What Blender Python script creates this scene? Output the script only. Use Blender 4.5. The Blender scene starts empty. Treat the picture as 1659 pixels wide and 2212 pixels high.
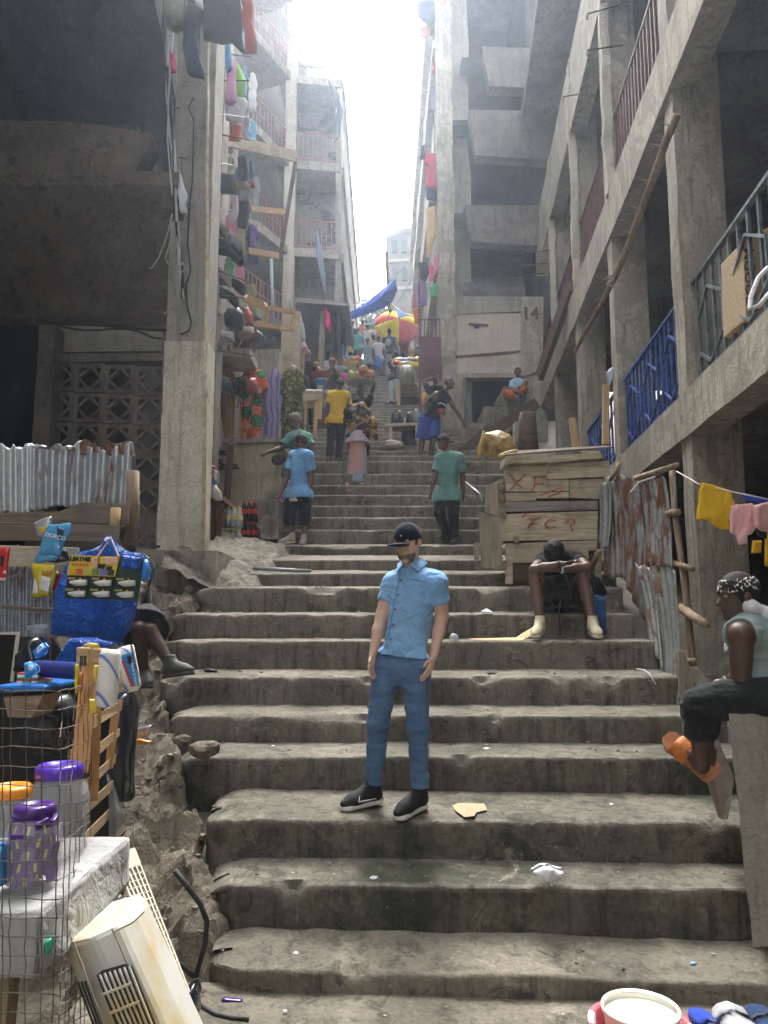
import bpy, math, random
import numpy as np
from mathutils import Vector, Matrix
random.seed(7)
SC = bpy.context.scene
COL = SC.collection
rad = math.radians
# ---------------------------------------------------------------- camera
F, CX, CY, PITCH = 1662.0, 829.5, 1106.0, rad(8.0)
CAM = Vector((0, 0, 2.2))
cd = bpy.data.cameras.new('camera')
cam = bpy.data.objects.new('camera', cd); COL.objects.link(cam)
cam.location = CAM
cam.rotation_euler = (math.pi/2 + PITCH, 0, 0)
cd.sensor_fit = 'VERTICAL'; cd.sensor_height = 24.0; cd.sensor_width = 18.0
cd.lens = 24.0*F/2212.0
cd.clip_start = 0.05; cd.clip_end = 2000
SC.camera = cam
# ---------------------------------------------------------------- sky and sun
wd = bpy.data.worlds.new('World'); SC.world = wd; wd.use_nodes = True
nt = wd.node_tree; nt.nodes.clear()
sky = nt.nodes.new('ShaderNodeTexSky'); sky.sky_type = 'NISHITA'; sky.sun_disc = False
SUN_EL, SUN_AZ = rad(56), rad(4)          # azimuth measured from +Y (up the alley) towards +X
sky.sun_elevation = SUN_EL; sky.sun_rotation = SUN_AZ
sky.air_density = 1.0; sky.dust_density = 6.0; sky.ozone_density = 0.6
hs = nt.nodes.new('ShaderNodeHueSaturation'); hs.inputs['Saturation'].default_value = 0.15
bg = nt.nodes.new('ShaderNodeBackground'); bg.inputs['Strength'].default_value = 0.15
wo = nt.nodes.new('ShaderNodeOutputWorld')
nt.links.new(sky.outputs[0], hs.inputs['Color']); nt.links.new(hs.outputs[0], bg.inputs['Color']); nt.links.new(bg.outputs[0], wo.inputs['Surface'])
sl = bpy.data.lights.new('sun', 'SUN'); sl.energy = 0.8; sl.angle = rad(40); sl.color = (1.0, 0.97, 0.92)
so = bpy.data.objects.new('sun', sl); COL.objects.link(so)
sd = Vector((math.sin(SUN_AZ)*math.cos(SUN_EL), math.cos(SUN_AZ)*math.cos(SUN_EL), math.sin(SUN_EL)))
so.rotation_euler = sd.to_track_quat('Z', 'Y').to_euler(); so.location = (0, 10, 30)
SC.view_settings.view_transform = 'Standard'; SC.view_settings.look = 'None'
SC.view_settings.exposure = 2.98; SC.view_settings.gamma = 1.0
SC.view_settings.use_curve_mapping = False
SC.cycles.use_denoising = True
SC.cycles.max_bounces = 8; SC.cycles.diffuse_bounces = 5; SC.cycles.volume_bounces = 1
SC.cycles.transparent_max_bounces = 12
SC.cycles.sample_clamp_indirect = 8.0
# ---------------------------------------------------------------- helpers
CP, SP = math.cos(PITCH), math.sin(PITCH)
def W(x, y, d):
    """a point seen at (x, y) of the 1659x2212 picture, d metres ahead of the camera"""
    u = (x-CX)/F; v = (CY-y)/F
    fy = CP - SP*v; fz = SP + CP*v
    return Vector((u/fy*d, d, fz/fy*d)) + CAM
def tz(y, d): return W(CX, y, d).z
def hash3(i, j, k, seed):
    n = (i*374761393 + j*668265263 + k*2147483647 + seed*1274126177) & 0x7fffffff
    n = ((n ^ (n >> 13))*1274126177) & 0x7fffffff
    return ((n ^ (n >> 16)) & 0xffff)/65535.0
def vn(P, s, seed=0):
    """value noise in -1..1 on an (n,3) array"""
    Q = np.asarray(P, float)*s; I = np.floor(Q).astype(np.int64); f = Q-I; f = f*f*(3-2*f); r = 0
    for a in (0, 1):
        for b in (0, 1):
            for c in (0, 1):
                w = (f[..., 0] if a else 1-f[..., 0])*(f[..., 1] if b else 1-f[..., 1])*(f[..., 2] if c else 1-f[..., 2])
                r = r + w*hash3(I[..., 0]+a, I[..., 1]+b, I[..., 2]+c, seed)
    return r*2-1
def fbm(P, s, o=4, seed=0, g=.5):
    r = 0; a = 1; t = 0
    for i in range(o):
        r = r + a*vn(P, s*2**i, seed+i*17); t += a; a *= g
    return r/t
# materials --------------------------------------------------------
MATS = {}
def _n(nt, t, **kw):
    n = nt.nodes.new('ShaderNode'+t)
    for k, v in kw.items():
        if k in n.inputs: n.inputs[k].default_value = v
        else: setattr(n, k, v)
    return n
def c4(c): return (c[0], c[1], c[2], 1.0)
def base(name, rough=.8, metal=0., spec=.5):
    m = bpy.data.materials.new(name); m.use_nodes = True
    nt = m.node_tree; b = nt.nodes['Principled BSDF']
    b.inputs['Roughness'].default_value = rough; b.inputs['Metallic'].default_value = metal
    b.inputs['Specular IOR Level'].default_value = spec
    return m, nt, b
def coords(nt, scale=(1, 1, 1), kind='Object'):
    tc = _n(nt, 'TexCoord'); mp = _n(nt, 'Mapping'); mp.inputs['Scale'].default_value = scale
    nt.links.new(tc.outputs[kind], mp.inputs[0]); return mp.outputs[0]
def noise(nt, vec, scale, detail=5, rough=.6, dist=0.):
    n = _n(nt, 'TexNoise'); n.inputs['Scale'].default_value = scale; n.inputs['Detail'].default_value = detail
    n.inputs['Roughness'].default_value = rough; n.inputs['Distortion'].default_value = dist
    nt.links.new(vec, n.inputs['Vector']); return n.outputs['Fac']
def ramp(nt, fac, stops, interp='LINEAR'):
    r = _n(nt, 'ValToRGB'); r.color_ramp.interpolation = interp
    el = r.color_ramp.elements
    while len(el) < len(stops): el.new(.5)
    for e, (p, c) in zip(el, stops):
        e.position = p; e.color = c4(c) if hasattr(c, '__len__') else (c, c, c, 1)
    nt.links.new(fac, r.inputs[0]); return r.outputs[0]
def mix(nt, fac, a, b, mode='MIX'):
    m = _n(nt, 'Mix'); m.data_type = 'RGBA'; m.blend_type = mode
    for sock, val in ((m.inputs[0], fac), (m.inputs[6], a), (m.inputs[7], b)):
        if hasattr(val, 'is_output'): nt.links.new(val, sock)
        else: sock.default_value = c4(val) if hasattr(val, '__len__') else val
    return m.outputs[2]
def bump(nt, b, h, strength=.3, dist=.02):
    bp = _n(nt, 'Bump'); bp.inputs['Strength'].default_value = strength; bp.inputs['Distance'].default_value = dist
    nt.links.new(h, bp.inputs['Height']); nt.links.new(bp.outputs[0], b.inputs['Normal'])
def flat(name, c, rough=.7, var=.12, scale=30, bmp=.15, metal=0., spec=.4, **kw):
    """plain surface with slight uneven colour and fine relief"""
    if name in MATS: return MATS[name]
    m, nt, b = base(name, rough, metal, spec)
    v = coords(nt); f = noise(nt, v, scale, 4)
    lo = tuple(max(0, x*(1-var*2)) for x in c); hi = tuple(min(1, x*(1+var)) for x in c)
    nt.links.new(ramp(nt, f, [(.3, lo), (.7, hi)]), b.inputs['Base Color'])
    if bmp: bump(nt, b, f, bmp, .01)
    MATS[name] = m; return m
def cloth(name, c, c2=None, rough=.95, bmp=.5, s=9):
    """garment cloth: soft folds, slight fading"""
    if name in MATS: return MATS[name]
    m, nt, b = base(name, rough, 0, .15)
    v = coords(nt); f = noise(nt, v, s, 3, .55, .6); g = noise(nt, v, 3, 3)
    c2 = c2 or tuple(x*.72 for x in c)
    nt.links.new(ramp(nt, g, [(.3, c2), (.65, c)]), b.inputs['Base Color'])
    b.inputs['Sheen Weight'].default_value = .1
    bump(nt, b, f, bmp, .03)
    MATS[name] = m; return m
def concrete(name, c1, c2, c3, stain=.5, streak=.4, scale=1.6, bmp=.5, moss=None, patch=None, wear=None):
    """aged concrete: patches, vertical water streaks, pits, fine grain"""
    if name in MATS: return MATS[name]
    m, nt, b = base(name, .9, 0, .25)
    v = coords(nt); vs = coords(nt, (5, 5, .45))
    a = noise(nt, v, scale, 8, .65, .4); st = noise(nt, vs, 2.2, 6, .7, .3); fine = noise(nt, v, 38, 4, .7)
    med = noise(nt, v, 7, 6, .7, .8)
    col = ramp(nt, a, [(.28, c2), (.5, c1), (.72, c3)])
    dk = tuple(x*.35 for x in c2)
    col = mix(nt, ramp(nt, st, [(.5, 0), (.64, streak)]), col, dk)
    col = mix(nt, ramp(nt, med, [(.55, 0), (.62, stain)]), col, tuple(x*.5 for x in c2))
    lt = tuple(min(1, x*1.45) for x in c3)
    col = mix(nt, ramp(nt, noise(nt, vs, 4.5, 7, .75, 1.), [(.6, 0), (.68, .5)]), col, lt)
    if patch: col = mix(nt, ramp(nt, noise(nt, v, .9, 5, .7, 1.2), [(.53, 0), (.56, .85)]), col, patch)
    if moss: col = mix(nt, ramp(nt, noise(nt, v, 1.1, 7, .75, .5), [(.47, 0), (.62, .8)]), col, moss)
    if wear:
        geo = _n(nt, 'NewGeometry'); wv = noise(nt, v, 6, 5, .7)
        col = mix(nt, ramp(nt, noise(nt, v, 2.6, 8, .8, 1.5), [(.6, 0), (.63, .6)]), col, tuple(x*.42 for x in c2))
        col = mix(nt, ramp(nt, noise(nt, v, 1.9, 8, .8, 1.2), [(.6, 0), (.64, .55)]), col, lt)
        mw = _n(nt, 'Math', operation='MULTIPLY'); nt.links.new(ramp(nt, geo.outputs['Pointiness'], [(.51, 0), (.56, 1)]), mw.inputs[0]); nt.links.new(ramp(nt, wv, [(.35, 0), (.6, .8)]), mw.inputs[1])
        col = mix(nt, mw.outputs[0], col, wear)
    col = mix(nt, .5, col, ramp(nt, fine, [(.25, (.18, .17, .16)), (.7, (1, 1, 1))]), 'MULTIPLY')
    col = mix(nt, ramp(nt, noise(nt, v, 24, 3, .5), [(.7, 0), (.74, .5)]), col, lt)
    nt.links.new(col, b.inputs['Base Color'])
    h = _n(nt, 'Math', operation='ADD'); m2 = _n(nt, 'Math', operation='MULTIPLY'); m2.inputs[1].default_value = .35
    nt.links.new(fine, m2.inputs[0]); nt.links.new(med, h.inputs[0]); nt.links.new(m2.outputs[0], h.inputs[1])
    bump(nt, b, h.outputs[0], bmp, .025)
    MATS[name] = m; return m
def wood(name, c1, c2, axis=0, s=1.):
    if name in MATS: return MATS[name]
    m, nt, b = base(name, .85, 0, .25)
    sc = [14*s, 14*s, 14*s]; sc[axis] = 1.2*s
    v = coords(nt, tuple(sc)); f = noise(nt, v, 1.6, 8, .65, 1.2); g = noise(nt, coords(nt), 3.5, 5, .65)
    col = ramp(nt, f, [(.3, c2), (.55, c1), (.75, tuple(min(1, x*1.25) for x in c1))])
    col = mix(nt, ramp(nt, g, [(.5, 0), (.75, .65)]), col, tuple(x*.4 for x in c2))
    nt.links.new(col, b.inputs['Base Color']); bump(nt, b, f, .35, .012)
    MATS[name] = m; return m
def corr(name, c=(.42, .44, .45), rust=.5):
    """galvanised sheet with rust"""
    if name in MATS: return MATS[name]
    m, nt, b = base(name, .5, .55, .5)
    v = coords(nt); f = noise(nt, coords(nt, (3, 3, .8)), 2.2, 7, .7, .6); g = noise(nt, v, 16, 5, .7)
    rc = ramp(nt, g, [(.3, (.07, .03, .02)), (.7, (.2, .09, .045))])
    gc = ramp(nt, g, [(.3, tuple(x*.6 for x in c)), (.7, c)])
    k = ramp(nt, f, [(.62-.28*rust, 0), (.72-.28*rust, 1)])
    nt.links.new(mix(nt, k, gc, rc), b.inputs['Base Color'])
    nt.links.new(ramp(nt, k, [(0, .42), (1, .95)]), b.inputs['Roughness']); nt.links.new(ramp(nt, k, [(0, .6), (1, 0)]), b.inputs['Metallic'])
    bump(nt, b, g, .25, .01); MATS[name] = m; return m
def glossy(name, c, rough=.3, alpha=1., trans=0., metal=0.):
    if name in MATS: return MATS[name]
    m, nt, b = base(name, rough, metal, .5)
    f = noise(nt, coords(nt), 12, 4)
    nt.links.new(ramp(nt, f, [(.3, tuple(x*.85 for x in c)), (.7, c)]), b.inputs['Base Color'])
    b.inputs['Alpha'].default_value = alpha; b.inputs['Transmission Weight'].default_value = trans
    bump(nt, b, f, .12, .02)
    MATS[name] = m; return m
# geometry ----------------------------------------------------------
class G:
    """collects faces for one mesh"""
    def __init__(s): s.v = []; s.f = []
    def add(s, vs, fs):
        o = len(s.v); s.v += [tuple(p) for p in vs]; s.f += [tuple(i+o for i in f) for f in fs]; return s
    def hexa(s, p):        # 8 points: bottom ring 0-3, top ring 4-7
        return s.add(p, [(3, 2, 1, 0), (4, 5, 6, 7), (0, 1, 5, 4), (1, 2, 6, 5), (2, 3, 7, 6), (3, 0, 4, 7)])
    def box(s, a, b):
        (x0, y0, z0), (x1, y1, z1) = a, b
        return s.hexa([(x0, y0, z0), (x1, y0, z0), (x1, y1, z0), (x0, y1, z0), (x0, y0, z1), (x1, y0, z1), (x1, y1, z1), (x0, y1, z1)])
    def bar(s, a, b, w, h=None, up=(0, 0, 1)):
        """rectangular bar from a to b, w wide, h along up"""
        a = Vector(a); b = Vector(b); h = h or w; d = (b-a).normalized(); up = Vector(up)
        if abs(d.dot(up)) > .98: up = Vector((0, 1, 0))
        x = d.cross(up).normalized(); y = x.cross(d).normalized()
        c = [(-1, -1), (1, -1), (1, 1), (-1, 1)]
        return s.hexa([a+x*(i*w/2)+y*(j*h/2) for i, j in c]+[b+x*(i*w/2)+y*(j*h/2) for i, j in c])
    def tube(s, pts, r, n=8, cap=True):
        pts = [Vector(p) for p in pts]; R = r if hasattr(r, '__len__') else [r]*len(pts); o = len(s.v); ref = None
        for i, p in enumerate(pts):
            d = (pts[min(i+1, len(pts)-1)]-pts[max(i-1, 0)])
            d = d.normalized() if d.length > 1e-9 else Vector((0, 0, 1))
            if ref is None: ref = Vector((0, 0, 1)) if abs(d.z) < .9 else Vector((1, 0, 0))
            x = d.cross(ref).normalized(); y = x.cross(d).normalized(); ref = y if abs(d.dot(y)) < .9 else ref
            for k in range(n):
                t = 2*math.pi*k/n; s.v.append(tuple(p+x*(math.cos(t)*R[i])+y*(math.sin(t)*R[i])))
        for i in range(len(pts)-1):
            for k in range(n):
                s.f.append((o+i*n+k, o+i*n+(k+1) % n, o+(i+1)*n+(k+1) % n, o+(i+1)*n+k))
        if cap:
            s.f.append(tuple(o+k for k in range(n))[::-1]); s.f.append(tuple(o+(len(pts)-1)*n+k for k in range(n)))
        return s
    def lathe(s, prof, n=20, c=(0, 0, 0), ax=None, cap=True):
        """prof: list of (r, h); axis +Z through c, or along ax"""
        c = Vector(c); ax = Vector(ax or (0, 0, 1)).normalized()
        x = ax.orthogonal().normalized(); y = ax.cross(x); o = len(s.v)
        for r, h in prof:
            for k in range(n):
                t = 2*math.pi*k/n; s.v.append(tuple(c+ax*h+x*(r*math.cos(t))+y*(r*math.sin(t))))
        for i in range(len(prof)-1):
            for k in range(n):
                s.f.append((o+i*n+k, o+i*n+(k+1) % n, o+(i+1)*n+(k+1) % n, o+(i+1)*n+k))
        if cap:
            if prof[0][0] > 1e-4: s.f.append(tuple(o+k for k in range(n))[::-1])
            if prof[-1][0] > 1e-4: s.f.append(tuple(o+(len(prof)-1)*n+k for k in range(n)))
        return s
    def prism(s, poly, d):
        """closed polygon extruded by vector d"""
        d = Vector(d); n = len(poly); P = [Vector(p) for p in poly]
        return s.add(P+[p+d for p in P], [tuple(range(n))[::-1], tuple(range(n, 2*n))]+[(i, (i+1) % n, (i+1) % n+n, i+n) for i in range(n)])
    def grid(s, fn, nu, nv):
        o = len(s.v)
        for i in range(nu+1):
            for j in range(nv+1): s.v.append(tuple(fn(i/nu, j/nv)))
        for i in range(nu):
            for j in range(nv):
                a = o+i*(nv+1)+j; s.f.append((a, a+nv+1, a+nv+2, a+1))
        return s
    def vgrid(s, fn, nu, nv):
        U, V = np.meshgrid(np.linspace(0, 1, nu+1), np.linspace(0, 1, nv+1), indexing='ij'); o = len(s.v)
        s.v += [tuple(p) for p in np.asarray(fn(U.ravel(), V.ravel())).tolist()]
        for i in range(nu):
            for j in range(nv):
                a = o+i*(nv+1)+j; s.f.append((a, a+nv+1, a+nv+2, a+1))
        return s
    def ball(s, c, r, n=10, sc=(1, 1, 1)):
        c = Vector(c)
        o = len(s.v); m = n//2+1
        for i in range(m+1):
            t = math.pi*i/m
            for k in range(n):
                a = 2*math.pi*k/n
                s.v.append((c.x+r*sc[0]*math.sin(t)*math.cos(a), c.y+r*sc[1]*math.sin(t)*math.sin(a), c.z+r*sc[2]*math.cos(t)))
        for i in range(m):
            for k in range(n): s.f.append((o+i*n+k, o+(i+1)*n+k, o+(i+1)*n+(k+1) % n, o+i*n+(k+1) % n))
        return s
def mesh(name, g, mat, parent=None, smooth=False, thick=0, bevel=0, origin=None):
    """one mesh object. Coordinates are world coordinates; the origin is the parent's unless given"""
    off = Vector(origin) if origin is not None else (Vector(parent['_o']) if parent is not None and '_o' in parent else Vector((0, 0, 0)))
    me = bpy.data.meshes.new(name)
    if isinstance(g, G): V = [(p[0]-off.x, p[1]-off.y, p[2]-off.z) for p in g.v]; Fc = g.f
    else: V = (np.asarray(g[0])-np.array(off)).tolist(); Fc = g[1]
    me.from_pydata(V, [], Fc); me.validate(); me.update()
    if mat: me.materials.append(mat)
    o = bpy.data.objects.new(name, me); COL.objects.link(o)
    if smooth: me.polygons.foreach_set('use_smooth', [True]*len(me.polygons))
    if thick:
        md = o.modifiers.new('thickness', 'SOLIDIFY'); md.thickness = thick; md.offset = 0
    if bevel:
        md = o.modifiers.new('bevel', 'BEVEL'); md.width = bevel; md.segments = 2; md.limit_method = 'ANGLE'
    if parent is not None:
        o.parent = parent
        if origin is not None: o.location = off-Vector(parent['_o'])
    elif origin is not None: o.location = off
    o['_o'] = tuple(off)
    return o
def tag(o, label, cat=None, group=None, kind=None):
    o['label'] = label
    if cat: o['category'] = cat
    if group: o['group'] = group
    if kind: o['kind'] = kind
    return o
def thing(name, label, cat, loc, group=None, kind=None):
    o = bpy.data.objects.new(name, None); COL.objects.link(o); o.location = loc; o['_o'] = tuple(loc); o.empty_display_size = .1
    return tag(o, label, cat, group, kind)
def struct(name, g, mat, label=None, **kw):
    o = mesh(name, g, mat, **kw); o['kind'] = 'structure'
    if label: o['label'] = label
    return o
ORD = ('first', 'second', 'third', 'fourth', 'fifth', 'sixth', 'seventh', 'eighth')
def copytree(o, loc, label=None, rz=None, parent=None, scale=None):
    c = o.copy(); COL.objects.link(c); c.parent = parent
    if loc is not None: c.location = loc; c['_o'] = tuple(loc)
    if label: c['label'] = label
    if rz is not None: c.rotation_euler.z = rz
    if scale: c.scale = (scale,)*3 if not hasattr(scale, '__len__') else scale
    for ch in o.children:
        d = copytree(ch, None, parent=c); d.matrix_parent_inverse = ch.matrix_parent_inverse.copy()
    return c
def textmesh(name, txt, size, mat, origin, xdir, updir, parent=None, thick=.0015, bold=0, align='CENTER', shear=0):
    """lettering as a thin solid: origin = text anchor, xdir reading direction"""
    cu = bpy.data.curves.new(name, 'FONT'); cu.body = txt; cu.size = size; cu.extrude = thick; cu.align_x = align; cu.align_y = 'CENTER'
    cu.offset = bold; cu.shear = shear; cu.resolution_u = 3
    to = bpy.data.objects.new(name, cu); COL.objects.link(to)
    dg = bpy.context.evaluated_depsgraph_get(); me = bpy.data.meshes.new_from_object(to.evaluated_get(dg))
    bpy.data.objects.remove(to); bpy.data.curves.remove(cu)
    x = Vector(xdir).normalized(); up = Vector(updir).normalized(); z = x.cross(up).normalized(); up = z.cross(x)
    off = Vector(parent['_o']) if parent is not None else Vector((0, 0, 0))
    R = Matrix((x, up, z)).transposed().to_4x4()
    me.transform(Matrix.Translation(Vector(origin)-off) @ R)
    me.materials.clear(); me.materials.append(mat)
    o = bpy.data.objects.new(name, me); COL.objects.link(o)
    if parent is not None: o.parent = parent
    o['_o'] = tuple(off)
    return o
# ================================================================ materials of the setting
STEP = concrete('step concrete', (.2, .178, .14), (.1, .09, .07), (.29, .26, .205), .6, .55, 1.3, .8, wear=(.4, .36, .29))
STEPM = concrete('mossy step concrete', (.18, .163, .128), (.085, .08, .062), (.27, .24, .19), .6, .55, 1.3, .8, moss=(.03, .042, .022), wear=(.36, .335, .29))
RUB = concrete('rubble', (.2, .17, .13), (.1, .085, .065), (.3, .255, .195), .6, .1, 3.0, 1.0)
CONC = concrete('facade concrete', (.42, .38, .305), (.3, .27, .215), (.52, .475, .385), .5, .6, .9, .5, patch=(.3, .275, .225))
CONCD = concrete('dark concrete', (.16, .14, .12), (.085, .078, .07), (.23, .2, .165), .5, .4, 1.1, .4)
CONCG = concrete('grey concrete', (.35, .325, .275), (.24, .225, .19), (.45, .42, .355), .4, .4, 1., .4)
CREAM = concrete('cream plaster', (.56, .5, .4), (.46, .41, .33), (.64, .58, .47), .2, .2, 1.2, .25)
PLAST = concrete('pale plaster', (.58, .53, .43), (.45, .41, .33), (.66, .61, .5), .45, .4, 1.4, .35)
YELC = concrete('yellowed wall', (.46, .39, .26), (.34, .29, .2), (.55, .49, .35), .4, .45, 1.3, .35)
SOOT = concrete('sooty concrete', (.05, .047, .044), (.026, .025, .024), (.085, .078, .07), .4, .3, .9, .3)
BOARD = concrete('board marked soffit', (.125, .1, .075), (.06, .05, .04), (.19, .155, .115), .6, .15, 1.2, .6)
WOODP = wood('weathered plank', (.42, .35, .25), (.25, .2, .14), 0)
WOODV = wood('grey upright plank', (.3, .255, .19), (.15, .125, .095), 2)
WOODD = wood('dark timber', (.12, .085, .06), (.05, .036, .026), 0)
WOODN = wood('new pine', (.5, .34, .18), (.36, .23, .11), 2)
POLE = wood('round pole', (.27, .2, .135), (.14, .1, .065), 2)
GALV = corr('galvanised sheet', (.5, .53, .55), .18)
RUST = corr('rusty sheet', (.36, .37, .36), .62)
# ================================================================ ground
# profile of the stair: (picture row of the edge left, right, row of the riser foot, distance left, right)
ST = [('I', 2087, 2131, 2143, 2179, 3.98, 3.8, 440, 2000), ('H', 1909, 1923, 1996, 2033, 4.34, 4.24, 440, 1900),
      ('G', 1767, 1779, 1850, 1867, 4.68, 4.62, 432, 1720), ('F', 1634, 1635, 1700, 1714, 5.28, 5.28, 372, 1690),
      ('E', 1545, 1545, 1603, 1603, 5.75, 5.75, 355, 1570), ('D', 1462, 1462, 1522, 1522, 6.2, 6.2, 337, 1485),
      ('C', 1384, 1384, 1445, 1445, 6.7, 6.7, 333, 1430), ('B', 1326, 1326, 1379, 1379, 7.2, 7.2, 346, 1370),
      ('A', 1269, 1269, 1322, 1322, 7.7, 7.7, 408, 1345), ('a', 1238, 1238, 1266, 1266, 8.5, 8.5, 440, 1330),
      ('b', 1209, 1209, 1232, 1232, 9.4, 9.4, 450, 1330), ('c', 1178, 1178, 1199, 1199, 10.4, 10.4, 460, 1290),
      ('d', 1144, 1144, 1176, 1176, 11.3, 11.3, 470, 1280)]
steps = []      # (zl, zr distance, top height left/right, foot height, xl, xr)
for n, tl, tr, bl, br, dl, dr, xl, xr in ST:
    steps.append([dl, dr, tz(tl, dl), tz(tr, dr), tz(bl, dl), tz(br, dr), W(xl, tl, dl).x, W(xr, tr, dr).x])
for y, d in ((1117, 11.8), (1092, 12.25), (1069, 12.7), (1048, 13.15), (1023, 13.6), (996, 14.1)):
    h = tz(y, d); p = steps[-1]; steps.append([d, d, h, h, p[2]+.01, p[3]+.01, -2.2, 3.4])
def flight(n, d1, h1):
    d0, h0 = steps[-1][0], steps[-1][2]
    for i in range(1, n+1):
        t = i/n; d = d0+(d1-d0)*t; h = h0+(h1-h0)*t
        p = steps[-1]; steps.append([d, d, h, h, p[2]+.012, p[3]+.012, -2.3, 3.2])
flight(14, 21.4, tz(881, 21.4)); flight(9, 26.0, tz(812, 26.0)); flight(9, 31.0, tz(775, 31.0))
def ground_h(y):
    """height of the walking surface at distance y"""
    h = steps[0][5]
    for s in steps:
        if y >= s[1]-.02: h = s[3]
    return h
def tread(y):
    for i, s in enumerate(steps):
        n = steps[i+1] if i+1 < len(steps) else None
        if y >= s[1] and (n is None or y < n[1]):
            if n is None: return s[3]
            t = (y-s[1])/(n[1]-s[1]); return s[3]+(n[5]-s[3])*t
    return steps[0][5]
gr = G()
ys = [-15, 1, 3.4, 3.8]+[s[1] for s in steps[1:]]+[40, 50, 60, 70]
def gz(y): return (steps[0][5]-.3 if y < 3.9 else ground_h(min(y, 31))-.35)
xs = [-60, -30, -12, -4, 0, 4, 12, 30, 60]
gr.grid(lambda u, v: (xs[round(v*8)], ys[round(u*(len(ys)-1))], gz(ys[round(u*(len(ys)-1))])), len(ys)-1, 8)
struct('ground', gr, flat('earth', (.14, .12, .095), .95, .2, 3, .5), 'bare earth ground under the stairs and the houses')
# the staircase: one worn concrete step after another
stair = thing('staircase', 'worn grey concrete public staircase climbing the alley', None, (0, 0, 0), kind='structure')
def mkstep(i):
    dl, dr, tl, tr, bl, br, xl, xr = steps[i]
    if i+1 < len(steps): n = steps[i+1]; ndl, ndr, nbl, nbr = n[0], n[1], n[4], n[5]
    else: ndl = ndr = dl+16; nbl, nbr = tl+.6, tr+.6
    near = i < 13
    nx = int((xr-xl)/(.035 if i < 9 else .07 if near else .16)); rise = (tr-br)
    # profile points: (fraction of tread 0..1 or riser, height fraction)
    prof = [('r', -.9), ('r', 0.), ('r', .25), ('r', .5), ('r', .75), ('r', .9), ('n', .0), ('n', 1.), ('t', .05), ('t', .12), ('t', .25), ('t', .45), ('t', .7), ('t', .95), ('t', 1.04)]
    X = np.linspace(0, 1, nx+1); V = []
    for k, (kind, a) in enumerate(prof):
        x = xl+(xr-xl)*X; d = dl+(dr-dl)*X; t = tl+(tr-tl)*X; b = bl+(br-bl)*X; nd = ndl+(ndr-ndl)*X; nb = nbl+(nbr-nbl)*X
        if kind == 'r': y = d.copy(); z = b+(t-b-.012)*a if a >= 0 else b-.3+0*x
        elif kind == 'n': y = d+(.002 if a == 0 else .012); z = t-(.012 if a == 0 else .002)
        else: y = d+(nd-d)*a+(.02 if a < .5 else 0); z = t+(nb-t)*min(a, 1)-(0.03 if a > 1 else 0)
        P = np.stack([x, y, z], 1); amp = 1 if near else .7
        S = P+np.array([i*7.3, 0, i*3.1])
        big = fbm(S*[1, .3, .3], 1.6, 4, 3); fine = fbm(S, 9, 3, 9)
        chip = np.clip(fbm(S*[1, .2, .2], 3.3, 3, 41)-.26, 0, 1)*.15+np.clip(fbm(S*[1, .2, .2], .9, 3, 77)-.3, 0, 1)*.06+np.clip(fbm(S*[1, .2, .2], 11, 2, 13)-.3, 0, 1)*.06
        w = {'r': .7 if a > .85 else .15 if a > .7 else 0, 'n': 1., 't': max(0, 1-a*9)}[kind]
        en = np.clip(1-X*(xr-xl)/.22, 0, 1) if i < 9 else 0*X
        P[:, 1] += en**2*(.16+.12*fine)*(1 if kind != 't' or a < .3 else 0); P[:, 2] -= en**2*(.05+.06*big)*(0 if kind == 'r' and a < .3 else 1)
        P[:, 1] += (big*.014+fine*.005)*amp+chip*w*.9*amp
        P[:, 2] += (big*.007+fine*.004)*amp*(1 if kind != 'r' else .3)-chip*w*(1 if kind != 'r' else .5)*amp*.75
        if kind == 't' and .2 < a < .98: P[:, 2] += fine*.006
        V.append(P)
    m = len(prof); V = np.stack(V, 1).reshape(-1, 3)
    f = [(j*m+k, (j+1)*m+k, (j+1)*m+k+1, j*m+k+1) for j in range(nx) for k in range(m-1)]
    f += [tuple(range(m))[::-1], tuple(nx*m+k for k in range(m))]
    o = mesh('step', (V, f), STEPM if i in (1, 2, 3) else STEP, stair, smooth=True)
    try: o.data.set_sharp_from_angle(angle=rad(38))
    except Exception: pass
for i in range(len(steps)): mkstep(i)
# lowest landing where the photographer stands
lf = G(); z0 = steps[0][5]
lf.vgrid(lambda u, v: np.stack([-2.4+5.6*u, .3+3.75*v, z0+.012*fbm(np.stack([u*5.6, v*3.7, 0*u], 1), 2., 4, 5)], 1), 70, 50)
struct('lower_landing', lf, STEP, 'flat concrete landing at the foot of the stairs', smooth=True)
# rubble mass on the left of the steps
def xl_at(y):
    for i in range(len(steps)-1):
        if y < steps[i+1][0]: return steps[i][6]
    return -1.9
ru = G(); NU, NV = 130, 260
def rubf(u, v):
    y = 2.5+5.4*v
    xr = np.interp(y, [s[0] for s in steps[:9]], [s[6] for s in steps[:9]])+.1
    x = -3.0+(xr+3.0)*u; p = np.stack([x, y, 0*x], 1)
    n1 = fbm(p, 1.5, 4, 12); n2 = np.abs(fbm(p, 3.2, 3, 31)); n3 = fbm(p, 15, 3, 55); n4 = np.abs(fbm(p, 7, 4, 91, .65))
    h = np.interp(y, [s[0] for s in steps[:10]], [s[2] for s in steps[:10]])-.16+.2*n1-.3*n2+.035*n3-.12*n4+.14*(1-u)
    lo = steps[0][5]+.32*np.clip(y-2.6, 0, 9)/1.3+.1*n1-.12*n2+.03*n3+.05
    h = np.where(y < 3.9, np.minimum(h, lo), h)+.1*u-np.clip(u-.95, 0, 1)*3
    return np.stack([x+.05*n1+.05*n3, y+.06*n3-.05*n4, h], 1)
ru.vgrid(rubf, NU, NV)
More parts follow.
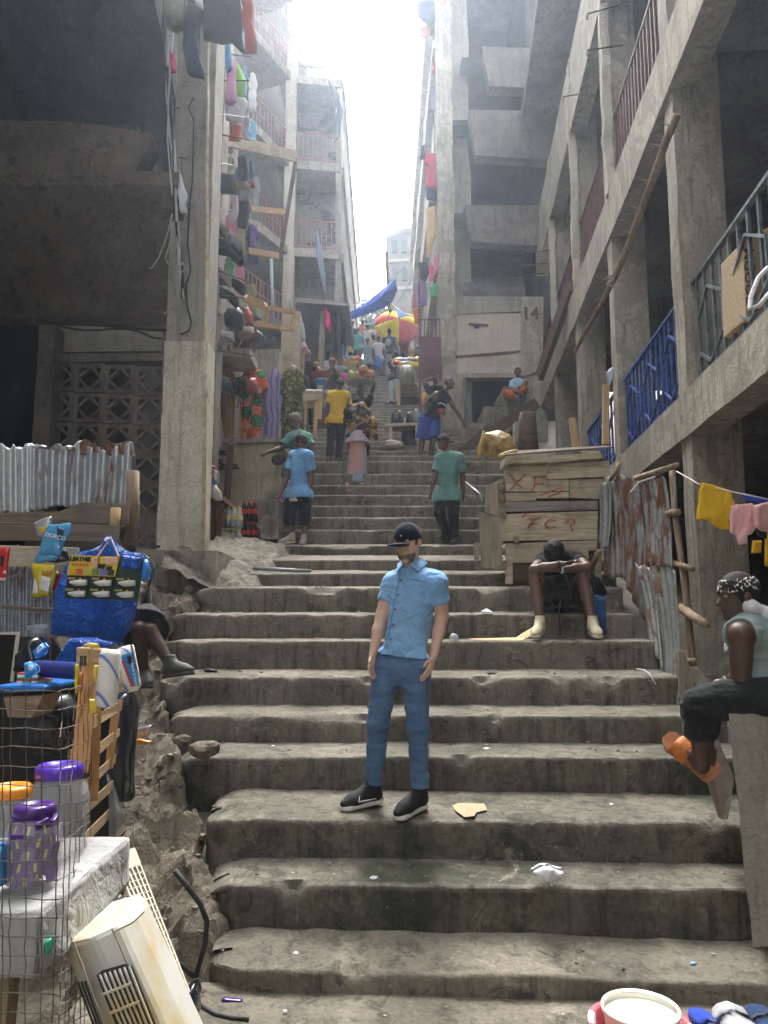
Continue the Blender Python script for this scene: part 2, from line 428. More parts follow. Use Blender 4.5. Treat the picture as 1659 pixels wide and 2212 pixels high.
tag(mesh('rubble', ru, RUB, smooth=False), 'broken earth and concrete rubble between the steps and the left stall', 'rubble', kind='stuff')
rg = np.random.RandomState(4); pg = G(); RV = np.array(ru.v)
for k in range(420):
    b = RV[rg.randint(len(RV))]; r = .012+.045*rg.rand()**3
    if b[0] < -2.4 and rg.rand() < .7: continue
    q = G().ball((0, 0, 0), r, 5, (1+.5*rg.rand(), 1, .7)); A = np.array(q.v)*(1+.35*(rg.rand(len(q.v), 1)-.5)); pg.add(A+b+[0, 0, r*.2], q.f)
for s_ in steps[:9]:
    for k in range(16):
        x = s_[6]+rg.rand()*(s_[7]-s_[6])*(rg.rand() if k % 2 else 1); d = s_[1]+.15+.3*rg.rand(); r = .004+.01*rg.rand()**2; q = G().ball((0, 0, 0), r, 5, (1.3, 1, .7)); pg.add(np.array(q.v)*(1+.35*(rg.rand(len(q.v), 1)-.5))+[x, d, tread(d)+.004], q.f)
tag(mesh('gravel', pg, RUB), 'loose grit and broken stones on the rubble and step edges', 'gravel', kind='stuff')
lg = G()
for s_ in steps[:20]:
    for k in range(14):
        x = s_[6]+.1+rg.rand()*(min(s_[7], 2.4)-s_[6]-.2); d = s_[1]-.02-abs(rg.normal()*.07); r = .005+.013*rg.rand()**2; a = rg.rand()*6; z = tread(d)+.006
        lg.add([(x+r*math.cos(a+t)*(1+.5*rg.rand()), d+r*math.sin(a+t), z+rg.rand()*r*.6) for t in (0, 1.6, 3.1, 4.7)], [(0, 1, 2, 3)])
tag(mesh('litter_flecks', lg, flat('dirty paper', (.5, .47, .41), .9, .4, 6), thick=.002), 'small pale litter flecks swept against the step risers', 'litter', kind='stuff')
# mound of spilled cement at the pillar's foot
mo = G()
def mof(u, v):
    x = -2.25+1.15*u; y = 7.75+2.9*v; p = np.stack([x, y, 0*x], 1); n = fbm(p, 2.4, 5, 71); n3 = fbm(p, 12, 3, 5)
    h = np.interp(y, [7.7, 8.5, 9.4, 10.4, 11.3], [s[2] for s in steps[8:13]])-.05+.4*(1-u)**1.5*(1-.6*v)+.09*n+.03*n3
    return np.stack([x, y, h-np.clip(u-.75, 0, 1)*1.3-np.clip(.12-v, 0, 1)*1.2], 1)
mo.vgrid(mof, 46, 90)
tag(mesh('cement_mound', mo, STEP, smooth=False), 'mound of spilled cement and earth at the foot of the left pillar', 'rubble')
# loose stones lying about
stones = []
def stone(px, y, d, r, seed):
    c = W(px, y, d); g = G().ball((0, 0, 0), r, 14, (1.2, 1, .75)); V = np.array(g.v); V += (V/r)*(fbm(V+seed*3.1, 1.1/r, 3, seed)[:, None]*r*.45)
    o = mesh('stone', (V+np.array(c), g.f), RUB, origin=c, smooth=False)
    return o
STONES = [(440, 1618, 5.2, .075, 'knobbly lump of concrete on the left end of the sixth step'), (395, 1600, 5.3, .05, 'small lump beside the knobbly concrete lump'),
          (1258, 3093*.6636, 4.0, .012, 'tiny black pebble on the second lowest tread')]
for k, (x, y, d, r, l) in enumerate(STONES): tag(stone(x, y, d, r, k), l, 'stone')
# ================================================================ near left building (stair well with pierced block screen)
def poly(pts, d, t):
    """picture polygon at distance d (number or list) extruded t metres away"""
    D = d if hasattr(d, '__len__') else [d]*len(pts)
    return G().prism([W(x, y, q) for (x, y), q in zip(pts, D)], (0, t, 0))
def rough(g, amp, s, seed=0, cuts=0):
    V = np.array(g.v); V += np.stack([fbm(V+k*9.7+seed, s, 3, seed+k) for k in range(3)], 1)*amp; g.v = [tuple(p) for p in V]; return g
def wbox(a, b, n=(1, 1, 1), amp=.012, s=3., seed=0):
    """box subdivided n times with uneven faces"""
    g = G(); a = Vector(a); b = Vector(b)
    for ax in range(3):
        u, w = (ax+1) % 3, (ax+2) % 3
        for side in (0, 1):
            def fn(p, q, ax=ax, u=u, w=w, side=side):
                r = [0, 0, 0]; r[ax] = (a, b)[side][ax]; r[u] = a[u]+(b[u]-a[u])*p; r[w] = a[w]+(b[w]-a[w])*q; return r
            o = len(g.f); g.grid(fn, n[u], n[w])
            if not side: g.f[o:] = [f[::-1] for f in g.f[o:]]
    V = np.array(g.v)
    V = V+np.stack([fbm(np.round(V, 4)+k*9.7+seed, s, 3, seed+k) for k in range(3)], 1)*amp
    g.v = [tuple(p) for p in V]; return g
XP0, XP1 = W(357, 760, 8.6).x, W(446, 760, 8.6).x
LB = thing('concrete_building', 'dark stair well building with pierced block screen on the near left', 'building', (-4, 9, 1.5))
mesh('pillar', wbox((XP0, 8.6, 1.6), (XP1, 9.05, 14), (3, 2, 60), .012, 2.5, 3), CONCG, LB)
mesh('plaster_coat', wbox((XP0-.006, 8.588, 1.9), (XP1+.012, 9.0, tz(738, 8.6)), (6, 3, 40), .014, 5, 8), PLAST, LB)
mesh('plinth', wbox((-3.4, 7.92, 1.2), (W(468, 1200, 7.95).x, 9.3, tz(1188, 7.92)), (22, 10, 10), .03, 2.2, 4), STEP, LB, smooth=True)
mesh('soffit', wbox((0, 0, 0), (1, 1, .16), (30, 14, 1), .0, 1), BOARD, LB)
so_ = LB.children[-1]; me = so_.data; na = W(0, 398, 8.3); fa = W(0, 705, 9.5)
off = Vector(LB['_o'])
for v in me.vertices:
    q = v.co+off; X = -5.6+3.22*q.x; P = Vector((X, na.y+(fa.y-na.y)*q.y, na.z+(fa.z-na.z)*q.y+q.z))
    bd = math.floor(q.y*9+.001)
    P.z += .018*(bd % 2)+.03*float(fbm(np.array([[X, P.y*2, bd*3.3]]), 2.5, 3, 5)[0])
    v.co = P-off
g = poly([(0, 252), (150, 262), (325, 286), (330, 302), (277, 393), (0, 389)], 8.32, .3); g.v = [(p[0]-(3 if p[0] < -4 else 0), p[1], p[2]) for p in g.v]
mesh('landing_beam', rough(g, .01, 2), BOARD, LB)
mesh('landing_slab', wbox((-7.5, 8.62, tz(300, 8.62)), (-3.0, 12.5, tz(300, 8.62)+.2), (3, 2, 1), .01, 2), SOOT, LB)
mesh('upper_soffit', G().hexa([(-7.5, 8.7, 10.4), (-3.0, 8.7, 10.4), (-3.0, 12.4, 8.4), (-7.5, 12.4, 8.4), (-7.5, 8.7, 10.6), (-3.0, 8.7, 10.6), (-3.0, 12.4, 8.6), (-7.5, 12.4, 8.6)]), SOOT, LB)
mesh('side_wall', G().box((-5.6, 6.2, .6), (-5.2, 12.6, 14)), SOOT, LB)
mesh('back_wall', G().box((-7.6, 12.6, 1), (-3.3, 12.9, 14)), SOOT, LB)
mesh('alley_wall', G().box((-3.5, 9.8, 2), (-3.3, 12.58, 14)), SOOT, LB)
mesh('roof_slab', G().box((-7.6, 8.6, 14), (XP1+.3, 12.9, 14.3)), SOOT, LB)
mesh('pilaster', wbox((W(76, 900, 9.3).x, 9.25, 1), (W(112, 900, 9.3).x, 9.6, tz(705, 9.3)), (1, 1, 20), .012, 3), CONCD, LB)
mesh('lintel_wall', poly([(104, 700), (362, 712), (360, 758), (104, 760)], 9.52, .12), CONCG, LB)
mesh('lintel_beam', poly([(104, 764), (362, 762), (358, 778), (103, 783)], 9.42, .24), CONCD, LB)
mesh('conduit', G().tube([W(452, 60, 8.62), W(447, 400, 8.6), W(448, 520, 8.6), W(443, 760, 8.6), W(439, 1190, 8.57)], .022, 8), flat('bleached pole', (.6, .52, .34), .8, .2, 9), LB, smooth=True)
# block screen: each pierced block is a piece
BR = G()
def pierced(w, h, t):
    g = G(); f = .14*w
    for (x0, x1, z0, z1) in ((0, w, 0, f), (0, w, h-f, h), (0, f, f, h-f), (w-f, w, f, h-f)): g.box((x0, 0, z0), (x1, t, z1))
    c = [(w/2, f*.7), (w-f*.7, h/2), (w/2, h-f*.7), (f*.7, h/2)]; b = .09*w
    for i in range(4):
        (xa, za), (xb, zb) = c[i], c[(i+1) % 4]; g.bar((xa, t*.5, za), (xb, t*.5, zb), b, t*.8, up=(0, 1, 0))
    return g
TL, TR, BL, BRr = (98, 778), (357, 792), (80, 1106), (347, 1112)
cellw = (W(357, 792, 9.45).x-W(98, 778, 9.45).x)/4; cellh = (tz(790, 9.45)-tz(1109, 9.45))/5
pb = None
for c in range(4):
    for r in range(5):
        if r > 2 and c < 3: continue
        u, v = c/4, (r+1)/5
        x = TL[0]*(1-u)*(1-v)+TR[0]*u*(1-v)+BL[0]*(1-u)*v+BRr[0]*u*v; y = TL[1]*(1-u)*(1-v)+TR[1]*u*(1-v)+BL[1]*(1-u)*v+BRr[1]*u*v
        p = W(x, y, 9.45)
        if pb is None:
            pb = mesh('pierced_block', G().add([Vector(q) for q in pierced(cellw-.004, cellh-.004, .11).v], pierced(1, 1, 1).f), CONCD, LB, origin=None)
            for vv in pb.data.vertices: vv.co += off
            o = pb
        else: o = pb.copy(); COL.objects.link(o)
        o.parent = LB; o.location = p-off+Vector((0, random.uniform(-.004, .004), 0))
mesh('screen_base', poly([(80, 1104), (350, 1110), (345, 1200), (78, 1200)], 9.45, .13), CONCD, LB)
mesh('jamb', poly([(352, 700), (372, 700), (366, 1190), (338, 1190)], 9.43, .2), CONCD, LB)
# ================================================================ near right building (colonnade of storeys)
def FXY(Y, off): return Vector((2.12+.0923*Y+.9958*off, Y-.0919*off, 0))
def fp(Y, off, h): p = FXY(Y, off); p.z = CAM.z+h; return p
def fbox(Y0, Y1, o0, o1, h0, h1):
    return G().hexa([fp(Y0, o0, h0), fp(Y0, o1, h0), fp(Y1, o1, h0), fp(Y1, o0, h0), fp(Y0, o0, h1), fp(Y0, o1, h1), fp(Y1, o1, h1), fp(Y1, o0, h1)])
def fwbox(Y0, Y1, o0, o1, h0, h1, n=(4, 4, 30), amp=.012, s=2.5, seed=0):
    g = wbox((0, 0, 0), (1, 1, 1), n, 0); V = []
    for p in g.v: V.append(fp(Y0+(Y1-Y0)*p[1], o0+(o1-o0)*p[0], h0+(h1-h0)*p[2]))
    g.v = V; return rough(g, amp, s, seed)
RB = thing('concrete_building', 'bare concrete gallery building with blue and brown railings on the near right', 'building', fp(10, 1.5, -.6))
PY = [3.75, 6.8, 9.7, 12.55, 15.5, 18.4]
B1, B2, B3 = (1.66, 2.07), (5.08, 5.69), (8.5, 9.1)
for k, Y in enumerate(PY[:5]):
    o = mesh('pillar', fwbox(Y, Y+.3, 0.03, .47, -.9 if k < 2 else -.1 if k == 2 else .6, B3[0]+1.5, (4, 3, 70), .014, 2.2, k*5), CONC, RB)
for k, (b, mt) in enumerate(((B1, CONC), (B2, CONC), (B3, CONC))):
    Y1 = (18.2, 18.2, 18.2)[k]
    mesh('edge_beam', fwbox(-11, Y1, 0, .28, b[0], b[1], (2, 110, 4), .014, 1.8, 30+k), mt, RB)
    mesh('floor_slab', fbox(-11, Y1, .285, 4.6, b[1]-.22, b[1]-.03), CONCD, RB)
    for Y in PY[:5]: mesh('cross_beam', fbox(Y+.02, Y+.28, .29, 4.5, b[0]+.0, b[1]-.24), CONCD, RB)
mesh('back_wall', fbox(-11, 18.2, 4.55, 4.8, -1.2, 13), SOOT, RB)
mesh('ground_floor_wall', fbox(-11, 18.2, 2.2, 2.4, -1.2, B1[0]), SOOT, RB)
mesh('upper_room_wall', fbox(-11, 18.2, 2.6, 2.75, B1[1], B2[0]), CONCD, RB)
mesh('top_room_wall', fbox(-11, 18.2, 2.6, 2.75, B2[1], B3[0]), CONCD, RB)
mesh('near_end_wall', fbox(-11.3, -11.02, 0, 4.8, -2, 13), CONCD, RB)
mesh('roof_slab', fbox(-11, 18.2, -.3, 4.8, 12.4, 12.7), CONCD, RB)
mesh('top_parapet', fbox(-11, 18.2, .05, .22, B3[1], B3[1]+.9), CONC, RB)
for Y in (.8, -2.2, -5.2, -8.2): mesh('pillar', fbox(Y, Y+.3, .03, .47, -2, 10.5), CONC, RB)
# broken plaster running up the upper pillars
for k, (Y, s) in enumerate(((9.7, 1), (12.55, 2), (15.5, 3))):
    mesh('broken_plaster', fwbox(Y-.07, Y+.03, -.02, .1, B2[1]-.05, B3[0]+.5, (3, 3, 40), .05, 3.0, 60+s), CREAM, RB)
BLUEP = flat('blue rail paint', (.03, .085, .3), .5, .35, 14)
GREYP = flat('grey green rail paint', (.12, .15, .17), .5, .3, 14)
BRNP = flat('maroon rail paint', (.13, .045, .04), .6, .3, 14)
def railing(Y0, Y1, h, ht, mat, n, name='railing', lattice=True):
    """railing in the facade plane: rails on one part, each baluster a piece of its own"""
    g = G(); o = .12
    g.bar(fp(Y0, o, h+ht), fp(Y1, o, h+ht), .05, .03); g.bar(fp(Y0, o, h+.1), fp(Y1, o, h+.1), .03, .03)
    r = mesh(name, g, mat, RB)
    for i in range(n+1):
        Y = Y0+(Y1-Y0)*(i+.5)/(n+1)
        mesh('baluster', G().bar(fp(Y, o, h+.0), fp(Y, o, h+ht-.015), .026, .026, up=(0, 1, 0)), mat, r)
    if lattice:
        m = 3
        for i in range(m):
            Ya = Y0+(Y1-Y0)*(i+.15)/m; Yb = Y0+(Y1-Y0)*(i+.55)/m; Yc = Y0+(Y1-Y0)*(i+.85)/m
            for A, B, ha, hb in ((Ya, Yb, .62, .82), (Yb, Yc, .82, .62), (Ya, Yb, .3, .14), (Yb, Yc, .14, .3)):
                mesh('lattice_bar', G().bar(fp(A, o-.012, h+ha), fp(B, o-.012, h+hb), .022, .026, up=(1, 0, 0)), mat, r)
            for Yq in (Ya, Yc): mesh('lattice_bar', G().bar(fp(Yq, o-.012, h+.3), fp(Yq, o-.012, h+.62), .02, .02), mat, r)
railing(4.1, 6.78, B1[1], 1.02, GREYP, 12)
railing(7.12, 9.68, B1[1], 1.02, BLUEP, 13)
railing(10.02, 12.5, B1[1], 1.02, BLUEP, 10)
railing(7.12, 9.6, B2[1], 1.05, BRNP, 15, lattice=False)
railing(10.02, 12.4, B2[1], 1.05, BRNP, 15, lattice=False)
railing(12.9, 15.4, B2[1], 1.05, BRNP, 12, lattice=False)
railing(15.8, 18.1, B2[1], 1.05, BRNP, 8, lattice=False)
# bracket bars for laundry on the upper floors
for (x0, y0, x1, y1, d) in ((1175, 698*.6636+0, 1245, 0, 0),): pass
IRON = flat('bare iron bar', (.1, .09, .085), .6, .3, 20, metal=.4)
def pxtube(pts, r, mat, name, label=None, cat=None, parent=None, n=6, group=None, kind=None):
    o = mesh(name, G().tube([W(*p) for p in pts], r, n), mat, parent, smooth=True, origin=W(*pts[0]) if parent is None else None)
    if label: tag(o, label, cat, group, kind)
    return o
for (x0, y0, x1, y1) in ((1104, 548, 1185, 541), (1103, 575, 1180, 569), (1102, 597, 1176, 590)):
    mesh('laundry_bar', G().tube([W(x0, y0-8, 15.2), W(x0+1, y0, 15.2), W(x1, y1, 15.4)], .012, 6), IRON, RB)
for (x0, y0, x1, y1, d) in ((1268, 108, 1345, 98, 9.4), (1268, 30, 1342, 10, 9.4), (1216, 209, 1300, 195, 11.5)):
    mesh('laundry_bar', G().tube([W(x0, y0+12, d), W(x0+1, y0, d), W(x1, y1, d+.2)], .012, 6), IRON, RB)
# ================================================================ right end block with cream wall, dark doorway and stacked landings
RC = thing('concrete_building', 'end block with cream plastered wall above a dark doorway, right of the far stairs', 'building', W(1060, 960, 18))
Z = 18.0
def rcp(name, pts, d, t, mat, **kw): return mesh(name, rough(poly(pts, d, t), kw.pop('amp', .01), 1.5), mat, RC, **kw)
g = wbox((W(948, 700, Z).x, Z-.12, W(0, 1010, Z).z), (W(983, 700, Z).x, Z+.35, 20), (4, 3, 90), .05, 1.6, 9)
mesh('pillar', g, CONC, RC)
rcp('cream_wall', [(980, 676), (1132, 676), (1134, 745), (1132, 806), (1120, 812), (985, 808), (984, 740)], Z, .2, CREAM, amp=.02)
g = rough(poly([(985, 768), (1030, 765), (1132, 755), (1132, 759), (1080, 766), (985, 773)], Z-.02, .03), .01, 3); mesh('crack', g, CONCD, RC)
rcp('grey_band', [(975, 640), (1135, 640), (1135, 672), (980, 678)], Z-.03, .3, CONCG)
rcp('lower_wall', [(955, 806), (1003, 808), (1003, 960), (955, 1000)], Z-.02, .3, CONC)
rcp('lintel', [(1003, 806), (1135, 806), (1135, 815), (1003, 816)], Z-.06, .3, CONC)
rcp('door_frame', [(1000, 816), (1006, 816), (1009, 960), (1003, 960)], Z-.1, .1, CONCD)
rcp('right_wall', [(1128, 640), (1175, 640), (1172, 800), (1128, 812)], Z-.15, .4, CONC, amp=.03)
rcp('right_lower_wall', [(1132, 812), (1180, 806), (1185, 960), (1135, 960)], Z-.1, .4, CONC)
for (y0, y1, x0, x1) in ((100, 192, 1041, 1300), (238, 342, 1012, 1212), (443, 528, 1003, 1178)):
    d = Z-.4
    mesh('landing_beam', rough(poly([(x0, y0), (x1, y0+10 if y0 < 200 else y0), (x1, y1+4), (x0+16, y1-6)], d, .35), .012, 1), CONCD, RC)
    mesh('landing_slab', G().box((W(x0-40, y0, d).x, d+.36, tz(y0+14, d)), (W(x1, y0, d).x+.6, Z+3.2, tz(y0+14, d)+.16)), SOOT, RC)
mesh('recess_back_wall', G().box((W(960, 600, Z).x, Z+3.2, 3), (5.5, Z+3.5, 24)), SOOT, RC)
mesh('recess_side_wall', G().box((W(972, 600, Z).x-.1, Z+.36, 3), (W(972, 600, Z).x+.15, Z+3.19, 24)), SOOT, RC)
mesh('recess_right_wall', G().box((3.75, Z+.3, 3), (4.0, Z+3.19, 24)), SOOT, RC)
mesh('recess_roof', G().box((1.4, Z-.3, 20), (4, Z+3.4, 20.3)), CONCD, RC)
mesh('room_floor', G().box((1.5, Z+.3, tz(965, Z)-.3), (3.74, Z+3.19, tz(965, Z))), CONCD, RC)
mesh('sloped_soffit', G().hexa([W(1000, 640, Z), W(1135, 640, Z), W(1120, 540, Z+2.6), W(1010, 540, Z+2.6)]+[p+Vector((0, 0, .15)) for p in (W(1000, 640, Z), W(1135, 640, Z), W(1120, 540, Z+2.6), W(1010, 540, Z+2.6))]), CONCD, RC)
BLK = flat('black paint', (.03, .028, .026), .8, .2)
textmesh('painted_number', '14', .42, flat('brown paint', (.09, .06, .05), .8, .2), W(1146, 678, Z-.18), (1, 0, 0), (0, 0, 1), RC, .004, .012)
textmesh('scratched_words', 'NO PASS', .2, flat('scratched plaster', (.4, .35, .28), .9), W(1075, 783, Z-.02), (1, .0, 0.04), (0, 0, 1), RC, .004)
g = G().ball(W(1030, 704, Z-.02), .07, 10, (1, .3, 1)).bar(W(1012, 700, Z-.02), W(1055, 703, Z-.02), .02, .05); mesh('wall_vent', g, BLK, RC)
# side stairs to the doorway
SS = thing('side_stairs', 'short rough concrete side stairs rising to the cream walled block', 'stairs', W(1010, 960, 16.4))
for k, (x0, x1, yt, yb, d) in enumerate(((955, 1012, 952, 1012, 15.6), (1000, 1042, 912, 960, 16.0), (1045, 1098, 880, 945, 16.3), (1088, 1150, 835, 900, 16.7))):
    a, b = W(x0, yb, d), W(x1, yt, d); mesh('step', wbox((a.x, d, b.z-1.0), (b.x, d+1.3, b.z), (8, 6, 8), .05, 2.2, k), STEP, SS, smooth=True)
mesh('stringer_plank', G().bar(W(960, 1010, 15.4), W(1060, 925, 15.4), .05, .2), WOODD, SS); mesh('stringer_plank', G().bar(W(1045, 945, 15.2), W(1160, 870, 15.3), .06, .22), WOODD, SS)
# ================================================================ far right row
RD = thing('concrete_building', 'far right building edge hung with washing above the stairs', 'building', (1.6, 24, 6))
mesh('wall', wbox((1.5, 18.4, 4), (2.2, 38, 26), (1, 30, 30), .12, .7, 4), CONCG, RD)
for k in range(5):
    h = 8+k*3.1; mesh('floor_edge', G().box((1.3, 18.6, h), (1.55, 38, h+.25)), CONC, RD)
    mesh('parapet', wbox((1.34, 19+2*(k % 2), h+.25), (1.42, 30, h+1.15), (1, 20, 2), .05, 1), CONCD if k % 2 else CONC, RD)
RE = thing('apartment_building', 'hazy grey block closing the top of the alley', 'building', W(875, 690, 44))
for (pts, d, t, m_, nm) in (([(838, 503), (872, 490), (905, 488), (912, 500), (912, 760), (838, 760)], 44, 5, CONCD, 'wall'), ([(838, 560), (910, 556), (910, 562), (838, 566)], 43.8, .2, CONCG, 'floor_edge'), ([(838, 620), (910, 616), (910, 622), (838, 626)], 43.8, .2, CONCG, 'floor_edge')):
    mesh(nm, poly(pts, d, t), m_, RE)
for k in range(6): mesh('window', poly([(846+k % 3*22, 518+k//3*60), (858+k % 3*22, 518+k//3*60), (858+k % 3*22, 545+k//3*60), (846+k % 3*22, 545+k//3*60)], 43.9, .12), SOOT, RE)
mesh('roof_sheet', poly([(832, 496), (874, 482), (908, 484), (908, 492), (872, 494), (834, 506)], 43.5, 3), GALV, RE)
# maroon gate at the foot of that row
GT = thing('metal_gate', 'maroon sheet metal gate with barred top beside the right pillar', 'gate', W(930, 830, 17.4))
GM = flat('maroon sheet', (.12, .04, .045), .55, .3, 5)
mesh('gate_leaf', poly([(909, 728), (953, 728), (955, 822), (911, 822)], 17.3, .04), GM, GT)
g = G()
for x in (909, 917, 925, 933, 941, 950): g.bar(W(x, 728, 17.3), W(x, 690, 17.3), .025)
g.bar(W(909, 690, 17.3), W(951, 690, 17.3), .03); mesh('bars', g, BRNP, GT)
mesh('gate_post', G().bar(W(908, 900, 17.3), W(905, 590, 17.3), .06), BRNP, GT)
# ================================================================ left side beyond the pillar
LC = thing('low_wall', 'stained yellow concrete retaining wall with painted words on the left', 'wall', W(520, 1180, 12.6))
LX = W(602, 1000, 12.4).x
g = G(); a = W(425, 958, 12.4)
mesh('wall', wbox((a.x-.6, 12.4, 2.9), (LX, 16.2, a.z), (20, 20, 14), .03, 1.8, 2), YELC, LC, smooth=True)
mesh('ledge', wbox((a.x-.6, 12.34, a.z+.002), (LX+.05, 16.0, a.z+.07), (12, 8, 1), .02, 2, 3), CONCG, LC)
INK = flat('brushed black paint', (.04, .035, .03), .9, .3)
for t, x, y, s in (('ADUMED', 463, 986, .19), ('ENt.', 465, 998, .17), ('HER  St.', 487, 1010, .17)):
    pass
textmesh('painted_words', 'ADUMED', .098, INK, W(466, 979, 12.31), (1, 0, .0), (0, 0, 1), LC, .003, .008, 'CENTER', .1)
textmesh('painted_words', 'ENt.', .13, INK, W(465, 996, 12.31), (1, 0, .0), (0, 0, 1), LC, .003, .008, 'CENTER', .1)
textmesh('painted_words', 'HER St.', .125, INK, W(492, 1009, 12.31), (1, 0, .03), (0, 0, 1), LC, .003, .008, 'CENTER', .1)
# kerb blocks beside the far steps
KB = []
for k, (x0, x1, yt, yb, d) in enumerate(((553, 602, 1078, 1128, 11.6), (575, 612, 1060, 1110, 12.1), (590, 622, 1018, 1066, 12.9), (562, 600, 1112, 1150, 11.2))):
    a, b = W(x0, yb, d), W(x1, yt, d); o = mesh('kerb_block', wbox((a.x, d, a.z-.1), (b.x, d+.4, b.z), (6, 5, 5), .035, 3, k+20), STEP, origin=(a.x, d, a.z), smooth=True)
    tag(o, ('square rough concrete kerb block left of the boy in blue', 'second concrete kerb block up behind the square one', 'upper concrete kerb block against the yellow wall', 'lowest crumbled kerb block beside the drinks')[k], 'kerb block')
# second pillar line behind the near pillar, where goods hang
LD = thing('concrete_building', 'narrow left block behind the pillar hung with goods and clothes', 'building', (-3, 14, 3))
mesh('pillar', wbox((W(457, 300, 11.2).x, 11.2, 3), (W(482, 300, 11.2).x, 11.6, 16), (2, 2, 60), .02, 2, 4), CONCG, LD)
mesh('wall', wbox((-5.2, 13.0, 2.5), (-3.5, 16.2, 16), (4, 10, 40), .04, 1.4, 6), CONC, LD)
mesh('landing', G().box((-4, 12.2, tz(770, 12.2)), (W(540, 770, 12.2).x, 13, tz(752, 12.2))), CONC, LD)
# hut behind the mannequins with a raised timber frame
mesh('plastered_hut_wall', wbox((W(452, 800, 15).x, 15.0, 4.5), (W(602, 800, 15).x, 16.4, tz(755, 15)), (6, 4, 10), .03, 1.8, 5), CONCG, LD)
mesh('plywood_hut', wbox((W(610, 700, 16.5).x, 16.5, 4.5), (W(648, 700, 16.5).x, 17.6, tz(672, 16.5)), (3, 3, 8), .02, 1.8, 5), WOODP, LD)
# left far building with angled balconies
BX, BY = W(627, 340, 22.5).x, 22.5
LE = thing('apartment_building', 'tall pale concrete block with angled balconies and pink railings on the far left', 'building', (BX, BY, 6))
dirv = Vector((-.4586, -1, 0)).normalized(); nrm = Vector((-dirv.y, dirv.x, 0))   # facade runs towards the viewer and left
FL = [tz(861, 22.5), tz(705, 22.5), tz(532, 22.5), tz(342, 22.5), tz(158, 22.5), tz(-10, 22.5)]
PINK = flat('pink rail paint', (.42, .2, .17), .6, .2, 14)
def lp(s, o, z): p = Vector((BX, BY, 0))+dirv*s+nrm*o; p.z = z; return p     # s along facade from the corner, o outwards
def rp(s, o, z): return Vector((BX+s, BY+.15*s-o, z))
sgn = 1 if (lp(0, 1, 0)-Vector((BX, BY, 0))).x > 0 else -1
for k, z in enumerate(FL):
    mesh('balcony_slab', G().hexa([lp(0, 0, z-.28), lp(9, 0, z-.28), lp(9, -3*sgn, z-.28), lp(0, -3*sgn, z-.28), lp(0, 0, z), lp(9, 0, z), lp(9, -3*sgn, z), lp(0, -3*sgn, z)]), CONC, LE)
    if k < 5: mesh('corner_slab', G().hexa([rp(-.4, -.02, z-.3), rp(1.55, -.02, z-.3), rp(1.55, -3, z-.3), rp(-.4, -3, z-.3), rp(-.4, -.02, z-.01), rp(1.55, -.02, z-.01), rp(1.55, -3, z-.01), rp(-.4, -3, z-.01)]), CONC, LE)
    if k < 1: continue
    g = G()
    for hh in (.95, .5, .08): g.bar(lp(.1, -.1*sgn, z+hh), lp(8.5, -.1*sgn, z+hh), .03)
    for i in range(42): g.bar(lp(.15+i*.2, -.1*sgn, z), lp(.15+i*.2, -.1*sgn, z+.95), .022)
    mesh('railing', g, PINK, LE)
    if k > 3: continue
    g = G()
    for hh in (.95, .08): g.bar(rp(.2, -.08, z+hh), rp(1.5, -.08, z+hh), .03)
    for i in range(9): g.bar(rp(.22+i*.155, -.08, z), rp(.22+i*.155, -.08, z+.95), .022)
    mesh('railing', g, PINK, LE)
mesh('corner_column', wbox((BX-.17, BY-.05, 4), (BX+.17, BY+.3, 27), (2, 2, 60), .025, 1.5, 3), PLAST, LE)
p = lp(3.1, 0, 0); mesh('column', wbox((p.x-.2, p.y-.1, 4), (p.x+.18, p.y+.25, 27), (2, 2, 60), .025, 1.5, 3), CONC, LE)
mesh('room_wall', G().hexa([lp(q, r*sgn, z) for z in (4, 27) for q, r in ((-3.5, -1.5), (9, -1.5), (9, -1.8), (-3.5, -1.8))]), CONCD, LE)
mesh('room_wall', wbox((BX-.4, BY+1.5, 4), (BX+1.6, BY+1.8, FL[4]), (6, 1, 60), .04, 1.2, 7), concrete('peeling wall', (.3, .28, .26), (.2, .19, .18), (.36, .34, .3), .4, .3, 1, .3, patch=(.1, .1, .11)), LE)
mesh('alley_wall', wbox((BX+1.42, BY+.3, 4), (BX+1.6, 40, FL[4]), (1, 30, 30), .05, .8, 3), CONCG, LE)
for z in FL[1:5]: mesh('wall_band', G().box((BX+1.5, BY+.5, z-.3), (BX+1.68, 40, z)), CONC, LE)
mesh('drain_pipe', G().tube([W(586, 560, 21.3), W(590, 700, 21.3)], .05, 8), flat('grey pipe', (.35, .42, .45), .5), LE, smooth=True)
# tin roofs and a porch post at mid distance on the left
PR = thing('market_porch', 'timber porch post and tin canopy with clothes at the far left stalls', 'porch', W(696, 860, 20))
mesh('post', G().bar(W(690, 860, 19.6), W(699, 655, 19.6), .14), WOODV, PR)
mesh('canopy', poly([(640, 645), (755, 655), (755, 661), (640, 653)], 19.2, 3.0), corr('porch tin', (.2, .2, .21), .3), PR)
mesh('back_wall', poly([(640, 660), (740, 662), (740, 860), (640, 860)], 22.2, .1), CONCD, PR)

# buildings behind the photographer: the alley goes on downhill
BK = thing('concrete_building', 'concrete house lining the alley behind the photographer', 'building', (0, -12, -1))
mesh('wall', wbox((-5.2, -12, -1), (-3.3, 5.4, 13), (1, 16, 10), .05, 1), CONCG, BK)
mesh('upper_balcony', G().box((-5.6, 5.41, 10.6), (-2.1, 8.55, 10.9)), CONCD, BK)  # unseen slab added overhead to shade the left stair well
mesh('roof_slab', G().box((-9, 6.01, 12.5), (-4.2, 8.58, 12.7)), CONCG, BK)
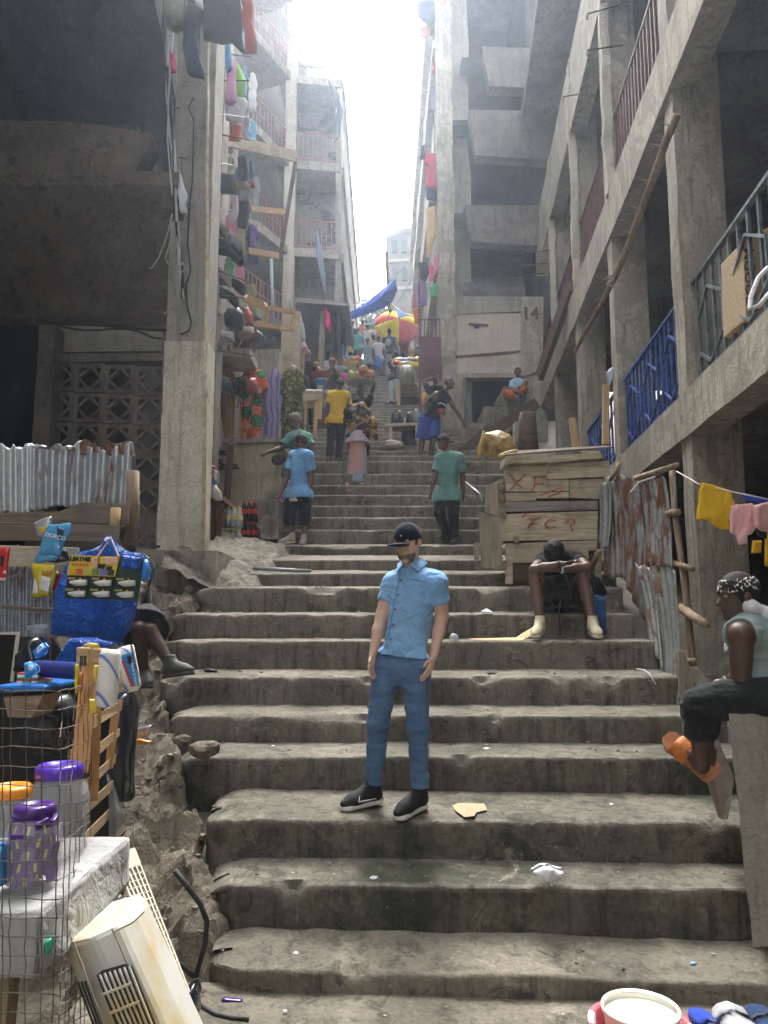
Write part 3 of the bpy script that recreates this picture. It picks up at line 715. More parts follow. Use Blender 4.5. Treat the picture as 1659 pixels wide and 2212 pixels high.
# smoky air of the market
hz = G().box((-62, -16, -3.2), (62, 72, 29))
m = bpy.data.materials.new('air'); m.use_nodes = True; nt = m.node_tree; nt.nodes.clear()
pv = nt.nodes.new('ShaderNodeVolumePrincipled'); pv.inputs['Color'].default_value = (.74, .85, 1, 1); pv.inputs['Density'].default_value = .0027; pv.inputs['Anisotropy'].default_value = .8
mo_ = nt.nodes.new('ShaderNodeOutputMaterial'); nt.links.new(pv.outputs[0], mo_.inputs['Volume'])
tag(mesh('haze', hz, m), 'thin blue grey haze hanging in the alley', 'haze', kind='stuff')
# ================================================================ people: one continuous body each, clothes as children
def zt(x0, y0, s): return lambda x, y: ((x0+x/s)*.6636, (y0+y/s)*.6636)
class S:
    """signed distance model: blended limbs, cut planes, folds; meshed by surface nets"""
    def __init__(s): s.o = []; s.cuts = []; s.nz = []
    def c(s, a, b, ra, rb, k=.02, sq=None): s.o.append(('c', np.array(a, float), np.array(b, float), ra, rb, k, sq)); return s
    def k(s, a, b, ra, rb, k=.01, sq=None): s.o.append(('k', np.array(a, float), np.array(b, float), ra, rb, k, sq)); return s
    def e(s, c, r, R=None, k=.02, sub=False): s.o.append(('s' if sub else 'e', np.array(c, float), np.array(r, float), np.eye(3) if R is None else np.array(R), k)); return s
    def cut(s, p, n): s.cuts.append((np.array(p, float), np.array(n, float))); return s
    def fold(s, amp, sc, seed=0, st=(1, 1, 1)): s.nz.append((amp, sc, seed, st)); return s
    def mesh(s, h):
        lo = np.min([np.minimum(o[1]-o[3], o[2]-o[4]) if o[0] in 'ck' else o[1]-o[2].max() for o in s.o if o[0] != 's'], 0)-3*h-.02
        hi = np.max([np.maximum(o[1]+o[3], o[2]+o[4]) if o[0] in 'ck' else o[1]+o[2].max() for o in s.o if o[0] != 's'], 0)+3*h+.02
        n = np.ceil((hi-lo)/h).astype(int)+1
        Fd = np.full(n, .12, np.float32)
        ax = [lo[i]+h*np.arange(n[i]) for i in range(3)]
        def region(a, b, m):
            sl = []
            for i in range(3):
                i0 = max(0, int((a[i]-m-lo[i])/h)); i1 = min(n[i], int((b[i]+m-lo[i])/h)+2); sl.append(slice(i0, max(i1, i0+1)))
            return tuple(sl)
        for o in s.o:
            if o[0] in 'ck':
                _, a, b, ra, rb, k, sq = o; m = max(ra, rb)*1.05+.06
                sl = region(np.minimum(a, b), np.maximum(a, b), m)
                P = np.stack(np.meshgrid(ax[0][sl[0]], ax[1][sl[1]], ax[2][sl[2]], indexing='ij'), -1).astype(np.float32)
                ba = b-a; L2 = max(float(ba@ba), 1e-8); L = math.sqrt(L2)
                t0 = ((P-a)@ba)/L2; t = np.clip(t0, 0, 1); v = P-a-t[..., None]*ba
                if sq is not None:
                    nn = np.array(sq[0]); v = v+((1/sq[1]-1)*(v@nn))[..., None]*nn
                if o[0] == 'c': d = np.linalg.norm(v, axis=-1)-(ra+(rb-ra)*t)
                else:
                    v = P-a-t0[..., None]*ba
                    if sq is not None: v = v+((1/sq[1]-1)*(v@nn))[..., None]*nn
                    d = np.maximum(np.linalg.norm(v, axis=-1)-(ra+(rb-ra)*t), (np.abs(t0-.5)-.5)*L)
            else:
                _, c, r, R, k = o; m = .06; R3 = float(r.max())
                sl = region(c-R3, c+R3, m)
                P = np.stack(np.meshgrid(ax[0][sl[0]], ax[1][sl[1]], ax[2][sl[2]], indexing='ij'), -1).astype(np.float32)
                q = (P-c)@R; kk = np.linalg.norm(q/r, axis=-1); k2 = np.linalg.norm(q/(r*r), axis=-1)+1e-6; d = kk*(kk-1)/k2
            cur = Fd[sl]
            if o[0] == 's':
                Fd[sl] = np.maximum(cur, -d)
            else:
                hh = np.clip(.5+.5*(cur-d)/k, 0, 1); Fd[sl] = cur*(1-hh)+d*hh-k*hh*(1-hh)
        if s.cuts or s.nz:
            near = np.abs(Fd) < .09
            idx = np.argwhere(near); P = lo+idx*h
            val = Fd[near]
            for amp, sc, seed, st in s.nz: val = val+amp*fbm(P*np.array(st), sc, 2, seed)
            Fd[near] = val
            if s.cuts:
                X = np.meshgrid(*ax, indexing='ij')
                for p, nn in s.cuts: Fd = np.maximum(Fd, (X[0]-p[0])*nn[0]+(X[1]-p[1])*nn[1]+(X[2]-p[2])*nn[2])
        return nets(Fd, lo, h)
def nets(Fd, lo, h):
    s = Fd < 0; nx, ny, nz = Fd.shape
    cr = [(a, b, c) for a in (0, 1) for b in (0, 1) for c in (0, 1)]
    cnt = sum(s[a:nx-1+a, b:ny-1+b, c:nz-1+c].astype(np.int8) for a, b, c in cr)
    m = (cnt > 0) & (cnt < 8); cells = np.argwhere(m); idx = -np.ones(m.shape, np.int64); idx[m] = np.arange(len(cells))
    pos = np.zeros((len(cells), 3)); num = np.zeros(len(cells))
    val = {q: Fd[cells[:, 0]+q[0], cells[:, 1]+q[1], cells[:, 2]+q[2]] for q in cr}
    for q in cr:
        for axx in range(3):
            if q[axx]: continue
            r = list(q); r[axx] = 1; r = tuple(r); a, b = val[q], val[r]; x = (a < 0) != (b < 0)
            t = np.where(x, a/np.where(x, a-b, 1), 0); p = np.tile(np.array(q, float), (len(cells), 1)); p[:, axx] = t
            pos += p*x[:, None]; num += x
    V = lo+h*(cells+pos/num[:, None]); Fc = []
    for axx in range(3):
        u, w = (axx+1) % 3, (axx+2) % 3
        sl0 = [slice(None)]*3; sl1 = [slice(None)]*3; sl0[axx] = slice(0, -1); sl1[axx] = slice(1, None)
        a, b = s[tuple(sl0)], s[tuple(sl1)]; E = np.argwhere(a != b); ok = (E[:, u] > 0) & (E[:, w] > 0) & (E[:, u] < Fd.shape[u]-1) & (E[:, w] < Fd.shape[w]-1); E = E[ok]
        if not len(E): continue
        inside = a[E[:, 0], E[:, 1], E[:, 2]]
        def cell(du, dw):
            c = E.copy(); c[:, u] -= du; c[:, w] -= dw; return idx[c[:, 0], c[:, 1], c[:, 2]]
        q = np.stack([cell(1, 1), cell(0, 1), cell(0, 0), cell(1, 0)], 1); q[~inside] = q[~inside][:, ::-1]
        Fc.append(q[(q >= 0).all(1)])
    return V, np.concatenate(Fc).tolist() if Fc else []
def skin(name, c):
    if name in MATS: return MATS[name]
    m, nt, b = base(name, .5, 0, .45)
    f = noise(nt, coords(nt), 9, 4)
    nt.links.new(ramp(nt, f, [(.3, tuple(x*.82 for x in c)), (.7, c)]), b.inputs['Base Color'])
    b.inputs['Subsurface Weight'].default_value = .08; b.inputs['Subsurface Radius'].default_value = (.02, .008, .004)
    bump(nt, b, noise(nt, coords(nt), 60, 3), .08, .005); MATS[name] = m; return m
PALE = skin('pale skin', (.66, .43, .33)); DK1 = skin('dark brown skin', (.085, .047, .032)); DK2 = skin('brown skin', (.12, .066, .043)); DK3 = skin('deep brown skin', (.06, .035, .026))
HAIR = flat('black hair', (.012, .011, .01), .8, .3, 60, .6)
RUBB = flat('black rubber', (.025, .025, .026), .6, .2)
def rotm(yaw, pitch=0, roll=0):
    """columns: right (of the figure's own left-to-right seen from the front), front, up"""
    f = Vector((-math.sin(rad(yaw)), -math.cos(rad(yaw)), 0)); up = Vector((0, 0, 1)); r = up.cross(f)*-1
    R = Matrix((r, f, up)).transposed()
    R = Matrix.Rotation(rad(roll), 3, f) @ Matrix.Rotation(rad(-pitch), 3, f.cross(up)*-1 if False else r) @ R
    return np.array(R)
class Fig:
    def __init__(s, name, label, d, T, J, sc=1., yaw=0, head=(None, 0, 0), sk=DK1, res=.016, group=None, build=1., cat='person', hs=1.):
        s.d, s.sc, s.res, s.yaw, s.b = d, sc, res, yaw, sc*build; s.J = {}
        fr = np.array([-math.sin(rad(yaw)), -math.cos(rad(yaw)), 0]); s.fr = fr; s.lat = np.array([math.cos(rad(yaw)), -math.sin(rad(yaw)), 0])
        for k, p in J.items():
            x, y = T(p[0], p[1]); dd = p[2] if len(p) > 2 else 0
            if len(p) == 2:
                if k in ('sl', 'sr'): dd = -math.sin(rad(yaw))*.17*sc*(1 if k == 'sr' else -1)
                if k in ('pl', 'pr'): dd = -math.sin(rad(yaw))*.09*sc*(1 if k == 'pr' else -1)
            s.J[k] = np.array(W(x, y, d+dd))
        up_ = s.J['h']-(s.J['pl']+s.J['pr'])/2; up_ = up_/np.linalg.norm(up_); mid = (s.J['sl']+s.J['sr'])/2
        for k in ('sl', 'sr'): s.J[k] = s.J[k]*.92+mid*.08-up_*.05*sc
        j = s.J; hy = head[0] if head[0] is not None else yaw; s.R = rotm(hy, head[1], head[2]); s.hs = sc*hs
        j.setdefault('n', (j['sl']+j['sr'])/2+np.array([0, 0, .1*sc]))
        feet = [j[k] for k in ('al', 'ar') if k in j] or [j['pl']-np.array([0, 0, .9*sc])]
        base_ = Vector((float(np.mean([f[0] for f in feet])), float(np.mean([f[1] for f in feet])), float(min(f[2] for f in feet))-.07*sc))
        s.root = thing(name, label, cat, base_, group); s.skin = sk; s.m = None
    def torso(s, q, add=0., k=.05):
        j, c = s.J, s.b; sqz = (s.fr, .78); pc = (j['pl']+j['pr'])/2; ch = (j['sl']+j['sr'])/2*.78+pc*.22; ab = pc*.62+ch*.38
        up = (ch-pc)/np.linalg.norm(ch-pc)
        q.c(j['pl'], j['pr'], .092*c+add, .092*c+add, k, sqz).c(pc, ab, .116*c+add, .114*c+add, k, sqz).c(ab, ch, .114*c+add, .14*c+add, k, sqz)
        q.c(j['sl']*.72+j['sr']*.28-up*.03*c, j['sr']*.72+j['sl']*.28-up*.03*c, .085*c+add, .085*c+add, k, (s.fr, .85))
        for a in ('sl', 'sr'): q.c(j['n']*.9+pc*.1, j[a], .05*c+add, .05*c+add, k)
        q.c(j['sl']*.97+j['sr']*.03, j['sr']*.97+j['sl']*.03, .056*c+add, .056*c+add, k)
        return q
    def body(s, arms='lr', legs='lr', hands=True, face=True, spread=None, feet=True, neck=.056):
        j, c = s.J, s.b; q = S(); s.torso(q)
        hd = j['h']; up = s.R[:, 2]; f = s.R[:, 1]; rt = s.R[:, 0]; hs = s.hs
        q.c(j['n']-np.array([0, 0, .02*c]), hd-up*.06*hs-f*.02*hs, neck*c, (neck-.006)*c, .03)
        q.e(hd+up*.02*hs-f*.008*hs, (.074*hs, .094*hs, .097*hs), s.R, .02).e(hd-up*.055*hs+f*.02*hs, (.055*hs, .068*hs, .068*hs), s.R, .03)
        if face:
            q.c(hd+f*.086*hs+up*.008*hs, hd+f*.105*hs-up*.03*hs, .009*hs, .016*hs, .012)
            q.c(hd+f*.078*hs+up*.028*hs-rt*.04*hs, hd+f*.078*hs+up*.028*hs+rt*.04*hs, .013*hs, .013*hs, .015)
            q.e(hd+f*.083*hs-up*.06*hs, (.026*hs, .014*hs, .012*hs), s.R, .012); q.e(hd+f*.07*hs-up*.098*hs, (.028*hs, .022*hs, .02*hs), s.R, .02)
            for sg in (-1, 1): q.e(hd+rt*sg*.076*hs-f*.012*hs-up*.005*hs, (.011*hs, .022*hs, .032*hs), s.R, .008)
        for a in arms:
            S_, E_, W_ = j['s'+a], j['e'+a], j['w'+a]
            q.c(S_, E_, .055*c, .041*c, .03).c(S_*.55+E_*.45, S_*.3+E_*.7, .05*c, .045*c, .03).c(E_, E_*.6+W_*.4, .041*c, .04*c, .02).c(E_*.6+W_*.4, W_, .04*c, .027*c, .02)
            if hands: s.hand(q, a, spread)
        for a in legs:
            H_, K_, A_ = j['p'+a], j['k'+a], j['a'+a]; bk = -s.fr
            q.c(H_, K_, .088*c, .056*c, .03).c(K_, A_, .052*c, .038*c, .02).c(K_*.85+A_*.15+bk*.015*c, K_*.5+A_*.5+bk*.012*c, .05*c, .045*c, .03)
            if feet:
                t = j.get('t'+a, A_+s.fr*.17*c-np.array([0, 0, .05*c])); he = A_-(t-A_)*.28; he[2] = t[2]
                q.c(A_, he, .03*c, .024*c, .02).c(A_*.7+t*.3, t, .027*c, .02*c, .02)
        o = mesh('body', q.mesh(s.res), s.skin, s.root, smooth=True); s.m = o; return s
    def hand(s, q, a, spread=None):
        j, c = s.J, s.sc; Wp, E = j['w'+a], j['e'+a]; dv = j['f'+a]-Wp if 'f'+a in j else (Wp-E); dv = dv/np.linalg.norm(dv)
        spv = np.array(spread if spread is not None else s.fr, float); spv = spv-dv*(spv@dv); spv /= np.linalg.norm(spv); nn = np.cross(dv, spv)
        if nn@( (j['sl']+j['sr'])/2-Wp) < 0: nn = -nn     # palm faces the body
        q.c(Wp, Wp+dv*.075*c, .027*c, .03*c, .015, (nn, .62))
        R = max(.0085*c, s.res*.8)
        for i, (o_, L) in enumerate(((.027, .075), (.009, .085), (-.009, .08), (-.026, .062))):
            b0 = Wp+dv*.078*c+spv*o_*c; b1 = b0+dv*L*.5*c+nn*.006*c; b2 = b0+dv*L*.92*c+nn*.028*c
            q.c(b0, b1, R*1.02, R*.98, .004).c(b1, b2, R*.98, R*.85, .004)
        t0 = Wp+dv*.025*c+spv*.022*c; t1 = t0+dv*.035*c+spv*.022*c+nn*.012*c; q.c(t0, t1, R*1.2, R*1.1, .008).c(t1, t1+dv*.032*c+nn*.008*c, R*1.1, R*.9, .004)
    def top(s, mat, sleeve=.6, hem=None, loose=.016, neckdrop=.0, name='shirt', arms='lr', tank=False, fold=.006, res=None, label=None):
        j, c = s.J, s.b; q = S(); s.torso(q, loose, .05); pc = (j['pl']+j['pr'])/2
        if not tank:
            for a in arms:
                S_, E_, W_ = j['s'+a], j['e'+a], j['w'+a]
                ins = S_+(((j['sl']+j['sr'])/2)-S_)*.25
                if sleeve <= 1: q.c(ins, S_, .056*c+loose*.8, .056*c+loose*.7, .03).k(S_, S_+(E_-S_)*sleeve, .056*c+loose*.7, .047*c+loose*1.1, .02)
                else: q.c(ins, S_, .06*c+loose, .058*c+loose, .03).c(S_, E_, .058*c+loose, .045*c+loose, .03).k(E_, E_+(W_-E_)*(sleeve-1), .045*c+loose, .034*c+loose, .02)
        n = j['n']; up = n-pc; up = up/np.linalg.norm(up)
        q.c(pc, pc-up*.1*c, .125*c+loose, .125*c+loose, .03, (s.fr, .78))
        for a in 'lr':
            if 'k'+a in j and abs((j['k'+a]-j['p'+a])[2]) > .25*c: q.c(j['p'+a], j['p'+a]+(j['k'+a]-j['p'+a])*.3, .1*c+loose, .1*c+loose, .05)
        hz_ = hem if hem is not None else pc-up*.06*c
        if not hasattr(hz_, '__len__'): hz_ = pc+up*hz_*c
        q.cut(hz_, -up)
        if s.m is not None or True:
            q.e(n+up*.06*c+s.fr*.035*c, (.07*c, .07*c, .085*c+neckdrop), None, sub=True)
        q.cut(n+up*.055*c, up)
        if tank:
            for a in 'lr':
                d_ = j['s'+a]-(j['sl']+j['sr'])/2; q.e(j['s'+a]+d_*.28-up*.02*c, (.085*c, .085*c, .13*c), None, sub=True)
        if fold: q.fold(fold, 7, 3, (1, 1, .6)); q.fold(fold*.6, 16, 8, (1, 1, 2.2))
        o = mesh(name, q.mesh(res or s.res*.9), mat, s.root, smooth=True)
        if label: o['label'] = label
        return s
    def bottom(s, mat, length=2., loose=.014, name='trousers', legs='lr', fold=.006, flare=0., res=None, taper=1., waist=-.01, crease=0.):
        j, c = s.J, s.b; q = S(); sqz = (s.fr, .78); pc = (j['pl']+j['pr'])/2; ch = (j['sl']+j['sr'])/2; up = (ch-pc)/np.linalg.norm(ch-pc)
        q.c(j['pl'], j['pr'], .097*c+loose, .097*c+loose, .04, sqz).c(pc, pc+up*.1*c, .116*c+min(loose, .012), .114*c+min(loose, .01), .04, sqz)
        for a in legs:
            H_, K_, A_ = j['p'+a], j['k'+a], j['a'+a]
            if length <= 1: q.k(H_, H_+(K_-H_)*length, .092*c+loose, .078*c+loose*1.6+flare, .03)
            else:
                q.c(H_, K_, .09*c+loose, (.06*c+loose)*taper, .03); e = K_+(A_-K_)*(length-1)
                q.k(K_-(K_-H_)*.02, e, (.06*c+loose)*taper, (.044*c+loose*1.3)*taper+flare, .03)
        q.cut(pc+up*(waist+.1)*c, up)
        if crease: q.fold(crease, 11, 21, (.35, .35, 2.0))
        if fold: q.fold(fold, 9, 5, (1, 1, 1.6)); q.fold(fold*.7, 20, 11, (.8, .8, 2.4))
        mesh(name, q.mesh(res or s.res*.9), mat, s.root, smooth=True); return s
    def skirt(s, mat, zend, r0=.15, r1=.2, name='skirt', fold=.012, sq=.8):
        j, c = s.J, s.b; pc = (j['pl']+j['pr'])/2; q = S(); e = np.array(zend, float)
        q.k(pc+np.array([0, 0, .1*c]), pc-np.array([0, 0, .05*c]), .12*c, r0*c, .03, (s.fr, sq)).k(pc-np.array([0, 0, .04*c]), e, r0*c, r1*c, .04, (s.fr, sq))
        q.fold(fold, 10, 5, (1, 1, .12)); mesh(name, q.mesh(s.res), mat, s.root, smooth=True); return s
    def hair(s, mat=HAIR, th=.012, low=-.02, fwd=.045, name='hair', rough_=.0, tilt=.55):
        hd, up, f, hs = s.J['h'], s.R[:, 2], s.R[:, 1], s.hs; q = S()
        q.e(hd+up*.022*hs-f*.01*hs, ((.074+th)*hs, (.092+th)*hs, (.097+th)*hs), s.R)
        nn = f*.8-up*tilt; nn = nn/np.linalg.norm(nn); q.cut(hd+f*fwd*hs+up*.03*hs, nn); q.cut(hd+up*low*hs-f*.05*hs, -up)
        if rough_: q.fold(rough_, 30, 4)
        mesh(name, q.mesh(s.res*.8), mat, s.root, smooth=True); return s
    def cap(s, mat, brim=True, back=False, name='cap'):
        hd, up, f, rt, hs = s.J['h'], s.R[:, 2], s.R[:, 1], s.R[:, 0], s.hs; q = S()
        q.e(hd+up*.03*hs-f*.008*hs, (.087*hs, .108*hs, .104*hs), s.R); q.cut(hd+up*.022*hs, -up)
        o = mesh(name, q.mesh(min(s.res*.8, .012)), mat, s.root, smooth=True)
        if brim:
            g = -1 if back else 1; b = S(); c0 = hd+f*g*.085*hs+up*.022*hs
            b.e(c0+f*g*.04*hs-up*.012*hs, (.072*hs, .075*hs, .013*hs), s.R @ np.array(Matrix.Rotation(rad(10*g), 3, 'X')), .01)
            mesh('brim', b.mesh(min(s.res*.6, .009)), mat, o, smooth=True)
        return o
    def shoe(s, a, mat, solemat=None, toe=None, slipper=False, sole_h=.028):
        j, c = s.J, s.sc; A_ = j['a'+a]; t = j.get('t'+a); t = t if t is not None else A_+s.fr*.17*c-np.array([0, 0, .055*c])
        dv = t-A_; h_ = dv.copy(); h_[2] = 0; h_ = h_/max(np.linalg.norm(h_), 1e-6); zb = A_[2]-.085*c
        dz = (t[2]-.03*c-zb)/max(np.linalg.norm((t-A_)[:2]), .05); dr = h_.copy(); dr[2] = dz if abs(dz) < 1.5 else 0; dr = dr/np.linalg.norm(dr)
        he = np.array([A_[0], A_[1], zb])-dr*.055*c; to = he+dr*.27*c; r_ = s.res*.6 if s.res > .012 else .007
        sd_ = np.cross(dr, [0, 0, 1]); sd_ /= np.linalg.norm(sd_); un = np.cross(sd_, dr)
        q = S()
        if slipper:
            q.c(he+dr*.15*c+un*.03*c, he+dr*.2*c+un*.03*c, .05*c, .05*c, .02, (un, .6)); q.cut(he+un*.012*c, -un)
            o = mesh('sandal', q.mesh(r_), mat, s.root, smooth=True)
        else:
            q.c(he+dr*.04*c+un*.045*c, A_+np.array([0, 0, .01*c]), .04*c, .042*c, .03).c(he+dr*.05*c+un*.04*c, he+dr*.19*c+un*.035*c, .042*c, .046*c, .03, (un, .85)).c(he+dr*.19*c+un*.035*c, to-dr*.03*c+un*.025*c, .044*c, .034*c, .03, (un, .75)).c(A_+dr*.025*c, he+dr*.15*c+un*.055*c, .04*c, .034*c, .03)
            q.k(A_-np.array([0, 0, .03*c]), A_+np.array([0, 0, .07*c]), .043*c, .04*c, .02); q.cut(he+un*.006*c, -un); o = mesh('shoe', q.mesh(r_), mat, s.root, smooth=True)
        so2 = S(); so2.c(he+dr*.035*c, he+dr*.1*c, .04*c, .038*c, .01).c(he+dr*.1*c, to-dr*.045*c, .038*c, .047*c, .01)
        so2.cut(he+un*sole_h*.55*c, un); so2.cut(he-un*sole_h*.45*c, -un); mesh('sole', so2.mesh(r_), solemat or mat, o, smooth=True); return s
    def pt(s, k, r=0, u=0, f=0):
        return s.J[k]+s.R[:, 0]*r*s.hs+s.R[:, 2]*u*s.hs+s.R[:, 1]*f*s.hs
    def eyes(s):
        for sg in (-1, 1): mesh('eye', G().ball(s.pt('h', sg*.031, .008, .076), .0125*s.hs, 8), flat('eye', (.35, .3, .27), .3), s.root, smooth=True)
        return s
zA, zB, zC, zD, zE, z6, zF, zG, zH, zI, zJ, zK, zL, zM, zN = (zt(950, 950, 2.602), zt(650, 1000, 2.602), zt(1300, 900, 2.211), zt(1500, 1400, 1.659), zt(1900, 1500, 1.843),
    zt(1000, 1600, 1.923), zt(0, 1700, 2.37), zt(0, 2400, 2.074), zt(500, 0, 2.211), zt(1200, 0, 2.211), zt(1800, 0, 2.211), zt(0, 900, 2.211), zt(1900, 800, 2.458), zt(1500, 2500, 1.659), zt(400, 1700, 1.843))
# ---------------------------------------------------------------- man in the middle of the stairs
SHB = cloth('pale blue linen', (.25, .45, .72), (.19, .37, .63), s=14, bmp=.9); DEN = cloth('blue denim', (.1, .17, .29), (.06, .115, .215), s=26, bmp=.45); NAVY = cloth('navy cotton', (.012, .016, .03), s=30, bmp=.2)
m1 = Fig('person', 'man in pale blue shirt, jeans and navy cap looking down on the stairs', 4.86, z6,
    dict(h=(630, 322, -.06), n=(655, 440), sl=(535, 530), sr=(822, 522), el=(468, 770, .04), er=(845, 775, -.02), wl=(412, 1015, -.03), wr=(792, 1030, -.08), fl=(392, 1150, -.06), fr=(742, 1190, -.12),
         pl=(500, 1100, .05), pr=(672, 1105, -.02), kl=(445, 1440, .0), kr=(694, 1450, -.06), al=(415, 1850, .06), ar=(705, 1880, -.04), tl=(255, 1945, -.03), tr=(615, 1985, -.14)),
    1.03, 22, (30, 15, 0), PALE, .009, build=.92, hs=.96)
m1.body(spread=(-.5, -.85, 0)).eyes()
m1.top(SHB, .62, .075, .016, .03, 'shirt', fold=.011, res=.009); m1.bottom(DEN, 1.93, .011, 'jeans', fold=.006, res=.008, taper=.98, waist=.03, crease=.009)
m1.shoe('l', flat('black knit shoe', (.012, .012, .013), .8, .2, 60), flat('white foam sole', (.62, .59, .54), .7)).shoe('r', MATS['black knit shoe'], MATS['white foam sole'])
cp = m1.cap(NAVY); mesh('button', G().ball(m1.pt('h', 0, .134, -.008), .009, 8), NAVY, cp, smooth=True)
mesh('emblem', G().ball(m1.pt('h', -.01, .062, .098), .004, 6), flat('white thread', (.8, .8, .8)), cp)
hq = S(); hd = m1.J['h']; up, f_, rt = m1.R[:, 2], m1.R[:, 1], m1.R[:, 0]
hq.e(hd-up*.06+f_*.022, (.06, .075, .067), m1.R); hq.cut(hd-up*.058, up); hq.cut(hd+f_*.02, -f_); hq.fold(.003, 60, 2)
mesh('beard', hq.mesh(.008), flat('grizzled beard', (.26, .175, .13), .9, .4, 70, .6), m1.root, smooth=True)
hq = S(); hq.e(hd+up*.01-f_*.01, (.078, .098, .06), m1.R); hq.cut(hd+up*.03, up); hq.cut(hd+f_*.03, f_); mesh('hair', hq.mesh(.009), flat('short brown hair', (.1, .07, .05), .9, .3, 60), m1.root, smooth=True)
# collar, placket, buttons, pocket
cl = m1.J['n']-np.array([0, 0, .025]); F1 = m1.fr; LT = m1.lat
g = G()
for sg in (-1, 1):
    a = cl+LT*sg*.06+F1*.0+np.array([0, 0, .045]); b = cl+LT*sg*.02+F1*.1+np.array([0, 0, .0]); c_ = cl+LT*sg*.068+F1*.085+np.array([0, 0, -.04]); e_ = cl+LT*sg*.1-F1*.01+np.array([0, 0, .012])
    g.add([a, b, c_, e_], [(0, 1, 2, 3)])
bk = [cl+LT*.062+F1*.0+np.array([0, 0, .05]), cl-F1*.06+np.array([0, 0, .06]), cl-LT*.062+np.array([0, 0, .05]), cl-LT*.1-F1*.01+np.array([0, 0, .012]), cl-F1*.095+np.array([0, 0, .015]), cl+LT*.1-F1*.01+np.array([0, 0, .012])]
g.add(bk, [(0, 1, 4, 5), (1, 2, 3, 4)])
mesh('collar', g, SHB, m1.root, smooth=False, thick=.006)
def on_front(o, x, z, root, fr=(0, -1, 0)):
    """first hit on mesh o from the camera side at world x, z"""
    dg = bpy.context.evaluated_depsgraph_get(); loc = Vector((x, 0, z)); M_ = o.matrix_world
    return None
BTN = flat('brown button', (.12, .09, .07), .4)
bpy.context.view_layer.update()
shirt = [c for c in m1.root.children if c.name.startswith('shirt')][0]
def cast(o, px, py):
    """where the view ray through a picture point meets mesh o (for sewing details onto it)"""
    a = W(px, py, .5); dr = (W(px, py, 5)-a).normalized(); mi = o.matrix_world.inverted()
    ok, p, n, i = o.ray_cast(mi @ a, (mi.to_3x3() @ dr).normalized())
    return (o.matrix_world @ p, (o.matrix_world.to_3x3() @ n).normalized()) if ok else (None, None)
for zx, zy in ((588, 555), (570, 645), (550, 738), (537, 832), (524, 925)):
    p, n = cast(shirt, *z6(zx, zy))
    if p: mesh('button', G().lathe([(0, .004), (.007, .003), (.0075, 0), (.0075, -.002)], 10, p, n), BTN, m1.root, smooth=True)
pk = [z6(640, 545), z6(738, 565), z6(735, 660), z6(690, 680), z6(635, 650)]
pp = [cast(shirt, *q) for q in pk]
if all(p[0] for p in pp):
    g = G(); g.add([p[0]+p[1]*.003 for p in pp], [tuple(range(5))]); mesh('chest_pocket', g, SHB, m1.root, thick=.004)
    g = G().tube([pp[0][0]+pp[0][1]*.005, pp[1][0]+pp[1][1]*.005], .004, 5); mesh('pocket_hem', g, cloth('blue seam', (.13, .3, .5)), m1.root)
pl_ = []
for zx, zy in ((598, 520), (588, 555), (570, 645), (550, 738), (537, 832), (524, 925), (512, 1025)):
    p, n = cast(shirt, *z6(zx-12, zy)); p and pl_.append(p+n*.003)
if len(pl_) > 2: mesh('placket', G().tube(pl_, .0035, 5), MATS['blue seam'], m1.root)
# swoosh marks on the shoes
SW = flat('white print', (.75, .75, .73), .6)
shoes = [c for c in m1.root.children if c.name.startswith('shoe')]
for o, pts in ((shoes[0], [(320, 1945), (328, 1910), (322, 1942), (360, 1935), (432, 1920)]), (shoes[1], [(712, 1985), (700, 1945), (712, 1982), (735, 1965), (765, 1940)])):
    q = []
    for zx, zy in pts:
        p, n = cast(o, *z6(zx, zy)); p and q.append(p+n*.003)
    if len(q) > 2: mesh('side_mark', G().tube(q, [.003, .002]+[.005]*(len(q)-3)+[.002] if len(q) > 3 else .004, 5), SW, o, smooth=True)
# ---------------------------------------------------------------- man sitting with his head on his arms
BLKT = cloth('black cotton', (.014, .014, .016), s=20); DSH = cloth('dark denim', (.07, .095, .1), (.04, .055, .06), s=24)
m2 = Fig('person', 'man sitting on the steps with head down on crossed arms', 7.35, zD,
    dict(h=(503, 668, -.18), n=(535, 660, .02), sl=(435, 690, .02), sr=(635, 680, .02), el=(392, 752, -.3), er=(680, 738, -.3), wl=(545, 722, -.42), wr=(530, 755, -.36), fl=(630, 715, -.42), fr=(450, 760, -.36),
         pl=(475, 930, .38), pr=(590, 930, .38), kl=(402, 800, -.28), kr=(658, 790, -.28), al=(428, 1045, -.42), ar=(712, 1045, -.42), tl=(400, 1095, -.58), tr=(738, 1095, -.58)), 1.0, 0, (0, 62, 0), DK2, .012)
m2.body().top(BLKT, .5, None, .018).bottom(DSH, .98, .024, 'shorts', flare=.02).hair(HAIR, .022, -.04, .1, rough_=.012, tilt=.2)
CRM = flat('cream sneaker', (.55, .48, .33), .7, .15, 20)
m2.shoe('l', CRM, flat('cream sole', (.6, .55, .42), .7)).shoe('r', CRM, MATS['cream sole'])
def ring(fig, a, t, r, mat, name, w=.008):
    E_, W_ = fig.J['e'+a], fig.J['w'+a]; p = E_+(W_-E_)*t; ax = W_-E_
    return mesh(name, G().lathe([(r, -w), (r+.005, -w), (r+.005, w), (r, w), (r, -w)], 14, p, tuple(ax), cap=False), mat, fig.root, smooth=True)
ring(m2, 'l', .92, .03, RUBB, 'wristwatch', .012); ring(m2, 'r', .93, .03, flat('white band', (.7, .72, .75), .5), 'wristband'); ring(m2, 'r', .88, .032, flat('blue band', (.05, .25, .6), .5), 'wristband', .006)
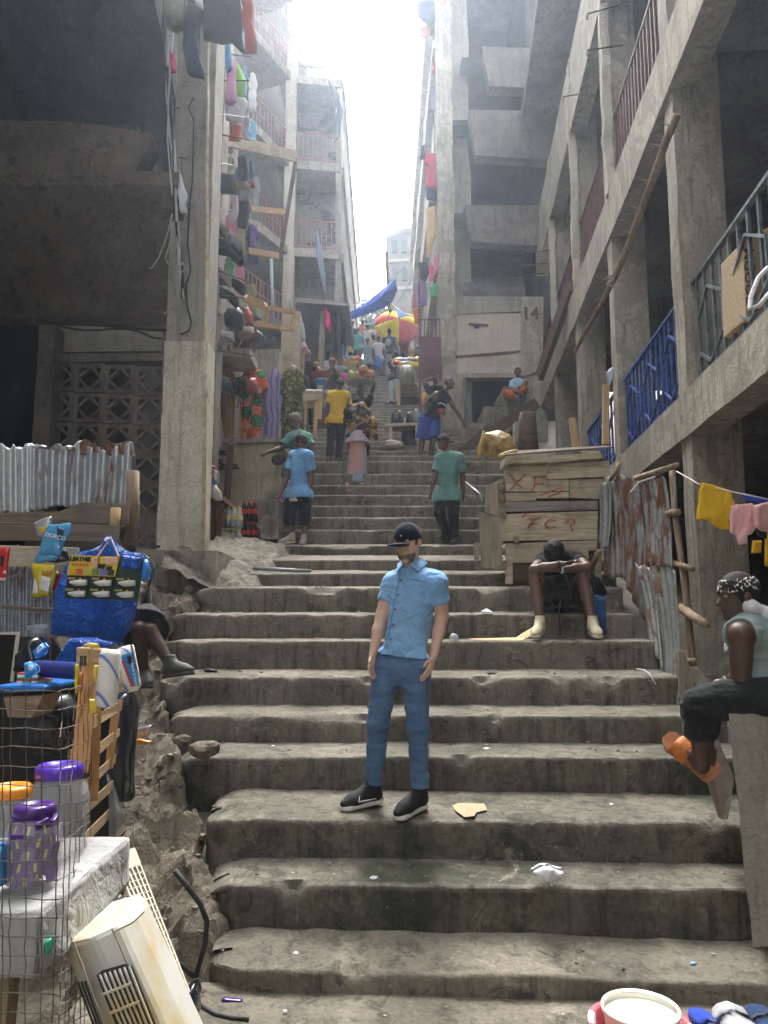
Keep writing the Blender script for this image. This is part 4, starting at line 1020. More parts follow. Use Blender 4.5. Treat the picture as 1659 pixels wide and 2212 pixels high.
# ---------------------------------------------------------------- man with the headband on the block at the right
GRT = cloth('grey cotton', (.25, .31, .30), (.2, .25, .245), s=16); SHO = cloth('charcoal canvas', (.022, .026, .026), (.014, .016, .016), s=18)
m3 = Fig('person', 'man in grey tank top and houndstooth headband sitting on the right block', 3.95, zE,
    dict(h=(925, 812, 0), n=(992, 915, .0), sl=(925, 985, -.14), sr=(1045, 985, .2), el=(942, 1300, -.12), er=(1000, 1300, .2), wl=(875, 1335, -.02), wr=(885, 1335, .1), fl=(850, 1345, .02), fr=(850, 1350, .1),
         pl=(1045, 1400, -.1), pr=(1080, 1400, .12), kl=(688, 1465, -.08), kr=(700, 1455, .14), al=(708, 1830, -.02), ar=(745, 1800, .2), tl=(590, 1722, .04), tr=(640, 1740, .24)), 1.0, 84, (88, 6, 0), DK1, .010)
m3.body(spread=(0, 0, 1)).eyes()
m3.top(GRT, tank=True, hem=-.1, loose=.018, fold=.008); m3.bottom(SHO, 1.52, .026, 'shorts', fold=.009)
m3.hair(HAIR, .008, -.05, .06)
# houndstooth headband
def houndstooth():
    m, nt, b = base('houndstooth knit', .9, 0, .2); v = coords(nt, (60, 60, 60))
    c = _n(nt, 'TexChecker'); c.inputs['Scale'].default_value = 1.; w = _n(nt, 'TexWave'); w.inputs['Scale'].default_value = .5
    c.inputs['Color1'].default_value = (.75, .72, .66, 1); c.inputs['Color2'].default_value = (.015, .015, .015, 1)
    n = noise(nt, v, .8, 2); nt.links.new(v, c.inputs['Vector']); nt.links.new(mix(nt, ramp(nt, n, [(.45, 0), (.5, 1)]), c.outputs[0], (.02, .02, .02)), b.inputs['Base Color']); return m
q = S(); hd, up, f_ = m3.J['h'], m3.R[:, 2], m3.R[:, 1]
q.e(hd+up*.03-f_*.01, (.088, .108, .1), m3.R); q.cut(hd+up*.022, -up); q.cut(hd+up*.092, up); mesh('headband', q.mesh(.008), houndstooth(), m3.root, smooth=True)
q = S(); n_ = m3.J['n']; q.c(n_+np.array([-.02, -.06, .035]), n_+np.array([.05, -.04, .0]), .032, .034, .03).c(n_+np.array([.05, -.04, .0]), n_+np.array([.11, .0, -.02]), .034, .03, .03).c(n_+np.array([-.02, -.06, .035]), n_+np.array([-.04, .05, .04]), .03, .025, .03); q.fold(.006, 20, 3)
mesh('neck_towel', q.mesh(.008), cloth('white towel', (.72, .72, .75), s=30), m3.root, smooth=True)
# orange slippers: sole, strap
ORG = flat('orange rubber', (.52, .16, .035), .6, .2, 30); ORB = flat('slipper sole', (.42, .17, .08), .7, .2)
for a, L in (('l', 1), ('r', 0)):
    A_, t = m3.J['a'+a], m3.J['t'+a]; dv = Vector(t-A_).normalized(); un = Vector((0, 0, 1))-dv*dv.z; un.normalize(); un = Vector((-.62, -.35, .7)); un = (un-dv*un.dot(dv)).normalized(); sd_ = dv.cross(un)
    b0 = Vector(A_)-dv*.07-un*.045; out = [(0, .03), (.03, .042), (.12, .042), (.2, .052), (.27, .047), (.295, .025)]
    pol = [b0+dv*x-sd_*w for x, w in out]+[b0+dv*x+sd_*w for x, w in reversed(out)]
    o = mesh('slipper', G().prism([p-un*.02 for p in pol], un*.02), ORB, m3.root)
    st = G(); st.grid(lambda u, v: b0+dv*(.14+.09*u)+sd_*(math.cos(math.pi*v)*.054)+un*(.002+math.sin(math.pi*v)*.062), 3, 12); mesh('strap', st, ORG, o, smooth=True, thick=.006)
# ---------------------------------------------------------------- boy in blue, seen from behind
BLU2 = cloth('sky blue pique', (.16, .36, .62), (.12, .29, .53), s=20); BLKS = cloth('black twill', (.013, .014, .018), s=18)
b1 = Fig('person', 'boy in sky blue polo and black shorts walking left, seen from behind', 11.25, zB,
    dict(h=(858, 1140), n=(860, 1205), sl=(790, 1235), sr=(925, 1235), el=(742, 1430), er=(945, 1420, -.05), wl=(690, 1555, -.1), wr=(935, 1560, -.1), pl=(790, 1590), pr=(890, 1590), kl=(758, 1790), kr=(888, 1790), al=(782, 1945), ar=(882, 1955), tl=(715, 1985, -.02), tr=(875, 1995, -.1)),
    .98, 125, (100, 8, 0), DK2, .014)
b1.body().top(BLU2, .75, -.06, .028, fold=.01).bottom(BLKS, 1.38, .03, 'shorts').hair(HAIR, .007, -.06, .07)
TAN = flat('dusty trainer', (.42, .37, .3), .8, .2); b1.shoe('l', TAN, flat('off white sole', (.55, .52, .45))).shoe('r', flat('grey trainer', (.25, .24, .22), .8), MATS['off white sole'])
b1.top(cloth('white vest', (.6, .58, .54)), hem=-.115, loose=.01, tank=True, name='undershirt', fold=.004)
# ---------------------------------------------------------------- woman in teal reaching out
def batik(name, cols, scale=18, kind='voronoi'):
    if name in MATS: return MATS[name]
    m, nt, b = base(name, .9, 0, .15); v = coords(nt)
    if kind == 'wave':
        w = _n(nt, 'TexWave'); w.inputs['Scale'].default_value = scale; w.inputs['Distortion'].default_value = 6; w.inputs['Detail'].default_value = 3; nt.links.new(v, w.inputs['Vector']); f = w.outputs['Fac']
    elif kind == 'rings':
        t = _n(nt, 'TexVoronoi'); t.inputs['Scale'].default_value = scale; nt.links.new(v, t.inputs['Vector']); f = t.outputs['Distance']
    else:
        t = _n(nt, 'TexVoronoi'); t.feature = 'DISTANCE_TO_EDGE'; t.inputs['Scale'].default_value = scale; nt.links.new(v, t.inputs['Vector']); f = t.outputs['Distance']
    n = len(cols); st = [(i/n*(.75 if kind == 'rings' else .5 if kind == 'voronoi' else 1.), c) for i, c in enumerate(cols)]
    nt.links.new(ramp(nt, f, st, 'CONSTANT'), b.inputs['Base Color']); bump(nt, b, noise(nt, v, 10, 3), .4, .02); MATS[name] = m; return m
TEAL = batik('teal print', [(.02, .2, .16), (.03, .26, .2), (.45, .2, .12), (.02, .22, .18)], 5, 'wave')
w1 = Fig('person', 'woman in teal print dress and grey headwrap reaching out her arm', 12.2, zB,
    dict(h=(800, 965), n=(830, 1045), sl=(765, 1085, -.1), sr=(915, 1085, .1), el=(690, 1195, -.15), er=(945, 1200), wl=(590, 1225, -.25), wr=(930, 1330), fl=(540, 1250, -.28), pl=(770, 1370), pr=(880, 1370), kl=(730, 1550), kr=(830, 1550), al=(705, 1745), ar=(820, 1745)),
    .98, 75, (80, 5, 0), DK2, .016, build=1.12)
w1.body().top(TEAL, .75, -.1, .03).skirt(batik('purple print', [(.12, .03, .12), (.5, .4, .5), (.2, .05, .2), (.55, .45, .52)], 14), w1.J['al']*.5+w1.J['ar']*.5+np.array([-.02, 0, .12]), .17, .2).hair(cloth('grey headwrap', (.16, .145, .135), s=20), .03, -.02, .06, 'headwrap')
w1.shoe('l', flat('red sandal', (.35, .03, .03)), slipper=True); 
g = G().ball(W(*zB(665, 1290), 11.95), .13, 10, (.9, .45, .75)); mesh('shoulder_bag', rough(g, .02, 8), batik('camouflage', [(.03, .035, .03), (.1, .1, .08), (.05, .03, .03)], 16), w1.root, smooth=True)
mesh('bag_strap', G().tube([W(*zB(640, 1260), 11.95), W(*zB(790, 1130), 12.0), W(*zB(850, 1060), 12.05)], .012, 6), RUBB, w1.root)
# ---------------------------------------------------------------- man in green polo
GRN = cloth('faded green pique', (.115, .24, .205), (.09, .195, .165), s=18); DTR = cloth('charcoal track cloth', (.022, .024, .03), s=16)
m4 = Fig('person', 'man in faded green polo and backward cap coming down the steps', 11.12, zA,
    dict(h=(1285, 1275), n=(1318, 1350), sl=(1245, 1390), sr=(1420, 1385), el=(1208, 1570), er=(1448, 1570), wl=(1180, 1690, -.05), wr=(1452, 1690), pl=(1262, 1730), pr=(1370, 1730), kl=(1245, 1870, -.12), kr=(1368, 1890, -.1), al=(1318, 2040, .15), ar=(1382, 2085, 0), tl=(1300, 2070, .1), tr=(1368, 2120, -.1)),
    .95, 30, (62, 4, 0), DK1, .013)
m4.body().top(GRN, .72, -.1, .028, fold=.01).bottom(DTR, 1.95, .022).shoe('l', RUBB, RUBB, slipper=True).shoe('r', RUBB, RUBB, slipper=True); m4.cap(flat('olive cap', (.03, .03, .024), .9), back=True)
# ---------------------------------------------------------------- man in yellow
YEL = cloth('yellow cotton', (.62, .40, .02), (.5, .31, .015), s=16); DKT = cloth('faded black cotton', (.024, .022, .022), s=14)
m5 = Fig('person', 'man in bright yellow shirt and black cap on the middle of the stairs', 14.6, zB,
    dict(h=(1192, 655), n=(1180, 705), sl=(1112, 725), sr=(1250, 725), el=(1082, 850), er=(1268, 850), wl=(1085, 955, -.05), wr=(1262, 950), pl=(1120, 960), pr=(1205, 960), kl=(1110, 1120), kr=(1190, 1120), al=(1098, 1265), ar=(1175, 1275), tl=(1092, 1305, -.15), tr=(1168, 1305, -.15)), 1.0, 8, (-10, 12, 0), DK3, .016)
m5.body().top(YEL, .7, -.08, .026, fold=.01).bottom(DKT, 1.97, .018).shoe('l', flat('brown leather', (.06, .04, .03)), RUBB).shoe('r', flat('brown leather', (.06, .04, .03)), RUBB); m5.cap(flat('black cap', (.015, .015, .016), .8))
# ---------------------------------------------------------------- woman with fruit on her head
m6 = Fig('person', 'woman in black carrying a tray of pineapples on her head', 14.9, zB,
    dict(h=(1365, 705), n=(1372, 765), sl=(1300, 795), sr=(1435, 790), el=(1290, 880), er=(1458, 735), wl=(1300, 950), wr=(1482, 650), fr=(1478, 620), pl=(1330, 1010), pr=(1410, 1010), kl=(1335, 1180), kr=(1410, 1180), al=(1335, 1345), ar=(1420, 1345)), .97, 40, (60, 0, 0), DK1, .016)
m6.body().top(BLKT, .7, -.08, .018).bottom(cloth('black leggings', (.012, .012, .014)), 1.95, .008).hair(HAIR, .01, -.02, .05).shoe('l', RUBB, RUBB, slipper=True).shoe('r', RUBB, RUBB, slipper=True)
# ---------------------------------------------------------------- woman under a gold and black veil
def veilmat():
    m, nt, b = base('gold print veil', .7, 0, .3); v = coords(nt); n = noise(nt, v, 7, 4, .6, 1.5)
    nt.links.new(ramp(nt, n, [(.0, (.016, .012, .01)), (.52, (.02, .014, .01)), (.56, (.4, .21, .04)), (.63, (.3, .13, .02)), (.66, (.02, .014, .01))]), b.inputs['Base Color']); bump(nt, b, n, .3, .02); return m
def skirtmat():
    m, nt, b = base('pink and blue seersucker', .9, 0, .2); v = coords(nt); n = noise(nt, v, 2.2, 4, .6); w = _n(nt, 'TexWave'); w.inputs['Scale'].default_value = 14; w.inputs['Distortion'].default_value = 3; w.bands_direction = 'Z'; nt.links.new(v, w.inputs['Vector'])
    c = mix(nt, ramp(nt, n, [(.48, 0), (.54, 1)]), (.47, .27, .25), mix(nt, w.outputs['Fac'], (.16, .24, .3), (.33, .42, .46))); nt.links.new(c, b.inputs['Base Color']); bump(nt, b, w.outputs['Fac'], .3, .02); return m
m7 = Fig('person', 'woman in pink and blue skirt under a black and gold veil', 13.75, zB,
    dict(h=(1368, 870), n=(1375, 930), sl=(1300, 940), sr=(1445, 940), el=(1245, 900, -.15), er=(1455, 1010), wl=(1255, 830, -.22), wr=(1420, 1040, -.15), pl=(1290, 1110), pr=(1390, 1110), kl=(1280, 1290), kr=(1380, 1290), al=(1262, 1465), ar=(1375, 1465), tl=(1245, 1505, -.16), tr=(1370, 1505, -.16)), .93, 12, (15, 8, 0), DK3, .016)
m7.body(); VL = veilmat(); m7.top(BLKT, 1.6, -.02, .02)
SKM = skirtmat(); e0 = (m7.J['al']+m7.J['ar'])/2+np.array([.02, 0, -.05])
m7.skirt(SKM, e0, .17, .225, fold=.02); q = S(); pc = (m7.J['pl']+m7.J['pr'])/2; q.k(pc+np.array([0, 0, .12]), pc-np.array([0, 0, .1]), .15, .25, .02, (m7.fr, .85)); q.fold(.02, 9, 6, (1, 1, .3)); mesh('peplum', q.mesh(.016), SKM, m7.root, smooth=True)
q = S(); hd, f_ = m7.J['h'], m7.fr
q.e(hd+np.array([0, .02, .03]), (.11, .12, .13)).c(hd+np.array([-.2, 0, .05]), hd+np.array([.1, 0, -.1]), .08, .12, .06, (f_, .8)).c(m7.J['sl']+np.array([-.08, 0, .02]), m7.J['sr']+np.array([.02, 0, -.06]), .13, .14, .06, (f_, .9)).c(hd+np.array([-.15, -.05, -.1]), hd+np.array([-.1, -.05, -.52]), .13, .07, .06, (f_, .8)).c(hd+np.array([.1, 0, -.3]), hd+np.array([.27, -.03, -.52]), .15, .05, .06, (f_, .9))
q.e(hd-np.array([0, .14, .03]), (.06, .09, .075), None, sub=True); q.fold(.022, 9, 4, (1.5, 1, .5)); mesh('veil', q.mesh(.016), VL, m7.root, smooth=True)
m7.shoe('l', flat('pink sandal', (.5, .2, .16)), slipper=True).shoe('r', flat('pink sandal', (.5, .2, .16)), slipper=True)
# ---------------------------------------------------------------- man in tank top leaning on the wall
BLS = cloth('royal blue mesh', (.035, .06, .28), (.025, .045, .2), s=18)
m8 = Fig('person', 'man in black tank top and blue shorts leaning a hand on the side stairs', 15.1, zA,
    dict(h=(1338, 775), n=(1300, 830), sl=(1228, 850), sr=(1345, 895), el=(1150, 925), er=(1398, 1010), wl=(1112, 1005, -.05), wr=(1445, 1095, .1), pl=(1130, 1075), pr=(1205, 1090), kl=(1105, 1255), kr=(1195, 1255), al=(1092, 1390), ar=(1178, 1390), tl=(1075, 1420, -.12), tr=(1172, 1420, -.12)), 1.02, -25, (-60, 0, -8), DK1, .015)
m8.body().top(BLKT, tank=True, hem=.0, loose=.014).bottom(BLS, .95, .03, 'shorts', flare=.02).hair(HAIR, .006, -.02, .05).shoe('l', TAN, TAN, slipper=True).shoe('r', TAN, TAN, slipper=True)
mesh('shirt_print', G().tube([W(*zA(x, y), 14.93) for x, y in ((1240, 948), (1262, 942), (1285, 950), (1305, 968))], .012, 5), flat('white ink', (.6, .6, .6)), m8.root)
mesh('red_print', G().ball(W(*zA(1262, 1010), 14.97), .075, 10, (1, .35, .8)), flat('red ink', (.35, .05, .05), .8, .5, 40), m8.root, smooth=True)
# ---------------------------------------------------------------- people further up
def crowd(label, d, T, h, top, bot, yaw=0, sc=1., skin_=DK3, arms=None, hem=-.08, tank=False, blen=1.95, hat=None, name='person', feet=None, lean=0, sit=False, hw=1.):
    """standing or sitting bystander hung from the head point h"""
    hx, hy = T(*h); u = F/d*sc*.985          # picture pixels per metre
    def j(dx, dz, dd=0): return (hx+dx*u, hy-dz*u, dd)
    cw = abs(math.cos(rad(yaw)))*.6+.4
    J = dict(h=(hx, hy), n=j(lean*.1, -.145), sl=j(-.18*cw+lean*.15, -.21)[:2], sr=j(.18*cw+lean*.15, -.21)[:2], pl=j(-.085*cw+lean*.5, -.72)[:2], pr=j(.085*cw+lean*.5, -.72)[:2])
    J.update(el=j(-.24*cw, -.49), er=j(.24*cw, -.49), wl=j(-.24*cw, -.73, -.05), wr=j(.24*cw, -.73, -.05))
    if sit: J.update(kl=j(-.14, -.74, -.42), kr=j(.14, -.74, -.42), al=j(-.13, -1.16, -.38), ar=j(.13, -1.16, -.38))
    else: J.update(kl=j(-.1+lean*.5, -1.13), kr=j(.09+lean*.5, -1.13), al=j(-.1+lean*.5, -1.53), ar=j(.1+lean*.5, -1.53))
    for k, v in (arms or {}).items(): x, y = T(v[0], v[1]); J[k] = (x, y, v[2] if len(v) > 2 else 0)
    f = Fig(name, label, d, lambda x, y: (x, y), J, sc, yaw, (yaw, 0, 0), skin_, .019 if d < 20 else .023)
    if not sit:
        for a in 'lr': f.J['a'+a][2] = tread(d)+.085*sc; f.J['k'+a][2] = (f.J['p'+a][2]+f.J['a'+a][2])/2
    else: tag(mesh('bench', G().box((f.J['pl'][0]-.2, d-.2, tread(d)-.1), (f.J['pr'][0]+.2, d+.25, f.J['pl'][2]-.1)).box((f.J['al'][0]-.2, d-.6, tread(d)-.2), (f.J['ar'][0]+.2, d-.21, f.J['al'][2]-.08)), WOODD), 'dark timber step seat under the '+label.split(' sitting')[0].split(' holding')[0].split(' behind')[0], 'bench')
    f.body(face=d < 20).top(top, .6, hem, .022, tank=tank)
    if bot: f.bottom(bot, blen, .018)
    if hat is not None: f.cap(hat)
    else: f.hair(HAIR, .008, -.03, .055)
    if not sit:
        f.shoe('l', RUBB, RUBB, slipper=True).shoe('r', RUBB, RUBB, slipper=True)
    return f
WHT = cloth('white cotton', (.62, .62, .62)); LJN = cloth('bleached jeans', (.42, .45, .46)); GRY = cloth('grey marl', (.2, .2, .2)); NVY = cloth('dark navy cotton', (.02, .025, .05)); TTK = cloth('blue grey vest', (.2, .27, .33)); BRT = cloth('brown grey tee', (.075, .065, .06)); PLJ = cloth('pale jeans', (.26, .31, .34))
c1 = crowd('person in black top and white trousers turning left by the sacks', 22, zA, (866, 532), BLKT, LJN, 60, .95, DK2, dict(el=(842, 660), wl=(812, 690, -.1), er=(888, 660), wr=(845, 690, -.15)))
mesh('shoulder_panel', G().ball(W(*zA(865, 605), 21.8), .1, 8, (.8, .4, 1.2)), WHT, c1.root, smooth=True)
c2 = crowd('man in black tee with white back print at the top of the stairs', 26.4, zA, (825, 338), BLKT, PLJ, 180, 1.0, DK3, dict(wl=(745, 530, -.05)))
mesh('back_print', G().ball(W(*zA(815, 428), 26.22), .14, 8, (.8, .2, 1.1)), flat('faded print', (.4, .4, .38), .8, .6, 30), c2.root, smooth=True)
c3 = crowd('man in blue grey vest bending beside the yellow table, back turned', 25.2, zA, (642, 418), TTK, NVY, 180, 1.0, DK2, tank=True)
crowd('tall woman in dark dress among the crowd at the top', 30, zA, (508, 272), NVY, NVY, 150, 1.05, DK3, hem=-.35)
crowd('woman in white vest with long hair at the top, back turned', 31, zA, (640, 300), WHT, NVY, 180, 1.0, DK3, tank=True)
crowd('person in pink top behind the white vest at the top', 33, zA, (690, 295), cloth('pink cotton', (.6, .25, .3)), NVY, 180, 1.0, DK3)
crowd('person in white tee crouching near the blue bag', 26.0, zA, (735, 400), WHT, GRY, 200, .9, DK3)
crowd('person in mustard top below the white vest', 28, zA, (692, 385), cloth('mustard cotton', (.42, .27, .12)), NVY, 170, .9, DK3)
crowd('person in grey top beside the black tee man', 28, zA, (868, 355), GRY, NVY, 180, .95, DK3)
crowd('person in pale hat at the right stalls at the top', 27, zA, (1068, 470), BRT, NVY, 60, .85, DK3, hat=WHT)
crowd('person in patterned wrap half hidden behind the umbrella', 29, zA, (760, 310), cloth('yellow wrap', (.45, .36, .16)), NVY, 200, .9, DK3)
UNI = cloth('black security shirt', (.016, .018, .022))
c5 = crowd('man in black shirt with yellow shoulder flashes and pale cap at the table', 17.8, zB, (915, 405), UNI, BLKS, -20, 1.0, DK2, dict(er=(1015, 530, -.1), wr=(1035, 605, -.25)), hat=flat('grey cap', (.3, .3, .3)))
mesh('shoulder_flash', G().ball(W(*zB(985, 475), 17.55), .06, 8, (1, .5, .7)), flat('yellow flash', (.6, .42, .02)), c5.root, smooth=True)
c6 = crowd('man in brown grey tee with pink beanie holding his hand to his mouth', 18.6, zB, (1122, 470), BRT, GRY, 10, 1.05, DK2, dict(el=(1085, 590, -.2), wl=(1115, 525, -.25), er=(1185, 590, -.2), wr=(1140, 520, -.25)), sit=True)
q = S(); q.e(c6.J['h']+np.array([0, 0, .04]), (.085, .1, .1)); q.cut(c6.J['h']+np.array([0, 0, .03]), (0, 0, -1)); mesh('beanie', q.mesh(.018), cloth('dusty pink knit', (.35, .24, .22)), c6.root, smooth=True)
crowd('man in grey vest sitting behind the pineapple tray', 19.8, zB, (1190, 450), GRY, GRY, 20, 1.0, DK2, tank=True, sit=True)
crowd('person in white tee behind the man in the pink beanie', 20.6, zB, (1092, 408), WHT, GRY, -10, .98, DK3, sit=True)
crowd('person in brown hood behind the green leaf print dress', 17.0, zB, (840, 515), BRT, GRY, 20, .95, DK3, hat=cloth('brown hood', (.05, .035, .03)))
crowd('person yawning with a raised arm behind the man in tank top', 16.9, zA, (1215, 740), BLKT, GRY, -30, .95, DK2, dict(el=(1115, 760), wl=(1205, 725, -.12)))
for lb, d, h, c, yw in (('person in turquoise top high on the left of the crowd', 29.5, (560, 330), (.08, .4, .42), 170), ('person in coral top at the centre of the crowd', 32.5, (600, 262), (.6, .2, .12), 190), ('person in lilac top at the crest beside the tree', 33.5, (720, 285), (.4, .3, .55), 160), ('person in olive top behind the printed tee man', 30.5, (795, 300), (.2, .2, .08), 180), ('person in yellow top at the left stalls near the crest', 28.5, (480, 350), (.6, .45, .05), 120), ('person in dark red top by the right stalls near the crest', 29, (960, 380), (.3, .04, .04), 240)):
    crowd(lb, d, zA, h, cloth('crowd '+lb.split()[2]+lb.split()[3], c), NVY, yw, .97, DK3)
# sitter in orange trousers
c7 = Fig('person', 'boy in light blue shirt and orange trousers sitting on the side stairs', 16.9, zC,
    dict(h=(852, 690), n=(850, 735), sl=(815, 755), sr=(885, 755), el=(800, 820, -.1), er=(900, 800, -.1), wl=(830, 835, -.25), wr=(880, 800, -.25), pl=(815, 850), pr=(860, 850), kl=(765, 840, -.35), kr=(910, 760, -.3), al=(835, 870, -.5), ar=(880, 850, -.4)), .92, 5, (8, 5, 0), DK2, .016)
ORT = cloth('orange cotton', (.42, .1, .035)); c7.body().top(cloth('light blue cotton', (.32, .45, .58)), .7, None, .02).bottom(ORT, 1.85, .025).hair(HAIR, .01, -.03, .055)
# sitter behind the blue sheeting: shorts, bare leg and clogs show
c8 = Fig('person', 'person in dark shorts and grey clogs sitting behind the blue plastic sheeting', 5.75, zF,
    dict(h=(1000, 120, .2), n=(1010, 250, .2), sl=(930, 300, .2), sr=(1110, 300, .2), el=(930, 500), er=(1090, 500), wl=(960, 640, -.1), wr=(1060, 640, -.1), pl=(1000, 740, .2), pr=(1090, 720, .2), kl=(1070, 820, -.3), kr=(1155, 830, -.25), al=(1110, 1180, -.2), ar=(1312, 1095, -.3), tl=(1130, 1235, -.3), tr=(1440, 1135, -.36)), .95, -60, (-40, 0, 0), DK1, .013)
CLG = flat('grey clog foam', (.075, .075, .065), .7, .15)
c8.body().top(BLKT, .6, None, .02).bottom(cloth('dark grey shorts', (.04, .042, .045)), .98, .03, 'shorts', flare=.02).hair().shoe('l', CLG, CLG).shoe('r', CLG, CLG)
# ================================================================ loose things: right side and up the stairs
ID = lambda x, y: (x, y)
def puff(name, T, pts, d, thick, mat, label=None, cat=None, fold=.012, fs=9., parent=None, group=None, rings=8, n=None, ax=(1, 1, .35), seed=None, crisp=True):
    """soft thing with a closed, rippled, cushion-like body: outline given by picture points (x, y[, extra depth])"""
    P = [W(*T(p[0], p[1]), d+(p[2] if len(p) > 2 else 0)) for p in pts]
    n = n or max(28, len(P)*4); B = []; L = [(P[(i+1) % len(P)]-P[i]).length for i in range(len(P))]; tot = sum(L)
    for i in range(len(P)):
        k = max(1, round(n*L[i]/tot))
        for q in range(k): B.append(P[i].lerp(P[(i+1) % len(P)], q/k))
    B = np.array(B); m = len(B); c = B.mean(0); seed = seed if seed is not None else sum((i+3)*ord(ch) for i, ch in enumerate(name+str(pts[0]))) % 97
    fr = [1, .97]+list(np.linspace(.9, .14, rings-2)); V = []; Fc = []
    for side in (-1, 1):
        for f in fr:
            q = c+(B-c)*f; q[:, 1] += side*thick*math.sqrt(max(0, 1-f**2 if not crisp else 1-f**6)); V.append(q)
        q = c.copy(); q[1] += side*thick; V.append(q[None])
    A = np.concatenate(V); fo = fbm(A*np.array(ax)*[1, .3, 1], fs, 3, seed)*fold; A[:, 1] += fo; A[:, 0] += fbm(A, fs, 2, seed+5)*fold*.5; A[:, 2] += fbm(A, fs, 2, seed+9)*fold*.4
    R = len(fr); blk = R*m+1
    for s_ in (0, 1):
        o = s_*blk
        for r in range(R-1):
            for i in range(m):
                a, b = o+r*m+i, o+r*m+(i+1) % m; f4 = (a, b, b+m, a+m); Fc.append(f4 if s_ == 0 else f4[::-1])
        for i in range(m):
            f3 = (o+(R-1)*m+i, o+(R-1)*m+(i+1) % m, o+R*m); Fc.append(f3 if s_ == 0 else f3[::-1])
    for i in range(m): Fc.append((i, blk+i, blk+(i+1) % m, (i+1) % m))
    o = mesh(name, (A, Fc), mat, parent, smooth=True, origin=None if parent is not None else tuple(c))
    if label: tag(o, label, cat, group)
    return o
def corrsheet(name, T, q4, mat, n=8, amp=.012, parent=None, rag=.02, seed=0, nv=24, bend=.0, thick=.004):
    """corrugated sheet; q4 = TL, TR, BR, BL as (x, y, distance)"""
    a, b, c, d = [np.array(W(*T(p[0], p[1]), p[2])) for p in q4]; nn = np.cross(b-a, d-a); nn /= np.linalg.norm(nn); nu = n*8
    def fn(u, v):
        u_, v_ = u[:, None], v[:, None]; P = (a*(1-u_)+b*u_)*(1-v_)+(d*(1-u_)+c*u_)*v_
        P = P+nn*(amp*np.sin(2*math.pi*n*u)+.02*fbm(P, 2.5, 3, seed)+bend*np.sin(math.pi*v))[:, None]
        e = fbm(np.stack([u*6, 0*u, 0*u+seed], 1), 1.3, 3, seed)*rag; dv = (d-a)/np.linalg.norm(d-a)
        return P+dv*(e*(1-v)**4*2-e[::-1]*v**4)[:, None]
    return mesh(name, G().vgrid(fn, nu, nv), mat, parent, smooth=True, thick=thick)
def plank(name, T, q, d, t, mat, parent, bow=.006, seed=0):
    """board: four or more picture corners at distance d (number or per corner), t thick"""
    D = d if hasattr(d, '__len__') else [d]*len(q); g = G().prism([W(*T(x, y), dd) for (x, y), dd in zip(q, D)], (0, t, 0))
    return mesh(name, rough(g, bow, 3, seed), mat, parent, bevel=.004)
# ---------------------------------------------------------------- timber kiosk
KD = 8.1
KI = thing('timber_kiosk', 'closed plank kiosk with red graffiti behind the man with head down', 'kiosk', W(*zD(500, 800), KD))
WP2 = wood('pale plank', (.5, .42, .3), (.24, .19, .13), 0); WP3 = wood('grey plank', (.26, .23, .19), (.15, .13, .11), 0)
for k, (q, dd, mt) in enumerate((([(232, 194), (468, 188), (470, 332), (245, 332)], .0, WP2), ([(471, 266), (584, 266), (584, 330), (471, 331)], .0, WP2), ([(462, 182), (803, 165), (806, 250), (468, 264)], -.03, WP2), ([(586, 268), (785, 258), (750, 372), (588, 364)], .004, WOODP),
    ([(240, 338), (408, 338), (408, 380), (243, 386)], .008, WOODP), ([(410, 336), (584, 335), (584, 366), (410, 368)], -.012, WP2), ([(215, 388), (742, 380), (744, 430), (215, 442)], -.01, WP3), ([(225, 455), (742, 436), (740, 592), (225, 598)], 0, WP2), ([(243, 612), (738, 596), (735, 650), (690, 652), (688, 712), (247, 718)], .005, WOODP))):
    plank('plank', zD, q, KD+dd, .03, mt, KI, .005, k)
for k, q in enumerate(([(240, 143), (322, 134), (318, 178), (238, 185)], [(325, 131), (470, 126), (470, 172), (322, 180)], [(472, 137), (650, 130), (648, 160), (470, 178)], [(650, 114), (750, 108), (768, 150), (650, 160)])):
    plank('roof_board', zD, q, KD-.12, .35, WOODP, KI, .01, 20+k)
mesh('roof_sheet', rough(G().hexa([W(*zD(235, 140), KD-.1), W(*zD(822, 100), KD-.1), W(*zD(780, 92), KD+1.2), W(*zD(300, 118), KD+1.2)]+[p+Vector((0, 0, .02)) for p in (W(*zD(235, 140), KD-.1), W(*zD(822, 100), KD-.1), W(*zD(780, 92), KD+1.2), W(*zD(300, 118), KD+1.2))]), .01, 3), WOODD, KI)
for k, (q, D) in enumerate((([(200, 272), (226, 262), (226, 470), (200, 464)], (8.22, 8.13, 8.13, 8.22)), ([(168, 285), (199, 272), (199, 464), (165, 452)], (8.4, 8.23, 8.23, 8.4)), ([(136, 300), (167, 287), (164, 452), (132, 445)], (8.6, 8.42, 8.42, 8.6)), ([(178, 466), (226, 474), (226, 752), (182, 748)], (8.34, 8.13, 8.13, 8.34)), ([(143, 455), (177, 468), (180, 750), (146, 745)], (8.55, 8.36, 8.36, 8.55)), ([(98, 440), (142, 455), (145, 750), (110, 735)], (8.85, 8.57, 8.57, 8.85)), ([(70, 610), (98, 608), (100, 700), (72, 705)], (8.9, 8.8, 8.8, 8.9)))):
    plank('side_plank', zD, q, D, .025, WOODV, KI, .012, 40+k)
for (x, y) in ((213, 303), (217, 368), (230, 460), (232, 735), (300, 590)):
    mesh('log_end', G().tube([W(*zD(x, y), KD-.06), W(*zD(x, y), KD+.7)], .038, 10), POLE, KI, smooth=False)
for q in ([(245, 716), (280, 716), (280, 832), (243, 832)], [(726, 655), (765, 650), (760, 815), (728, 815)]): plank('leg', zD, q, KD+.01, .08, WP2, KI)
